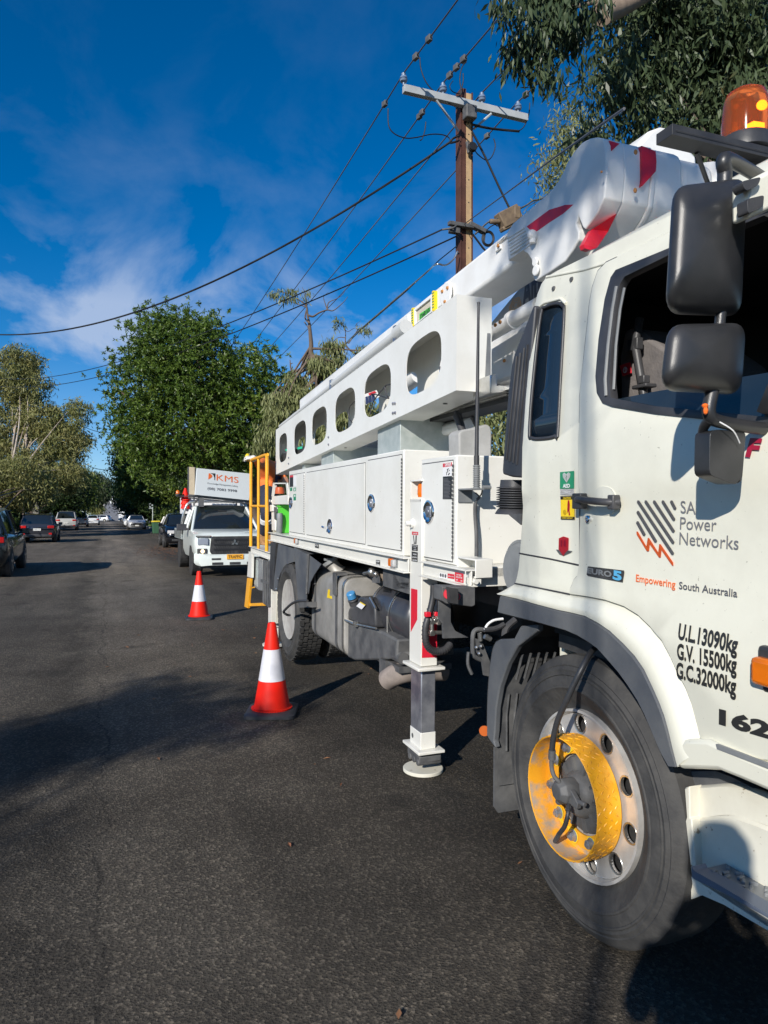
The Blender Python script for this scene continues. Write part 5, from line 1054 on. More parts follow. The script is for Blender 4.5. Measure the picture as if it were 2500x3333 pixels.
# control box with amber lamp, green bin, hose at the rear corner
m=tm(); c0_=tx('K',382,700,1.66); q=[tx('K',u,v,1.66) for u,v in [(385,720),(580,705),(580,818),(385,820)]]; m.prism(q,(.12,0,0)); cbx=sub('control_box', m, MT['white'], bevel=.006)
m=tm()
for pts in ([(400,560),(415,560),(400,720),(382,720)],[(552,560),(568,560),(582,705),(566,705)],[(400,558),(568,558),(566,572),(404,572)],[(420,590),(432,590),(420,690),(405,690)]): m.prism([tx('K',u,v,1.66) for u,v in pts],(.015,0,0))
sub('lamp_cage', m, MT['white'], cbx)
m=tm(); c=tx('K',483,690,1.70); t=tx('K',483,610,1.70); m.lathe([(0,.055),(.02,.056),((t-c).length*.9,.050),((t-c).length,.04)],c,(0,0,1),20); sub('amber_lamp', m, mat('dull_amber',(.50,.10,.03),.35), cbx, smooth=40)
m=tm(); m.prism([tx('K',u,v,1.68) for u,v in [(380,820),(410,820),(430,1130),(385,1130)]],(.1,0,0)); m.prism([tx('K',u,v,1.66) for u,v in [(358,825),(395,820),(395,900),(358,905)]],(.1,0,0)); m.prism([tx('K',u,v,1.67) for u,v in [(350,760),(382,765),(382,795),(355,790)]],(.05,0,0)); sub('control_pedestal', m, MT['white'], bevel=.005)
m=tm(); m.tube(smooth_path([tx('K',480,930,1.68),tx('K',482,1000,1.68),tx('K',475,1150,1.68)],4),.035,12); sub('grey_hose', m, MT['grey'], smooth=50)
m=tm(); m.lathe([(0,.03),(.03,.032),(.05,.032)],tx('K',477,985,1.68),(0,0,1),14); sub('blue_coupling', m, MT['blue'])
m=tm(); m.prism([tx('K',u,v,1.67) for u,v in [(412,850),(425,850),(435,910),(425,1000),(415,990)]],(.02,0,0)); sub('lever', m, MT['grim'])
# far side body so the truck is whole from behind
m=tm(); m.box((3.45,4.09,1.246),(3.9,7.9,1.85)); m.box((3.9,3.94,1.152),(3.96,9.0,1.246)); sub('far_locker', m, MT['white'], bevel=.006)
m=tm(); m.lathe([(0,.45),(.1,.42),(.62,.36),(.7,.30)],(2.75,3.0+.55,1.25),(0,0,1),32); sub('turret', m, MT['white'], smooth=40)

# ================================================================== OTHER THINGS ON THE TRUCK
gb=tm(); q=[tx('K',u,v,1.72) for u,v in [(500,925),(578,915),(578,1000),(575,1000),(552,1175),(515,1160),(508,1000)]]
bin_base=Tm@ (tx('K',535,1170,1.75)) + T_off
b=MB(); bb=bin_base; b.loft([[bb+Vector((x,y,z)) for x,y in ((-.06*s,-.07*s),(.10*s,-.07*s),(.10*s,.08*s),(-.06*s,.08*s))] for s,z in ((.75,.01),(.95,.30),(1.12,.30),(1.12,.34),(1.0,.35),(.9,.37))])
tag(b.build('green_bin',MT['green'],bevel=.008),'small bright green plastic bin standing on the truck deck behind the lockers','bin')
# ================================================================== SETTING
def asphalt():
    m=bpy.data.materials.new('asphalt'); m.use_nodes=True; nt=m.node_tree; N=nt.nodes; L=nt.links; b=N['Principled BSDF']; tc=N.new('ShaderNodeTexCoord')
    def noise(s,d,r=.6,vec=None,dist=0):
        n=N.new('ShaderNodeTexNoise'); n.inputs['Scale'].default_value=s; n.inputs['Detail'].default_value=d; n.inputs['Roughness'].default_value=r; n.inputs['Distortion'].default_value=dist; L.new(vec or tc.outputs['Object'],n.inputs[0]); return n
    def ramp(src,a,b_,c1,c2):
        r=N.new('ShaderNodeValToRGB'); r.color_ramp.elements[0].position=a; r.color_ramp.elements[1].position=b_; r.color_ramp.elements[0].color=(*c1,1); r.color_ramp.elements[1].color=(*c2,1); L.new(src,r.inputs[0]); return r
    big=noise(.55,6,.62); mp=N.new('ShaderNodeMapping'); mp.inputs['Scale'].default_value=(1.3,.16,1); L.new(tc.outputs['Object'],mp.inputs[0])
    streak=noise(.8,5,.6,mp.outputs[0]); 
    base=ramp(big.outputs[0],.40,.66,(.098,.086,.071),(.185,.165,.138))
    st=ramp(streak.outputs[0],.45,.68,(0,0,0),(1,1,1))
    # the chip seal gets paler with distance from the near patch
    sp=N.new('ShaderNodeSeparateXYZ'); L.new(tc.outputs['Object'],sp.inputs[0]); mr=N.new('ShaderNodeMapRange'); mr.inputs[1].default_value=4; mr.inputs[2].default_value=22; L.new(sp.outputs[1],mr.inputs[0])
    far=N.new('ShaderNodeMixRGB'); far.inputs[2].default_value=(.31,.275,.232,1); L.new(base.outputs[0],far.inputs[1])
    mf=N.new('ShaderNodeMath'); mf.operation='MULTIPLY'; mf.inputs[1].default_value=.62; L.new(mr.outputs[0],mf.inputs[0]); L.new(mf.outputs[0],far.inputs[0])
    s2=N.new('ShaderNodeMixRGB'); s2.blend_type='MULTIPLY'; sc=ramp(streak.outputs[0],.38,.62,(.62,.62,.62),(1.15,1.13,1.1)); s2.inputs[0].default_value=.8; L.new(far.outputs[0],s2.inputs[1]); L.new(sc.outputs[0],s2.inputs[2])
    # worn paler strip, darker wheel tracks and the darker near lane under the truck, edges broken by noise
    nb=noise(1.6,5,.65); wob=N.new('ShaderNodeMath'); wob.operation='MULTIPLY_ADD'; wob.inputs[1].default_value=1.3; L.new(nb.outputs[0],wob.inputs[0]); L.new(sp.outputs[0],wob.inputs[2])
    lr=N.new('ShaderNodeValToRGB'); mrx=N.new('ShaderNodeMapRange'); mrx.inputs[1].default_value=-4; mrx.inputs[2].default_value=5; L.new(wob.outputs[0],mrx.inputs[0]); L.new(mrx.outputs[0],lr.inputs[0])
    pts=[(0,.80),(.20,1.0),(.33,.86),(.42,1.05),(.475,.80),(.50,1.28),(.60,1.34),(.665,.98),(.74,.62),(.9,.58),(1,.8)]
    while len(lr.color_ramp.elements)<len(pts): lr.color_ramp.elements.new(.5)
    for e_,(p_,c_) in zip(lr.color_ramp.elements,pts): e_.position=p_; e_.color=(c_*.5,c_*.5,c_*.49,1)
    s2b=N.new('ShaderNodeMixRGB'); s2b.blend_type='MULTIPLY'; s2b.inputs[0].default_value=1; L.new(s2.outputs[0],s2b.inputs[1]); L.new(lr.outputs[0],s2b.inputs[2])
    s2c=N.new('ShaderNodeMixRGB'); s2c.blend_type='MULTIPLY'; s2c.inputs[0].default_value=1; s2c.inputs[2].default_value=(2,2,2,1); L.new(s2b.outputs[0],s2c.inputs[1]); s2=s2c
    # stones
    v=N.new('ShaderNodeTexVoronoi'); v.inputs['Scale'].default_value=90; L.new(tc.outputs['Object'],v.inputs[0])
    vr=ramp(v.outputs['Color'],.55,.98,(.62,.62,.62),(2.1,2.05,1.95)); s3=N.new('ShaderNodeMixRGB'); s3.blend_type='MULTIPLY'; s3.inputs[0].default_value=.85; L.new(s2.outputs[0],s3.inputs[1]); L.new(vr.outputs[0],s3.inputs[2])
    fine=noise(260,3,.7); fr_=ramp(fine.outputs[0],.35,.7,(.5,.5,.5),(1.6,1.55,1.5)); s4=N.new('ShaderNodeMixRGB'); s4.blend_type='MULTIPLY'; s4.inputs[0].default_value=.7; L.new(s3.outputs[0],s4.inputs[1]); L.new(fr_.outputs[0],s4.inputs[2])
    v2=N.new('ShaderNodeTexVoronoi'); v2.inputs['Scale'].default_value=16; L.new(tc.outputs['Object'],v2.inputs[0]); wr=ramp(v2.outputs['Distance'],.0,.055,(1,1,1),(0,0,0)); wr.color_ramp.interpolation='LINEAR'
    nn=noise(9,2); nr=ramp(nn.outputs[0],.62,.64,(0,0,0),(1,1,1)); mm=N.new('ShaderNodeMath'); mm.operation='MULTIPLY'; L.new(wr.outputs[0],mm.inputs[0]); L.new(nr.outputs[0],mm.inputs[1])
    nk=noise(1.1,6,.7); ck=N.new('ShaderNodeMath'); ck.operation='MULTIPLY_ADD'; ck.inputs[1].default_value=.55; L.new(nk.outputs[0],ck.inputs[0]); L.new(sp.outputs[0],ck.inputs[2])
    last=s4
    for off,wd_ in ((-.02,.010),(-1.75,.008),(2.75,.009)):
        a1=N.new('ShaderNodeMath'); a1.operation='SUBTRACT'; a1.inputs[1].default_value=off+.27; L.new(ck.outputs[0],a1.inputs[0]); a2=N.new('ShaderNodeMath'); a2.operation='ABSOLUTE'; L.new(a1.outputs[0],a2.inputs[0])
        a3=N.new('ShaderNodeMapRange'); a3.inputs[1].default_value=wd_; a3.inputs[2].default_value=wd_*.3; a3.inputs[3].default_value=0; a3.inputs[4].default_value=.55; L.new(a2.outputs[0],a3.inputs[0])
        a4=N.new('ShaderNodeMixRGB'); a4.inputs[2].default_value=(.018,.016,.015,1); L.new(a3.outputs[0],a4.inputs[0]); L.new(last.outputs[0],a4.inputs[1]); last=a4
    nst=noise(.9,3,.5); str_=ramp(nst.outputs[0],.64,.72,(0,0,0),(.55,.55,.55)); a5=N.new('ShaderNodeMixRGB'); a5.inputs[2].default_value=(.022,.020,.018,1); L.new(str_.outputs[0],a5.inputs[0]); L.new(last.outputs[0],a5.inputs[1]); s4=a5
    s5=N.new('ShaderNodeMixRGB'); s5.inputs[2].default_value=(.35,.33,.29,1); L.new(mm.outputs[0],s5.inputs[0]); L.new(s4.outputs[0],s5.inputs[1]); L.new(s5.outputs[0],b.inputs['Base Color'])
    b.inputs['Roughness'].default_value=.9; b.inputs['Specular IOR Level'].default_value=.22
    bp=N.new('ShaderNodeBump'); bp.inputs['Strength'].default_value=.9; bp.inputs['Distance'].default_value=.02; 
    ad=N.new('ShaderNodeMath'); ad.operation='ADD'; L.new(v.outputs['Distance'],ad.inputs[0]); L.new(fine.outputs[0],ad.inputs[1]); L.new(ad.outputs[0],bp.inputs['Height']); L.new(bp.outputs[0],b.inputs['Normal']); return m
KL,KR=-4.35,4.55
def sheet(name,x0,x1,y0,y1,z,m):
    mb=MB(); mb.add([(x0,y0,z),(x1,y0,z),(x1,y1,z),(x0,y1,z)],[(0,1,2,3)]); return tag(mb.build(name,m,fixn=False),kind='structure')
M_gr=mat('verge_soil',(.085,.060,.038),.95,c2=(.05,.075,.025),scale=1.4,bump=.4,bscale=20)
M_con=mat('concrete',(.30,.29,.27),.85,c2=(.22,.21,.19),scale=3,bump=.15,bscale=80)
sheet('ground',-900,900,-300,1500,-.03,M_gr)
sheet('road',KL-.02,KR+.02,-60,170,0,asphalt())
sheet('cross_road',-120,120,170,180,.0,MT['grim'])
for nm,x0,x1 in (('kerb',KL-.30,KL),('kerb',KR,KR+.30)):
    mb=MB(); mb.box((x0,-60,-.02),(x1,169,.115)); tag(mb.build(nm,M_con,bevel=.03),kind='structure')
for x0,x1 in ((KL-3.2,KL-.31),(KR+.31,KR+3.4)):
    mb=MB(); mb.box((x0,-60,-.02),(x1,168,.105)); tag(mb.build('verge',M_gr),kind='structure')
mb=MB(); mb.box((KL-4.8,-60,-.02),(KL-3.21,168,.112)); tag(mb.build('footpath',M_con),kind='structure')
mb=MB(); mb.box((KR+3.41,-60,-.02),(KR+4.9,168,.112)); tag(mb.build('footpath',M_con),kind='structure')
def scatter(n,fn,size,m,name,seed=1,zr=.012,kind='stuff',lab=None,curl=1.0):
    rg=np.random.default_rng(seed); V=[];F_=[]
    for i in range(n):
        x,y,z=fn(rg); a=rg.uniform(0,6.28); l=size*rg.uniform(.6,1.3); w=l*rg.uniform(.2,.4); c,s=math.cos(a),math.sin(a); t1,t2,t3,t4=rg.uniform(0,zr*curl,4); b=len(V)
        V += [(x-c*l,y-s*l,z+t1),(x+s*w,y-c*w,z+t2+.003),(x+c*l,y+s*l,z+t3),(x-s*w,y+c*w,z+t4+.003)]; F_.append((b,b+1,b+2,b+3))
    me=bpy.data.meshes.new(name); me.from_pydata(V,[],F_); me.materials.append(m); o=bpy.data.objects.new(name,me); col.objects.link(o); return tag(o,lab,'leaf litter' if lab else None,kind=kind)
M_lit=mat('dry_leaf',(.22,.075,.035),.8,c2=(.30,.16,.07),scale=3)
scatter(1500,lambda r:(r.normal(2.9,.9),r.normal(31,3.4),.004),.05,M_lit,'leaf_litter',3,lab='red brown fallen leaves scattered on the road in front of the black hatchback')
scatter(45,lambda r:(r.uniform(-1,3.2),r.uniform(1.8,11),.004),.022,M_lit,'fallen_leaves',8,lab='few dry leaves lying on the asphalt around the cones and stabiliser leg')
rg_=random.Random(4)
def grass(name,x0,x1,y0,y1,n,h,seed,lab):
    r=np.random.default_rng(seed); V=[];F_=[]
    for i in range(n):
        x=r.uniform(x0,x1); y=r.uniform(y0,y1); hh=h*r.uniform(.4,1.3); a=r.uniform(0,6.28); w=.012+.02*hh; b=len(V); dx,dy=r.normal(0,.25*hh,2)
        V += [(x-math.cos(a)*w,y-math.sin(a)*w,.09),(x+math.cos(a)*w,y+math.sin(a)*w,.09),(x+dx,y+dy,.09+hh)]; F_.append((b,b+1,b+2))
    me=bpy.data.meshes.new(name); me.from_pydata(V,[],F_); me.materials.append(mat('grass_green',(.06,.14,.02),.7,c2=(.14,.17,.04),scale=2)); o=bpy.data.objects.new(name,me); col.objects.link(o); tag(o,lab,'grass',kind='stuff')
grass('grass',KL-3.1,KL-.4,28,60,9000,.32,2,'green grass and weeds growing on the left verge beside the parked cars')
grass('grass',KR+.4,KR+3.2,28,110,7000,.25,5,'short grass on the right verge under the street trees')

# ================================================================== CONES
def cone(loc,rz,lab):
    c=thing('traffic_cone',lab,'traffic cone',loc,(0,0,rz),group='traffic cones beside the truck'); 
    def pt(n,mb,m,**k): return mb.build(n,m,c,**k)
    b=MB(); q=round_poly([Vector((-.19,-.19,0)),Vector((.19,-.19,0)),Vector((.19,.19,0)),Vector((-.19,.19,0))],.05,4); b.loft([[p+Vector((0,0,.004)) for p in q],[p+Vector((0,0,.028)) for p in q],[p*.88+Vector((0,0,.042)) for p in q],[p*.70+Vector((0,0,.045)) for p in q]]); pt('base',b,MT['blk'],smooth=40)
    def rad(z): return .136-(z-.045)*(.136-.030)/(.70-.045)
    b=MB(); b.lathe([(.045,.152),(.052,.15),(.060,rad(.06)+.003),(.26,rad(.26))],(0,0,0),(0,0,1),40); b.lathe([(.50,rad(.50)),(.69,rad(.69)),(.70,.027),(.70,.020),(.60,.022)],(0,0,0),(0,0,1),40); b.lathe([(.26,rad(.26)-.002),(.50,rad(.5)-.002)],(0,0,0),(0,0,1),40)
    pt('cone_body',b,M_cone,smooth=40)
    b=MB(); b.lathe([(.262,rad(.262)+.0015),(.498,rad(.498)+.0015)],(0,0,0),(0,0,1),40); pt('reflective_sleeve',b,M_slv,smooth=40)
    b=MB()
    for i in range(48): a=2*math.pi*i/48; b.obox((math.cos(a)*.152,math.sin(a)*.152,.05),.008,.010,.010,rz=a)
    pt('base_teeth',b,M_cone); return c
M_cone=mat('cone_orange',(.78,.012,.004),.5,c2=(.70,.018,.006),spec=.25,scale=6); M_slv=mat('cone_sleeve',(.66,.66,.70),.35,c2=(.56,.56,.60),scale=9)
p=wg((885,2322)); cone((p.x,p.y,0),R(-20),'red and white striped traffic cone nearest the camera, before the rear truck wheel')
p=wg((648,2014)); cone((p.x,p.y,0),R(-8),'smaller looking striped traffic cone standing in front of the white ute')

# ================================================================== VEHICLES
PAINT={}
def paint(n,c,metal=.0,rough=.22):
    if n not in PAINT: PAINT[n]=mat('paint_'+n,c,rough,metal=metal,coat=.6,c2=tuple(x*.9 for x in c),scale=3)
    return PAINT[n]
M_tail=mat('tail_lens',(.45,.01,.01),.2); M_plate=mat('number_plate',(.75,.75,.72),.4); M_cglass=mat('car_glass',(.012,.016,.018),.05,spec=.9,coat=.4)
def car(name,label,cat,loc,rz,pt,L=4.4,W=1.8,H=1.5,belt=.92,hood=.92,boot=.98,kind='suv',glass0=None,rail=False,plate=None,clr='x',group=None,rimm=None):
    c=thing(name,label,cat,loc,(0,0,rz),group=group); hw=W/2; h2=L/2
    def pp(n,mb,m,par=c,**k): return mb.build(n,m,par,**k)
    wr=.34 if H>1.6 else .31; f=h2-.85; r=-h2+.80
    # body: (y, zbottom, ztop, halfwidth)
    if kind=='sedan': st=[(-h2,.42,boot-.16,hw*.80),(-h2+.06,.28,boot-.06,hw*.9),(-h2+.25,.20,boot,hw*.97),(-h2+1.0,.18,boot+.0,hw),(0,.18,belt,hw),(h2-1.35,.18,hood+.04,hw),(h2-.45,.20,hood-.14,hw*.96),(h2-.12,.22,hood-.24,hw*.86),(h2,.30,hood-.36,hw*.74)]
    elif kind=='hatch': st=[(-h2,.45,boot-.1,hw*.82),(-h2+.06,.28,boot,hw*.92),(-h2+.3,.20,boot+.02,hw),(0,.18,belt,hw),(h2-1.1,.18,hood+.03,hw),(h2-.35,.20,hood-.14,hw*.95),(h2-.08,.22,hood-.26,hw*.84),(h2,.32,hood-.38,hw*.72)]
    else: st=[(-h2,.50,boot-.12,hw*.86),(-h2+.05,.34,boot-.02,hw*.94),(-h2+.25,.26,boot+.02,hw),(0,.24,belt,hw),(h2-1.15,.24,hood+.02,hw),(h2-.3,.26,hood-.06,hw*.97),(h2-.06,.30,hood-.16,hw*.88),(h2,.40,hood-.30,hw*.80)]
    rings=[]
    for y,zb,zt,w in st:
        half=[(w*.86,zb),(w*.96,zb+.10),(w,zb+.24),(w*1.0,(zb+zt)/2),(w*.985,zt-.16),(w*.95,zt-.05),(w*.86,zt),(w*.45,zt+.025)]
        rings.append([Vector((x,y,z)) for x,z in half]+[Vector((-x,y,z)) for x,z in reversed(half)])
    b=MB(); b.loft(rings); body=pp('body',b,pt,smooth=50)
    # greenhouse
    if kind=='sedan': gs=[(-h2+.75,boot,.72),(-h2+1.35,H-.05,.60),(-.2,H,.62),(.35,H-.03,.61),(1.15,hood+.04,.76)]
    elif kind=='hatch': gs=[(-h2+.12,boot,.80),(-h2+.45,H-.10,.66),(-.2,H,.64),(.55,H-.05,.62),(h2-1.0,hood+.02,.80)]
    else: gs=[(-h2+.08,boot,.84),(-h2+.35,H-.08,.70),(-.3,H,.68),(.45,H-.03,.66),(h2-1.35,hood+.03,.82)]
    def gr(y,z,w,dz=0,dw=0):
        zb=min(belt,z)-.03; t=(z-zb); 
        half=[(hw*.93,zb),(hw*.93+(hw*w-hw*.93)*.0+.0,zb+.01),(hw*w+(hw*.93-hw*w)*.12+dw,z-.07*min(1,t/.3)+dz),(hw*w*.93+dw,z-.015+dz),(hw*w*.6,z+dz)]
        return [Vector((x,y,q)) for x,q in half]+[Vector((-x,y,q)) for x,q in reversed(half)]
    b=MB(); b.loft([gr(*g) for g in gs]); pp('window_glass',b,M_cglass,smooth=50)
    b=MB(); b.loft([[p for p in gr(g[0],g[1],g[2],.012,.012)][2:8] for g in gs[1:-1]],closed=False)
    for i in range(len(gs)-1):
        for sgn in (2,7):
            if i in (0,len(gs)-2): b.tube([gr(*gs[i],.008,.004)[sgn],gr(*gs[i+1],.008,.004)[sgn]],.035,6)
    for i in (1,2):
        g=gs[i]; R_=gr(*g)
        for s in (0,9):
            pa=R_[1] if s==0 else R_[8]; pb=R_[2] if s==0 else R_[7]; b.tube([pa,pb],.03 if i==2 else .05,6)
    pp('roof',b,pt,smooth=50)
    if rail:
        b=MB(); [b.tube([(s*hw*.66,gs[1][0]+.15,H+.03),(s*hw*.66,gs[3][0]-.1,H+.03)],.02,6) for s in (-1,1)]; pp('roof_rail',b,MT['alu'],smooth=60)
    for sx in (-1,1):
        for y in (f,r):
            b=MB(); b.lathe([(-.10,wr+.05),(.006,wr+.055)],(sx*hw,y,wr),(sx,0,0),28); pp('wheel_arch',b,MT['dark'],body)
            b=MB(); b.lathe([(-.22,wr*.6),(-.22,wr*.95),(-.20,wr),(-.0,wr),(.02,wr*.94),(.02,wr*.66)],(sx*hw,y,wr),(sx,0,0),28); w=pp('wheel',b,MT['tread'],smooth=40)
            b=MB(); b.lathe([(.0,wr*.66),(.022,wr*.64),(.018,wr*.58),(-.03,wr*.5),(-.03,wr*.1)],(sx*hw,y,wr),(sx,0,0),24)
            for k in range(5): a=2*math.pi*k/5+.3; b.obox((sx*(hw+.008),y+math.cos(a)*wr*.36,wr+math.sin(a)*wr*.36),.025,wr*.14,wr*.56,rx=a-math.pi/2)
            pp('rim',b,rimm or MT['alu'],w)
        b=MB(); b.obox((sx*(hw+.09),gs[-1][0]-.25,belt+.06),.20,.09,.15); b.tube([(sx*hw*.9,gs[-1][0]-.2,belt),(sx*(hw+.05),gs[-1][0]-.22,belt+.03)],.025,6); pp('side_mirror',b,pt,bevel=.03)
        zt=boot-.16; b=MB(); b.prism([(sx*hw*.50,-h2-.012,zt+.06),(sx*hw*.86,-h2-.0,zt+.07),(sx*hw*.95,-h2+.12,zt+.06),(sx*hw*.95,-h2+.12,zt-.10),(sx*hw*.84,-h2-.0,zt-.12),(sx*hw*.56,-h2-.01,zt-.02)],(0,.10,0)) if False else b.obox((sx*hw*.74,-h2+.03,zt),hw*.36,.11,.15,rz=sx*.25); pp('tail_light',b,M_tail,bevel=.02)
        b=MB(); b.obox((sx*hw*.66,h2-.10,hood-.30),hw*.38,.16,.16,rz=-sx*.45); pp('headlight',b,MT['clr'],bevel=.03)
        if kind=='suv': b=MB(); b.obox((sx*hw*.72,-h2+.0,.48),.16,.08,.12); pp('rear_reflector',b,M_tail,bevel=.02)
    b=MB(); b.obox((0,h2-.015,hood-.38),hw*.95,.06,.16); pp('grille',b,MT['dark'],bevel=.02)
    b=MB(); b.obox((0,h2-.02,.36),hw*1.3,.06,.10); pp('lower_intake',b,MT['dark'],bevel=.02)
    b=MB(); b.obox((0,-h2+.02,.40),hw*1.6,.12,.16); pp('rear_bumper',b,MT['blk'] if kind=='suv' else pt,bevel=.03)
    b=MB(); b.obox((0,-h2-.02,.72 if kind=='suv' else .60),.37,.02,.12); rp=pp('number_plate',b,M_plate)
    b=MB(); b.obox((0,h2+.02,.42),.37,.02,.11); pp('number_plate',b,M_plate)
    b=MB(); put_text(b,plate or 'S188 CTA',Vector((-.16,-h2-.032,(.72 if kind=='suv' else .60)-.035)),Vector((.16,-h2-.032,(.72 if kind=='suv' else .60)-.035)),(0,0,1),.07); pp('plate_text',b,MT['bk'],rp,fixn=False)
    return c
P0_=paint('charcoal',(.018,.026,.030),.3); P1_=paint('slate',(.045,.048,.060),.4); P2_=paint('pearl',(.50,.51,.50),.1); P3_=paint('white',(.72,.74,.76)); P4_=paint('black',(.006,.007,.010)); P5_=paint('silver',(.52,.54,.58),.3); P6_=paint('navy_dark',(.012,.016,.03)); P7_=paint('red_car',(.35,.02,.02))
car('parked_suv','near black SUV cut by the left edge of the picture, with its mirror out','car',(-3.12,21.35,0),0,P0_,L=4.7,W=1.88,H=1.72,belt=1.02,hood=1.05,boot=1.08,kind='suv')
car('parked_suv','dark grey compact SUV with roof rails and red tail lights, parked at the left kerb','car',(-3.45,44.6,0),0,P1_,L=4.45,W=1.82,H=1.58,belt=.96,hood=.98,boot=1.02,kind='suv',rail=True,plate='S188 CTA')
car('parked_four_wheel_drive','pearl white four wheel drive wagon with black rear glass parked ahead of the grey SUV','car',(-3.55,77,0),0,P2_,L=4.9,W=1.95,H=1.88,belt=1.10,hood=1.12,boot=1.15,kind='suv')
car('parked_pickup','tall silver pickup parked beyond the pearl white wagon on the left','car',(-3.0,97,0),0,P3_,L=5.2,W=1.9,H=1.85,belt=1.10,hood=1.12,boot=1.12,kind='suv')
car('driving_sedan','white sedan driving away down the middle of the road','car',(-1.75,112,0),0,P3_,L=4.8,W=1.84,H=1.45,belt=.92,hood=.95,boot=1.02,kind='sedan')
car('parked_suv','black SUV in the shade just left of the driving white sedan','car',(-4.6,136,0),0,P6_,L=4.6,W=1.85,H=1.68,belt=1.0,hood=1.0,boot=1.05,kind='suv')
car('parked_hatchback','white hatchback parked behind the silver hatchback, facing the camera','car',(2.95,95,0),math.pi,P3_,L=4.4,W=1.8,H=1.50,belt=.95,hood=1.0,boot=1.0,kind='hatch')
car('parked_hatchback','silver hatchback with dark grille parked beside the green wheelie bin','car',(2.98,78.3,0),math.pi,P5_,L=4.32,W=1.77,H=1.46,belt=.93,hood=.98,boot=1.0,kind='hatch')
car('parked_hatchback','glossy black hatchback parked half hidden behind the white ute','car',(3.38,35.6,0),math.pi,P4_,L=4.27,W=1.78,H=1.60,belt=1.0,hood=1.03,boot=1.02,kind='hatch')
for (X,Y,pt,k,l,g) in ((-5.2,166,P7_,'sedan','white car with red lights standing at the far junction, left of the pale one',0),(-1.0,168,P3_,'hatch','pale car at the far junction before the white building',0),(4.9,172,P5_,'sedan','small silver car at the far junction beside the grey roller door',0)):
    car('distant_car',l,'car',(X,Y,0),R(60),pt,kind=k)

# ------------------------------------------------------------------ traffic control ute
UX,UY0=2.95,17.55
ute=thing('traffic_ute','white tray-back ute with a black grille, facing the camera with a TRAFFIC plate','ute',(UX,UY0+2.65,0),(0,0,math.pi))
def up_(n,mb,m,par=ute,**k): return mb.build(n,m,par,**k)
PW=paint('ute_white',(.70,.75,.71),rough=.3); hw=.93; h2=2.65
def half_ring(y,pts): return [Vector((x,y,z)) for x,z in pts]+[Vector((-x,y,z)) for x,z in reversed(pts)]
# front body, hood and cab sides (front is +y)
rings=[half_ring(-.35,[(.86,.42),(.92,.60),(.93,.95),(.915,1.12),(.80,1.14)]),half_ring(.9,[(.86,.42),(.92,.6),(.93,.95),(.915,1.12),(.80,1.15)]),half_ring(1.15,[(.86,.42),(.93,.62),(.94,.95),(.92,1.10),(.80,1.16)]),half_ring(2.0,[(.86,.46),(.94,.62),(.95,.92),(.92,1.06),(.78,1.12)]),half_ring(2.42,[(.86,.46),(.94,.58),(.945,.88),(.91,1.02),(.76,1.08)]),half_ring(2.58,[(.84,.40),(.90,.50),(.90,.85),(.87,.98),(.70,1.02)]),half_ring(2.66,[(.70,.42),(.76,.5),(.76,.8),(.74,.9),(.60,.95)])]
b=MB(); b.loft(rings); ub_=up_('body',b,PW,smooth=45)
b=MB(); gs=[(-.35,1.70,.70),(.0,1.775,.68),(.55,1.76,.67),(1.30,1.13,.86)]
def ugr(y,z,w,d=0): return half_ring(y,[(.90,1.08),(.90,1.10),(w+d,z-.05+d),(w-.06+d,z+d),(.3,z+.015+d)])
b.loft([ugr(*g) for g in gs]); up_('cab_glass',b,M_cglass,smooth=50)
b=MB(); b.loft([ugr(*g,.012)[2:8] for g in gs[:3]],closed=False)
for s in (2,7): b.tube([ugr(*gs[2],.008)[s],ugr(*gs[3],.008)[s]],.04,8); b.tube([ugr(*gs[0],.008)[s],ugr(*gs[0],.008)[1 if s==2 else 8]],.06,8)
for s in (1,-1): b.tube([(s*.905,.32,1.10),(s*.70,.32,1.74)],.03,6)
up_('roof',b,PW,smooth=50)
b=MB()
for x in (-.42,.42): b.obox((x,.35,1.28),.40,.12,.42); b.obox((x,.33,1.55),.22,.10,.16)
b.obox((0,.72,1.60),.24,.04,.09); b.lathe([(0,.17),(.02,.17),(.02,.15),(0,.15)],(.40,.95,1.17),(0,-.8,.5),20,ring=True); up_('seat',b,MT['inter'],bevel=.03)
# grille, shield, bars
b=MB(); q=round_poly([Vector((-.56,2.665,1.00)),Vector((.56,2.665,1.00)),Vector((.60,2.665,.62)),Vector((.50,2.665,.52)),Vector((-.50,2.665,.52)),Vector((-.60,2.665,.62))],.05,3); b.prism(q,(0,.035,0)); gri=up_('grille',b,MT['dark'],bevel=.01)
b=MB()
for zz in (.92,.80,.68): b.box((-.50,2.70,zz-.02),(.50,2.715,zz+.02))
for i in range(7):
    for zz in (.74,.62,.87): 
        x=.12+i*.055; b.obox((x,2.705,zz),.012,.012,.09,ry=.45); b.obox((-x,2.705,zz),.012,.012,.09,ry=-.45)
up_('grille_bar',b,mat('grille_grey',(.018,.018,.02),.45),gri)
b=MB()
def rhomb(cx,cz,a): 
    u=Vector((math.cos(a),0,math.sin(a))); w=Vector((-math.sin(a),0,math.cos(a))); c=Vector((cx,2.722,cz)); b.prism([c,c+u*.045+w*.026,c+u*.09,c+u*.045-w*.026],(0,.008,0))
for a in (90,210,330): rhomb(0,.84,R(a))
up_('emblem',b,MT['alu'],gri)
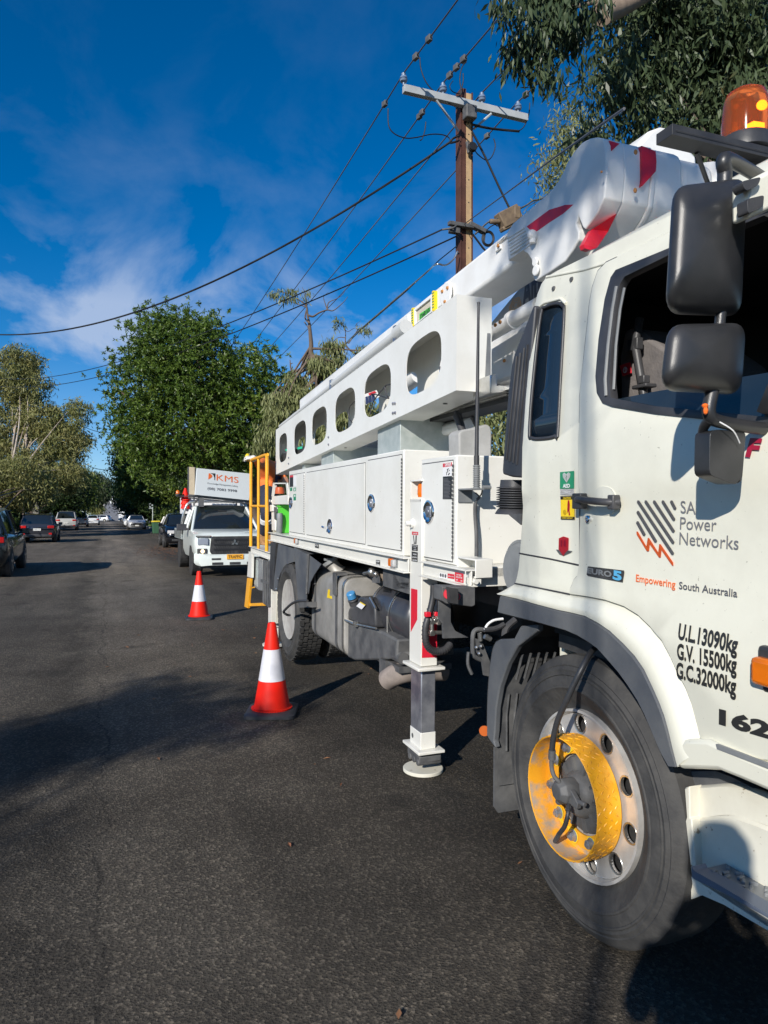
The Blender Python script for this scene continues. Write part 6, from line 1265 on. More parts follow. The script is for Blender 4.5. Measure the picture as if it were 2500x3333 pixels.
for s in (-1,1):
    b=MB(); b.obox((s*.735,2.60,.87),.26,.14,.17,rz=-s*.28); hl=up_('headlight',b,mat('lamp_glass',(.22,.25,.30),.1,coat=.5) if 'lamp_glass' not in bpy.data.materials else bpy.data.materials['lamp_glass'],bevel=.02)
    b=MB(); b.obox((s*.74,2.61,1.0),.34,.12,.035,rz=-s*.25); up_('running_light',b,MT['grim'],hl); b=MB(); b.obox((s*.60,2.665,1.0),.08,.03,.03); up_('indicator',b,MT['lens'],hl)
    b=MB(); b.obox((s*.76,2.60,.64),.24,.12,.13,rz=-s*.3); fg=up_('fog_lamp_housing',b,MT['dark'],bevel=.02)
    b=MB(); b.lathe([(0,.045),(.012,.04)],(s*.765,2.665,.64),(s*.3,1,0),20); up_('fog_lamp',b,mat('warm_lamp',(1,.85,.6),.3,emis=(1,.72,.4),estr=2.2) if 'warm_lamp' not in bpy.data.materials else bpy.data.materials['warm_lamp'],fg)
    b=MB(); b.obox((s*1.10,1.05,1.20),.25,.12,.17); b.tube([(s*.9,1.1,1.14),(s*1.02,1.06,1.16)],.03,8); up_('side_mirror',b,MT['blk'],bevel=.035)
    for y,nm in ((1.75,'front_wheel'),(-1.32,'rear_wheel')):
        b=MB(); b.lathe([(-.2,.42),(.004,.435)],(s*.935,y,.42),(s,0,0),28); up_('wheel_arch',b,MT['dark'],ub_)
        b=MB(); b.lathe([(-.25,.2),(-.25,.36),(-.22,.385),(-.0,.385),(.02,.36),(.02,.24)],(s*.93,y,.385),(s,0,0),32); 
        w=up_(nm,b,MT['tread'],smooth=35)
        b=MB(); b.lathe([(0,.24),(.02,.235),(.01,.2),(-.03,.18),(-.03,.05)],(s*.93,y,.385),(s,0,0),28); up_('rim',b,MT['rear'] if 'rear' in MT else MT['alu'],w,smooth=40)
b=MB(); q=[half_ring(2.50,[(.90,.30),(.95,.36),(.95,.56),(.92,.60)]),half_ring(2.68,[(.80,.28),(.86,.36),(.86,.54),(.82,.58)]),half_ring(2.75,[(.60,.30),(.62,.36),(.62,.48),(.60,.52)])]; b.loft(q); bu=up_('front_bumper',b,PW,smooth=40)
b=MB(); [b.obox((x,2.75,.34),.26,.02,.06) for x in (-.42,0,.42)]; [b.obox((x,2.748,.45),.22,.02,.045) for x in (-.45,.45)]; up_('bumper_slot',b,MT['dark'],bu)
b=MB(); b.loft([half_ring(2.35,[(.80,.22),(.85,.32)]),half_ring(2.62,[(.66,.22),(.7,.3)])]); up_('skid_plate',b,MT['dark'])
b=MB(); b.obox((0,2.765,.50),.40,.015,.12); npl=up_('number_plate',b,MT['yel'])
b=MB(); put_text(b,'TRAFFIC',Vector((.165,2.774,.463)),Vector((-.165,2.774,.463)),(0,0,1),.075,bold=.02); up_('plate_text',b,MT['bk'],npl,fixn=False)
# tray, headboard, tube bar
b=MB(); b.box((-.93,-2.6,.82),(.93,-.48,.90)); tray=up_('tray',b,MT['alu'])
for s in (-1,1):
    b=MB(); b.box((s*.93,-2.6,.84),(s*.96,-.48,1.12)); 
    up_('dropside',b,MT['galv'],tray); b=MB(); [b.box((s*.96,-.6-i*.2,.86),(s*.968,-.72-i*.2,1.08)) for i in range(10)]; up_('dropside_rib',b,MT['alu'],tray)
b=MB(); b.tube(smooth_path([(-.95,-.46,1.0),(-.95,-.40,1.35),(-.86,-.36,1.72),(-.76,-.36,1.86),(-.55,-.36,1.90),(.55,-.36,1.90),(.76,-.36,1.86),(.86,-.36,1.72),(.95,-.40,1.35),(.95,-.46,1.0)],5),.035,12); up_('headboard_bar',b,MT['alu'],smooth=60)
b=MB(); b.box((-.92,-.55,.9),(.92,-.50,1.5)); [b.box((x-.02,-.60,.9),(x+.02,-.55,2.05)) for x in (-.6,.6)]; up_('headboard',b,MT['grim'])
b=MB(); b.box((-.90,-1.5,1.55),(.9,-.75,2.03)); up_('equipment_box',b,MT['dwh'],bevel=.02)
b=MB(); [b.lathe([(0,.14),(.35,.03)],(.82,-.75,1.70+k*.12),(0,0,1),16) for k in range(3)]; up_('stacked_cones',b,M_cone)
b=MB(); b.lathe([(0,.06),(.05,.06)],(1.05,-.55,2.07),(0,0,1),14); b.box((.6,-.58,2.04),(1.1,-.52,2.07)); bq=up_('beacon_base',b,MT['blk']); b=MB(); b.lathe([(0,.055),(.07,.05),(.10,.03)],(1.05,-.55,2.12),(0,0,1),16); up_('beacon',b,MT['lens'],bq,smooth=40)
b=MB(); put_text(b,'KMS',Vector((.968,.9,.75)),Vector((.968,.3,.75)),(0,0,1),.13,bold=.03); up_('door_lettering',b,MT['dor'],ub_,fixn=False) if False else None
# the sign board folded up on the headboard
_a,_b,_c=wd(px('S',425,225),18.9),wd(px('S',1335,322),19.8),wd(px('S',390,675),18.9); _n=(_b-_a).cross(_c-_a).normalized()
def sp_(u,v): d=ray(px('S',u,v)); return camp+d*((_a-camp).dot(_n)/d.dot(_n))
iu=Matrix.Rotation(-math.pi,3,'Z'); 
def toute(p): q=p-Vector((UX,UY0+2.65,0)); return Vector((-q.x,-q.y,q.z))
sgd=MB(); cs_=[toute(sp_(u,v)) for u,v in [(425,225),(1335,322),(1300,768),(390,675)]]; nrm=(cs_[1]-cs_[0]).cross(cs_[3]-cs_[0]).normalized(); 
if nrm.y<0: nrm=-nrm
sgd.prism(cs_,nrm*-.05); board=up_('sign_board',sgd,mat('board_white',(.74,.77,.77),.4))
def dec(name,polys,m,l=.004):
    b=MB(); [b.prism([toute(sp_(u,v))+nrm*l for u,v in q],nrm*.001) for q in polys]; up_(name,b,m,board)
dec('logo_red',[[(618,308),(650,325),(672,345),(680,365),(665,385),(640,402),(610,416)]],MT['dor']); dec('logo_black',[[(640,312),(730,316),(724,430),(712,428),(714,395),(700,350),(680,328)]],MT['bk'])
def st_(s,u0,v0,u1,v1,h,m,nm,**k):
    b=MB(); a=toute(sp_(u0,v0))+nrm*.006; c=toute(sp_(u1,v1))+nrm*.006; put_text(b,s,a,c,(toute(sp_(u0,v0-h))-toute(sp_(u0,v0))),(toute(sp_(u0,v0-h))-toute(sp_(u0,v0))).length,**k); up_(nm,b,m,board,fixn=False)
st_('KMS',750,432,1120,478,105,MT['dor'],'board_name',bold=.0); st_('Knowledge.Management.Safety',597,492,1108,545,28,MT['grey'],'board_motto'); st_('(08) 7083 9998',597,588,1095,632,42,MT['dg'],'board_phone',bold=.01)
b=MB(); a=toute(sp_(300,690))+nrm*-.1; c=toute(sp_(1340,790))+nrm*-.1; b.tube([a,c],.035,8); b.tube([a+Vector((0,0,-.06)),c+Vector((0,0,-.06))],.02,6)
for t in (.18,.8): q=a.lerp(c,t); b.tube([q,Vector((q.x,-.5,1.88))],.03,6)
b.obox(a.lerp(c,.2)+Vector((0,0,-.15)),.12,.12,.25); up_('sign_frame',b,MT['grim'],board)
b=MB(); [b.box((.35-i*.12,-.48,2.00),(.27-i*.12,-.44,2.03)) for i in range(6)]; up_('arrow_lamps',b,MT['dark'],board)

# wheelie bin
p=wg((482,1739)); wb=thing('wheelie_bin','green wheelie bin with a yellow lid standing at the right kerb','bin',(3.62,57.6,0),(0,0,R(10)))
b=MB(); b.loft([[Vector((x*s,y*s,z)) for x,y in ((-.24,-.28),(.24,-.28),(.24,.28),(-.24,.28))] for s,z in ((.82,.08),(1.02,.90),(1.1,.90),(1.1,.95))]); b.build('bin_body',mat('bin_green',(.05,.13,.07),.5),wb,bevel=.02)
b=MB(); b.loft([[Vector((x*s,y*s,z)) for x,y in ((-.29,-.33),(.29,-.33),(.29,.33),(-.29,.33))] for s,z in ((1.0,.95),(1.02,1.0),(.85,1.06))]); b.build('lid',mat('lid_yellow',(.70,.55,.04),.5),wb,bevel=.02)
for s in (-1,1): b=MB(); b.lathe([(0,.1),(.05,.1)],(s*.26,.22,.1),(s,0,0),16); b.build('wheel',MT['blk'],wb)
# ================================================================== TREES
def leafmat(name,c1,c2,c3=None,rough=.5,trans=.0,sc=3.0):
    m=bpy.data.materials.new(name); m.use_nodes=True; nt=m.node_tree; N=nt.nodes; L=nt.links; b=N['Principled BSDF']; b.inputs['Roughness'].default_value=rough; b.inputs['Specular IOR Level'].default_value=.35
    g=N.new('ShaderNodeNewGeometry'); r=N.new('ShaderNodeValToRGB'); r.color_ramp.elements[0].color=(*c1,1); r.color_ramp.elements[1].color=(*c2,1)
    if c3: e=r.color_ramp.elements.new(.93); e.color=(*c2,1); r.color_ramp.elements[2].color=(*c3,1)
    tc=N.new('ShaderNodeTexCoord'); n=N.new('ShaderNodeTexNoise'); n.inputs['Scale'].default_value=sc; L.new(tc.outputs['Object'],n.inputs[0])
    mx=N.new('ShaderNodeMath'); mx.operation='MULTIPLY_ADD'; mx.inputs[1].default_value=.55; L.new(g.outputs['Random Per Island'],mx.inputs[0]); m2=N.new('ShaderNodeMath'); m2.operation='MULTIPLY_ADD'; m2.inputs[1].default_value=1.1; m2.inputs[2].default_value=-.32; L.new(n.outputs[0],m2.inputs[0]); L.new(m2.outputs[0],mx.inputs[2]); L.new(mx.outputs[0],r.inputs[0]); L.new(r.outputs[0],b.inputs['Base Color'])
    tr=N.new('ShaderNodeBsdfTranslucent'); L.new(r.outputs[0],tr.inputs[0]); ms=N.new('ShaderNodeMixShader'); ms.inputs[0].default_value=.22; L.new(b.outputs[0],ms.inputs[1]); L.new(tr.outputs[0],ms.inputs[2]); L.new(ms.outputs[0],N['Material Output'].inputs[0]); return m
LM={'ficus':leafmat('ficus_leaf',(.034,.078,.012),(.135,.20,.030),(.24,.25,.06),.40,sc=.8),
    'gum':leafmat('gum_leaf',(.105,.135,.035),(.31,.285,.11),(.40,.24,.10),.5,sc=.5),
    'gumdark':leafmat('gum_leaf_shaded',(.020,.038,.016),(.10,.135,.065),(.15,.12,.05),.42,sc=1.5),  # darker leaf tone; shade inside the overhanging crown is put into the colour
    'gumr':leafmat('gum_leaf_weeping',(.11,.14,.045),(.29,.30,.13),(.42,.19,.09),.5,sc=1.6),
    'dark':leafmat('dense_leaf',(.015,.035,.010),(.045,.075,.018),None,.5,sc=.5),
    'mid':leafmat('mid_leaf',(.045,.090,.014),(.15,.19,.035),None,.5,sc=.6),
    'weep':leafmat('willow_leaf',(.035,.055,.022),(.080,.105,.045),None,.5,sc=.6)}
BARK=mat('gum_bark',(.32,.24,.17),.85,c2=(.14,.10,.075),scale=3,bump=.4,bscale=14); BARKD=mat('dark_bark',(.09,.065,.05),.9,c2=(.16,.12,.09),scale=4,bump=.5,bscale=16); BARKP=mat('pale_bark',(.50,.43,.35),.8,c2=(.26,.20,.15),scale=2)
def leaves(blobs,n,ln,wd_,droop,seed,clump=.35,per=26,shell=.55,whorl=0):
    rg=np.random.default_rng(seed); vol=np.array([r[0]*r[1]*r[2] for c,r in blobs])**(.72); pr=vol/vol.sum(); nc=max(3,n//per)
    bi=rg.choice(len(blobs),nc,p=pr); C=np.array([list(c) for c,r in blobs])[bi]; Rr=np.array([list(r) for c,r in blobs])[bi]
    d=rg.normal(size=(nc,3)); d/=np.linalg.norm(d,axis=1)[:,None]; rad=(shell+(1-shell)*rg.random(nc))**1.0; rad=np.where(rg.random(nc)<.25,rg.random(nc)**.5,rad)
    cc=C+d*Rr*rad[:,None]
    k=rg.integers(0,nc,n); p=cc[k]+rg.normal(size=(n,3))*clump*np.array([1,1,.8]); out=d[k]
    if whorl:
        # leaves radiate from clump tips
        kk=rg.integers(0,nc*4,n); tips=cc[kk%nc]+np.random.default_rng(seed+1).normal(size=(nc*4,3))[kk]*clump; dirs=rg.normal(size=(n,3)); dirs+=out*.6; dirs/=np.linalg.norm(dirs,axis=1)[:,None]; dirs[:,2]-=.15; p=tips; ax=dirs
    else:
        ax=rg.normal(size=(n,3))*(1-droop*.75); ax[:,2]-=droop*1.6; 
    ax/=np.linalg.norm(ax,axis=1)[:,None]; L_=ln*rg.uniform(.6,1.3,n)[:,None]; s=np.cross(ax,rg.normal(size=(n,3))); s/=np.linalg.norm(s,axis=1)[:,None]; s*=wd_*L_/ln
    a=p; b=p+ax*L_*.45+s; c=p+ax*L_; e=p+ax*L_*.45-s
    V=np.stack([a,b,c,e],1).reshape(-1,3).astype(np.float32); return V,cc
def leafmesh(name,V,m,parent=None):
    n=len(V)//4; me=bpy.data.meshes.new(name); me.vertices.add(n*4); me.vertices.foreach_set('co',V.ravel()); me.loops.add(n*4); me.loops.foreach_set('vertex_index',np.arange(n*4,dtype=np.int32)); me.polygons.add(n); me.polygons.foreach_set('loop_start',np.arange(0,n*4,4,dtype=np.int32)); me.polygons.foreach_set('loop_total',np.full(n,4,dtype=np.int32)); me.update(); me.materials.append(m); o=bpy.data.objects.new(name,me); col.objects.link(o)
    if parent is not None: o.parent=parent
    return o
def tree(name,label,base,blobs,n,ln,w,droop,lm,bark,seed=1,trunk=.25,nb=10,cat='tree',group=None,clump=.35,per=26,forks=None,shell=.55,whorl=0,tpath=None):
    base=Vector(base); t=thing(name,label,cat,base,group=group); B=[(Vector(c)-base,(r if hasattr(r,'__len__') else (r,r,r*.9))) for c,r in blobs]
    V,cc=leaves(B,n,ln,w,droop,seed,clump,per,shell,whorl); leafmesh('crown',V,LM[lm],t)
    rn=random.Random(seed); mb=MB(); top=sum((c for c,r in B),Vector())/len(B)
    if tpath: tp=[Vector(p)-base for p in tpath]
    else: tp=[Vector((0,0,-.1)),Vector((rn.uniform(-.15,.15),rn.uniform(-.1,.1),top.z*.3)),top*.62+Vector((0,0,top.z*.05)),top]
    sp=smooth_path(tp,5); mb.tube(sp,[trunk*(1.15 if i==0 else 1)*(1-.72*i/(len(sp)-1)) for i in range(len(sp))],10)
    tr=mb.build('trunk',bark,t,smooth=60); mb=MB()
    for i in range(nb):
        k=rn.randrange(len(cc)); tgt=Vector(cc[k]); f=rn.uniform(.35,.85); s=sp[int(f*(len(sp)-1))]; mid=s.lerp(tgt,.5)+Vector((rn.uniform(-.3,.3),rn.uniform(-.3,.3),rn.uniform(0,.5)))*(tgt-s).length*.25
        q=smooth_path([s,mid,tgt],4); r0=trunk*(1-.72*f)*.62; mb.tube(q,[r0*(1-.85*j/(len(q)-1)) for j in range(len(q))],6,cap=False)
    mb.build('branches',bark,tr,smooth=60); return t
def at(u,v,depth): p=wd((u,v),depth); return p
def blob(u,v,depth,r): return (at(u,v,depth),r)
# the big dense tree behind the ute
D=24.5
fb=[blob(560,1130,D,(2.2,2.2,1.9)),blob(470,1260,D,(1.9,2.2,2.0)),blob(650,1210,D,(2.5,2.5,2.3)),blob(800,1240,D,(1.9,2.2,1.8)),blob(450,1400,D,(1.5,2.0,1.7)),blob(600,1370,D,(2.8,2.6,2.3)),blob(780,1390,D,(2.2,2.4,2.2)),blob(860,1330,D,(1.3,1.8,1.8)),blob(700,1480,D+.6,(2.8,2.2,1.3)),blob(500,1090,D,(1.1,1.5,1.0)),blob(650,1090,D,(1.0,1.3,1.0)),blob(840,1480,D+.6,(1.6,1.8,1.3)),blob(520,1490,D+.5,(1.7,2,1.2))]
fb=[(c,(r[0]*.63,r[1]*.95,r[2]*.63)) for c,r in fb]
tree('dense_street_tree','huge dense dark green tree with glossy leaves towering behind the white ute',(4.95,26,0),fb,170000,.125,.019,0,'ficus',BARKD,2,.30,26,clump=.27,per=60,shell=.72,whorl=1)
# trees further along on the right
def rtb(u,v,d,r): return blob(u,v,d,r)
tree('street_tree','yellow green street tree with a straight trunk behind the wheelie bin',(5.1,70,0),[rtb(500,1560,66,(2.4,2.4,1.9)),rtb(440,1530,66,(1.7,2,1.5)),rtb(540,1600,66,(1.6,1.8,1.2)),rtb(450,1590,66,(1.6,1.6,1.1)),rtb(420,1480,66,(1.3,1.5,1.5))],30000,.30,.06,.2,'mid',BARK,3,.28,12,clump=.5,per=50)
tree('street_tree','forked pale trunked street tree standing right of the straight one',(6.2,60,0),[rtb(600,1570,57,(2.4,2.4,1.5)),rtb(660,1560,57,(1.8,2,1.3)),rtb(560,1540,57,(1.6,1.6,1.3)),rtb(700,1600,58,(1.8,1.6,1.2))],22000,.30,.06,.2,'mid',BARK,4,.26,12,clump=.5,per=50)
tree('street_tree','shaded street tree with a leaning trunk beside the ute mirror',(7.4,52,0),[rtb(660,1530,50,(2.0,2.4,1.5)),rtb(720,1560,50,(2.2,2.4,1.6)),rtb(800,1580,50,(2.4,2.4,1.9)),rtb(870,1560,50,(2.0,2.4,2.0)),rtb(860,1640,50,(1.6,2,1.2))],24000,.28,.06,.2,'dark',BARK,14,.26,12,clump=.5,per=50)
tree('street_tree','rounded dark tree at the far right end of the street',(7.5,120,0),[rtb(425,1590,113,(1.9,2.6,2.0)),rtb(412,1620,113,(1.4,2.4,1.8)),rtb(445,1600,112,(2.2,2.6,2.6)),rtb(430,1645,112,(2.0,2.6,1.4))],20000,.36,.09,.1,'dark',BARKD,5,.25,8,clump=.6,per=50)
tree('street_tree','second dark tree of the far right group, behind the street sign',(7.5,98,0),[rtb(440,1600,93,(2.4,2.6,2.6)),rtb(470,1640,93,(2.6,2.6,1.8)),rtb(500,1650,93,(2.2,2.6,1.8))],16000,.36,.09,.1,'dark',BARKD,6,.25,8,clump=.6,per=50)
mb_=None
tree('garden_shrub','bright green shrub beside the wheelie bin',(4.95,61,.1),[(Vector((4.9,61,.9)),(.7,.9,.7)),(Vector((4.5,60,1.5)),(.5,.6,.5))],3500,.16,.05,.1,'mid',BARKD,7,.05,4,cat='shrub',clump=.2)
# left side
tree('gum_tree','tall grey green gum with cream limbs at the left edge',(-6.6,56,0),[blob(40,1230,54,(2.0,2,2.2)),blob(110,1250,54,(1.4,1.8,1.6)),blob(20,1380,54,(2.2,2,1.9)),blob(120,1380,54,(2.0,2,1.8)),blob(215,1370,54,(1.5,1.6,1.3)),blob(255,1330,54,(.9,1.2,.8)),blob(70,1170,54,(1.3,1.4,1.1)),blob(190,1440,54,(1.7,2,1.4)),blob(250,1450,54,(1.0,1.4,1.0)),blob(60,1500,53,(2.6,2,1.7)),blob(170,1530,53,(2.2,2,1.4)),blob(235,1560,53,(1.2,1.5,.9)),blob(-60,1300,54,(2.4,2,3)),blob(-60,1480,54,(2.4,2,2.4))],62000,.32,.035,.45,'gum',BARKP,8,.22,26,clump=.30,per=120,shell=.6)
tree('gum_tree','younger bright green tree under the tall gum, its forked trunk behind the grey SUV',(-6.3,50,0),[blob(60,1560,48,(2.0,2,1.4)),blob(20,1580,48,(1.6,2,1.4)),blob(110,1600,48,(1.3,1.8,.9))],20000,.26,.035,.4,'gum',BARK,9,.16,6,clump=.4,per=50,tpath=[(-6.3,50,0),(-6.4,50,1.2),(-7.0,50,2.8),(-7.4,50,4.6)])
tree('street_tree','dark leafy tree between the fence and the pearl white wagon',(-7.4,76,0),[blob(150,1600,72,(2.6,2,2.2)),blob(210,1590,72,(2.4,2,2.0)),blob(180,1630,72,(3.0,2,1.6)),blob(120,1640,71,(2.4,2,1.6))],26000,.32,.06,.2,'dark',BARKD,10,.3,10,clump=.5,per=50)
tree('street_tree','sunlit green tree beyond the dark one on the left',(-6.4,88,0),[blob(215,1570,84,(2.4,2,1.7)),blob(250,1580,84,(2.2,2,1.8)),blob(190,1600,84,(2.6,2,1.6)),blob(230,1620,84,(3.0,2,1.6)),blob(170,1560,84,(2,2,1.5))],26000,.34,.07,.1,'mid',BARKD,11,.3,10,clump=.5,per=50)
tree('weeping_tree','weeping willow-like tree leaning over the far end of the street',(-5.4,112,0),[blob(300,1575,106,(2.0,2,1.5)),blob(328,1585,106,(1.3,2,1.3)),blob(280,1600,106,(2.4,2,2.0)),blob(312,1612,106,(1.3,2,1.1)),blob(343,1590,106,(.6,1.5,1.1))],26000,.55,.05,.85,'weep',BARKD,12,.28,8,clump=.5,per=50)
tree('hedge','dark hedge filling the gardens behind the left parked cars',(-10.5,80,0),[(Vector((-10.5,40+i*9,2.0)),(1.6,5,2.6)) for i in range(10)],52000,.3,.10,.1,'dark',BARKD,13,.12,16,cat='hedge',clump=.6,per=60)
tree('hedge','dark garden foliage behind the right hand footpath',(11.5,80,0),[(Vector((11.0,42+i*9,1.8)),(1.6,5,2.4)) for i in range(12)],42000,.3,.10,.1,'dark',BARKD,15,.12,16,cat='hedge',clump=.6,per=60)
tree('roadside_shrub','small green shrub on the verge just left of the grey SUV',(-5.2,43,.1),[(Vector((-5.0,43,.8)),(.5,1.2,.7))],4000,.14,.04,.2,'mid',BARKD,16,.04,3,cat='shrub',clump=.15)
# gum with dead branches behind the truck
G=17.5
def g(u,v,d=G,r=None): q=px('J',u,v); p=wd(q,d); return (p,r) if r else p
gt=tree('weeping_gum','weeping olive gum with red-tinged leaves behind the boom frame',(6.3,16.9,0),[g(280,760,G,(0.30,0.42,0.24)),g(150,880,G,(0.33,0.46,0.26)),g(330,850,G,(0.33,0.46,0.26)),g(70,1000,G,(0.28,0.39,0.22)),g(60,1150,G,(0.30,0.42,0.24)),g(40,1300,G,(0.30,0.42,0.24)),g(200,1050,G,(0.42,0.59,0.34)),g(500,610,G,(0.32,0.45,0.26)),g(610,540,G,(0.25,0.35,0.20)),g(620,650,G,(0.30,0.42,0.24)),g(690,600,G,(0.14,0.20,0.11)),g(570,450,G,(0.17,0.24,0.14)),g(645,465,G,(0.13,0.18,0.10)),g(860,505,G,(0.20,0.28,0.16)),g(920,480,G,(0.13,0.18,0.10)),g(420,900,G,(0.45,0.63,0.36)),g(600,800,G,(0.50,0.70,0.40)),g(650,1050,G,(0.50,0.70,0.40)),g(500,1180,G,(0.42,0.59,0.34)),g(330,1230,G,(0.40,0.56,0.32)),g(900,980,G,(0.45,0.63,0.36)),g(780,700,G,(0.40,0.56,0.32)),g(230,930,G,(0.30,0.42,0.24)),g(120,1230,G,(0.35,0.49,0.28)),g(430,740,G,(0.20,0.28,0.16))],20000,.17,.015,.8,'gumr',BARKD,17,.13,22,clump=.09,per=60,tpath=[(6.3,16.9,0),(6.2,16.8,2.2),g(575,730),g(500,570),g(420,530),g(415,420),g(400,260)])
mb=MB(); off=Vector((6.3,16.9,0))
def dead(pts,r): q=[g(u,v)-off for u,v in pts]; s=smooth_path(q,4); mb.tube(s,[r*(1-.8*i/(len(s)-1)) for i in range(len(s))],6)
dead([(400,260),(385,190),(380,130),(350,90),(300,60),(250,20),(180,5)],.03); dead([(385,190),(430,205),(480,175),(550,150),(600,155),(680,90),(720,40)],.028); dead([(400,260),(365,215),(380,130),(375,60),(360,0),(340,-40)],.022); dead([(380,130),(330,110),(270,90),(200,60)],.015); dead([(550,150),(560,90),(620,60),(680,20),(700,-30)],.016); dead([(550,150),(530,90),(520,40),(560,0)],.014)
dead([(360,250),(385,290),(400,330)],.018); dead([(340,790),(290,720),(250,650),(240,565)],.05); dead([(240,600),(265,590)],.02); dead([(340,790),(440,780),(540,800)],.055); dead([(340,790),(460,850),(340,890)],.02)
dead([(830,530),(780,510),(725,470),(700,420),(700,330),(660,250)],.03); dead([(725,430),(760,380),(800,320),(840,300),(900,270)],.016); dead([(700,380),(640,380),(590,420)],.012); dead([(800,320),(790,270),(830,240)],.010); dead([(690,300),(720,330),(790,300),(850,370)],.010)
mb.build('dead_branches',BARKD,gt,smooth=60)
V,_=leaves([(g(190,20)-off,(.35,.3,.2)),(g(610,255)-off,(.22,.2,.15)),(g(860,320)-off,(.35,.2,.12)),(g(700,240)-off,(.2,.2,.1)),(g(300,40)-off,(.4,.3,.2))],700,.13,.012,.7,5,.06,30); leafmesh('sparse_leaves',V,LM['gumr'],gt)
# overhanging gum above the cab
def ob(u,v,d,r): return blob(u,v,d,(r,r,r*.8))
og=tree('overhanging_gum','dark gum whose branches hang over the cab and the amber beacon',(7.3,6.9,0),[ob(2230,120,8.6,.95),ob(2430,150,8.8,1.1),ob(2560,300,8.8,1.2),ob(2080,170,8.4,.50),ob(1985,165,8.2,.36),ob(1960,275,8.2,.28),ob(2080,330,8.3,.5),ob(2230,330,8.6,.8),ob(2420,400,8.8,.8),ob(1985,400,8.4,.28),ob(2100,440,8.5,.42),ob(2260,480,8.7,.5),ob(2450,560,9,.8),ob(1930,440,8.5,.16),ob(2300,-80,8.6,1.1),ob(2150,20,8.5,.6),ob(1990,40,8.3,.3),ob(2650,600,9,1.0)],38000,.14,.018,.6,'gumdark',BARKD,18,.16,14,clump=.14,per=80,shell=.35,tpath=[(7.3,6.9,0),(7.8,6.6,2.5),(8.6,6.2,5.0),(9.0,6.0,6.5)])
o_=Vector((7.3,6.9,0))
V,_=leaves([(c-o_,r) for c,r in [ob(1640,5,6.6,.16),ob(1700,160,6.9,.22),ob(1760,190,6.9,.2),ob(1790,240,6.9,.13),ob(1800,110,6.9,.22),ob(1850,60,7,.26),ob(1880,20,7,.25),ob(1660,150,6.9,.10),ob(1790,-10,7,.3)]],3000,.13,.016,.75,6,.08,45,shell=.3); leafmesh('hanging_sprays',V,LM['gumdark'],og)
mb=MB()
def bq(pts,r,d=7.0):
    q=smooth_path([wd(p,d+i*.25)-o_ for i,p in enumerate(pts)],4); mb.tube(q,[r*(1-.6*i/(len(q)-1)) for i in range(len(q))],10)
bq([(1962,45),(2040,15),(2130,-30),(2300,-120)],.115,7.3)
bq([(2200,-60),(1960,0),(1860,20),(1760,-5),(1640,-10)],.03,7.4); bq([(1960,0),(1880,80),(1830,190),(1800,250)],.012,7.0); bq([(1860,20),(1780,90),(1690,150),(1640,160)],.014,7.0); bq([(2300,-100),(2200,150),(2080,280),(1990,380)],.03,8.3); bq([(2500,-50),(2400,200),(2250,420),(2100,500)],.035,8.6)
mb.build('boughs',BARK,og,smooth=60)
# low foliage seen between the lockers and the intake stack, and behind the frame
tree('verge_gum','leafy young gum on the verge behind the truck lockers',(6.6,9.2,0),[blob(1600,1380,9.6,(.7,.7,.6)),blob(1640,1300,9.6,(.6,.7,.6)),blob(1560,1450,9.6,(.8,.8,.5)),blob(1600,1180,10,(.6,.6,.5)),blob(1700,1250,10,(.9,.6,.9)),blob(1480,1400,10.5,(.8,.7,.5)),blob(1830,480,13,(.55,.5,.4)),blob(1800,560,13,(.6,.5,.35)),blob(1870,420,13,(.5,.5,.5)),blob(1950,600,12.5,(.9,.5,.9)),blob(1900,800,12,(.9,.6,1.2)),blob(1900,1000,11,(.9,.6,1))],16000,.12,.014,.55,'gumr',BARK,19,.12,10,clump=.13,per=45,shell=.3)
# the tree behind the photographer that throws the leafy shadow
tree('shade_tree','tree behind the camera whose leafy shadow lies across the asphalt',(-8.9,-5.4,0),[((-7.6,-2.1,5.0),(.75,.6,.35)),((-7.35,-1.35,4.9),(.5,.35,.22)),((-8.3,-2.5,5.1),(.8,.6,.35)),((-9.1,-2.9,5.0),(.9,.6,.4)),((-8.0,-1.4,5.2),(.5,.35,.2)),((-6.95,-2.5,5.0),(.35,.3,.2)),((-10.2,-3.5,5.2),(1,.8,.45)),((-10.6,-4.9,5.6),(1.2,1.1,.6))],12000,.16,.02,.3,'gumdark',BARK,20,.12,14,clump=.13,per=60,shell=.3)
tree('shade_tree','slender gum behind the camera dappling the elbow of the boom',(-5.6,-5.2,0),[((-3.0,-2.3,6.42),(.34,.28,.22)),((-2.65,-2.5,6.35),(.25,.2,.2)),((-3.25,-1.9,6.45),(.25,.22,.16))],950,.15,.016,.7,'gumdark',BARK,21,.03,3,clump=.11,per=40,shell=.3)
# ================================================================== POLE AND WIRES
PX_,PY_=6.2,11.65
pole=thing('power_pole','rusty steel and concrete power pole with a white crossarm behind the truck','power pole',(PX_,PY_,0))
M_rust=mat('rusty_steel',(.060,.022,.015),.75,c2=(.095,.036,.024),scale=5); M_pc=mat('pole_concrete',(.50,.34,.18),.85,c2=(.40,.27,.15),scale=8,bump=.2); M_arm=mat('crossarm_grey',(.42,.44,.45),.6,c2=(.34,.36,.37),scale=4)
Zt=9.34
b=MB()
b.box((-.11,-.07,0),(-.01,.10,Zt+.05)); b.box((-.13,-.085,0),(-.11,.115,Zt+.02)); 
b.box((.105,-.085,0),(.125,.115,Zt)); b.build('steel_channel',M_rust,pole)
b=MB(); b.box((-.008,-.07,0),(.103,.10,Zt-.02)); cc_=b.build('concrete_core',M_pc,pole,bevel=.004)
b=MB(); [b.lathe([(0,.012),(.003,.012)],(.045,-.0705,1+i*.42),(0,-1,0),10) for i in range(20)]; b.build('bolt_hole',MT['dark'],cc_)
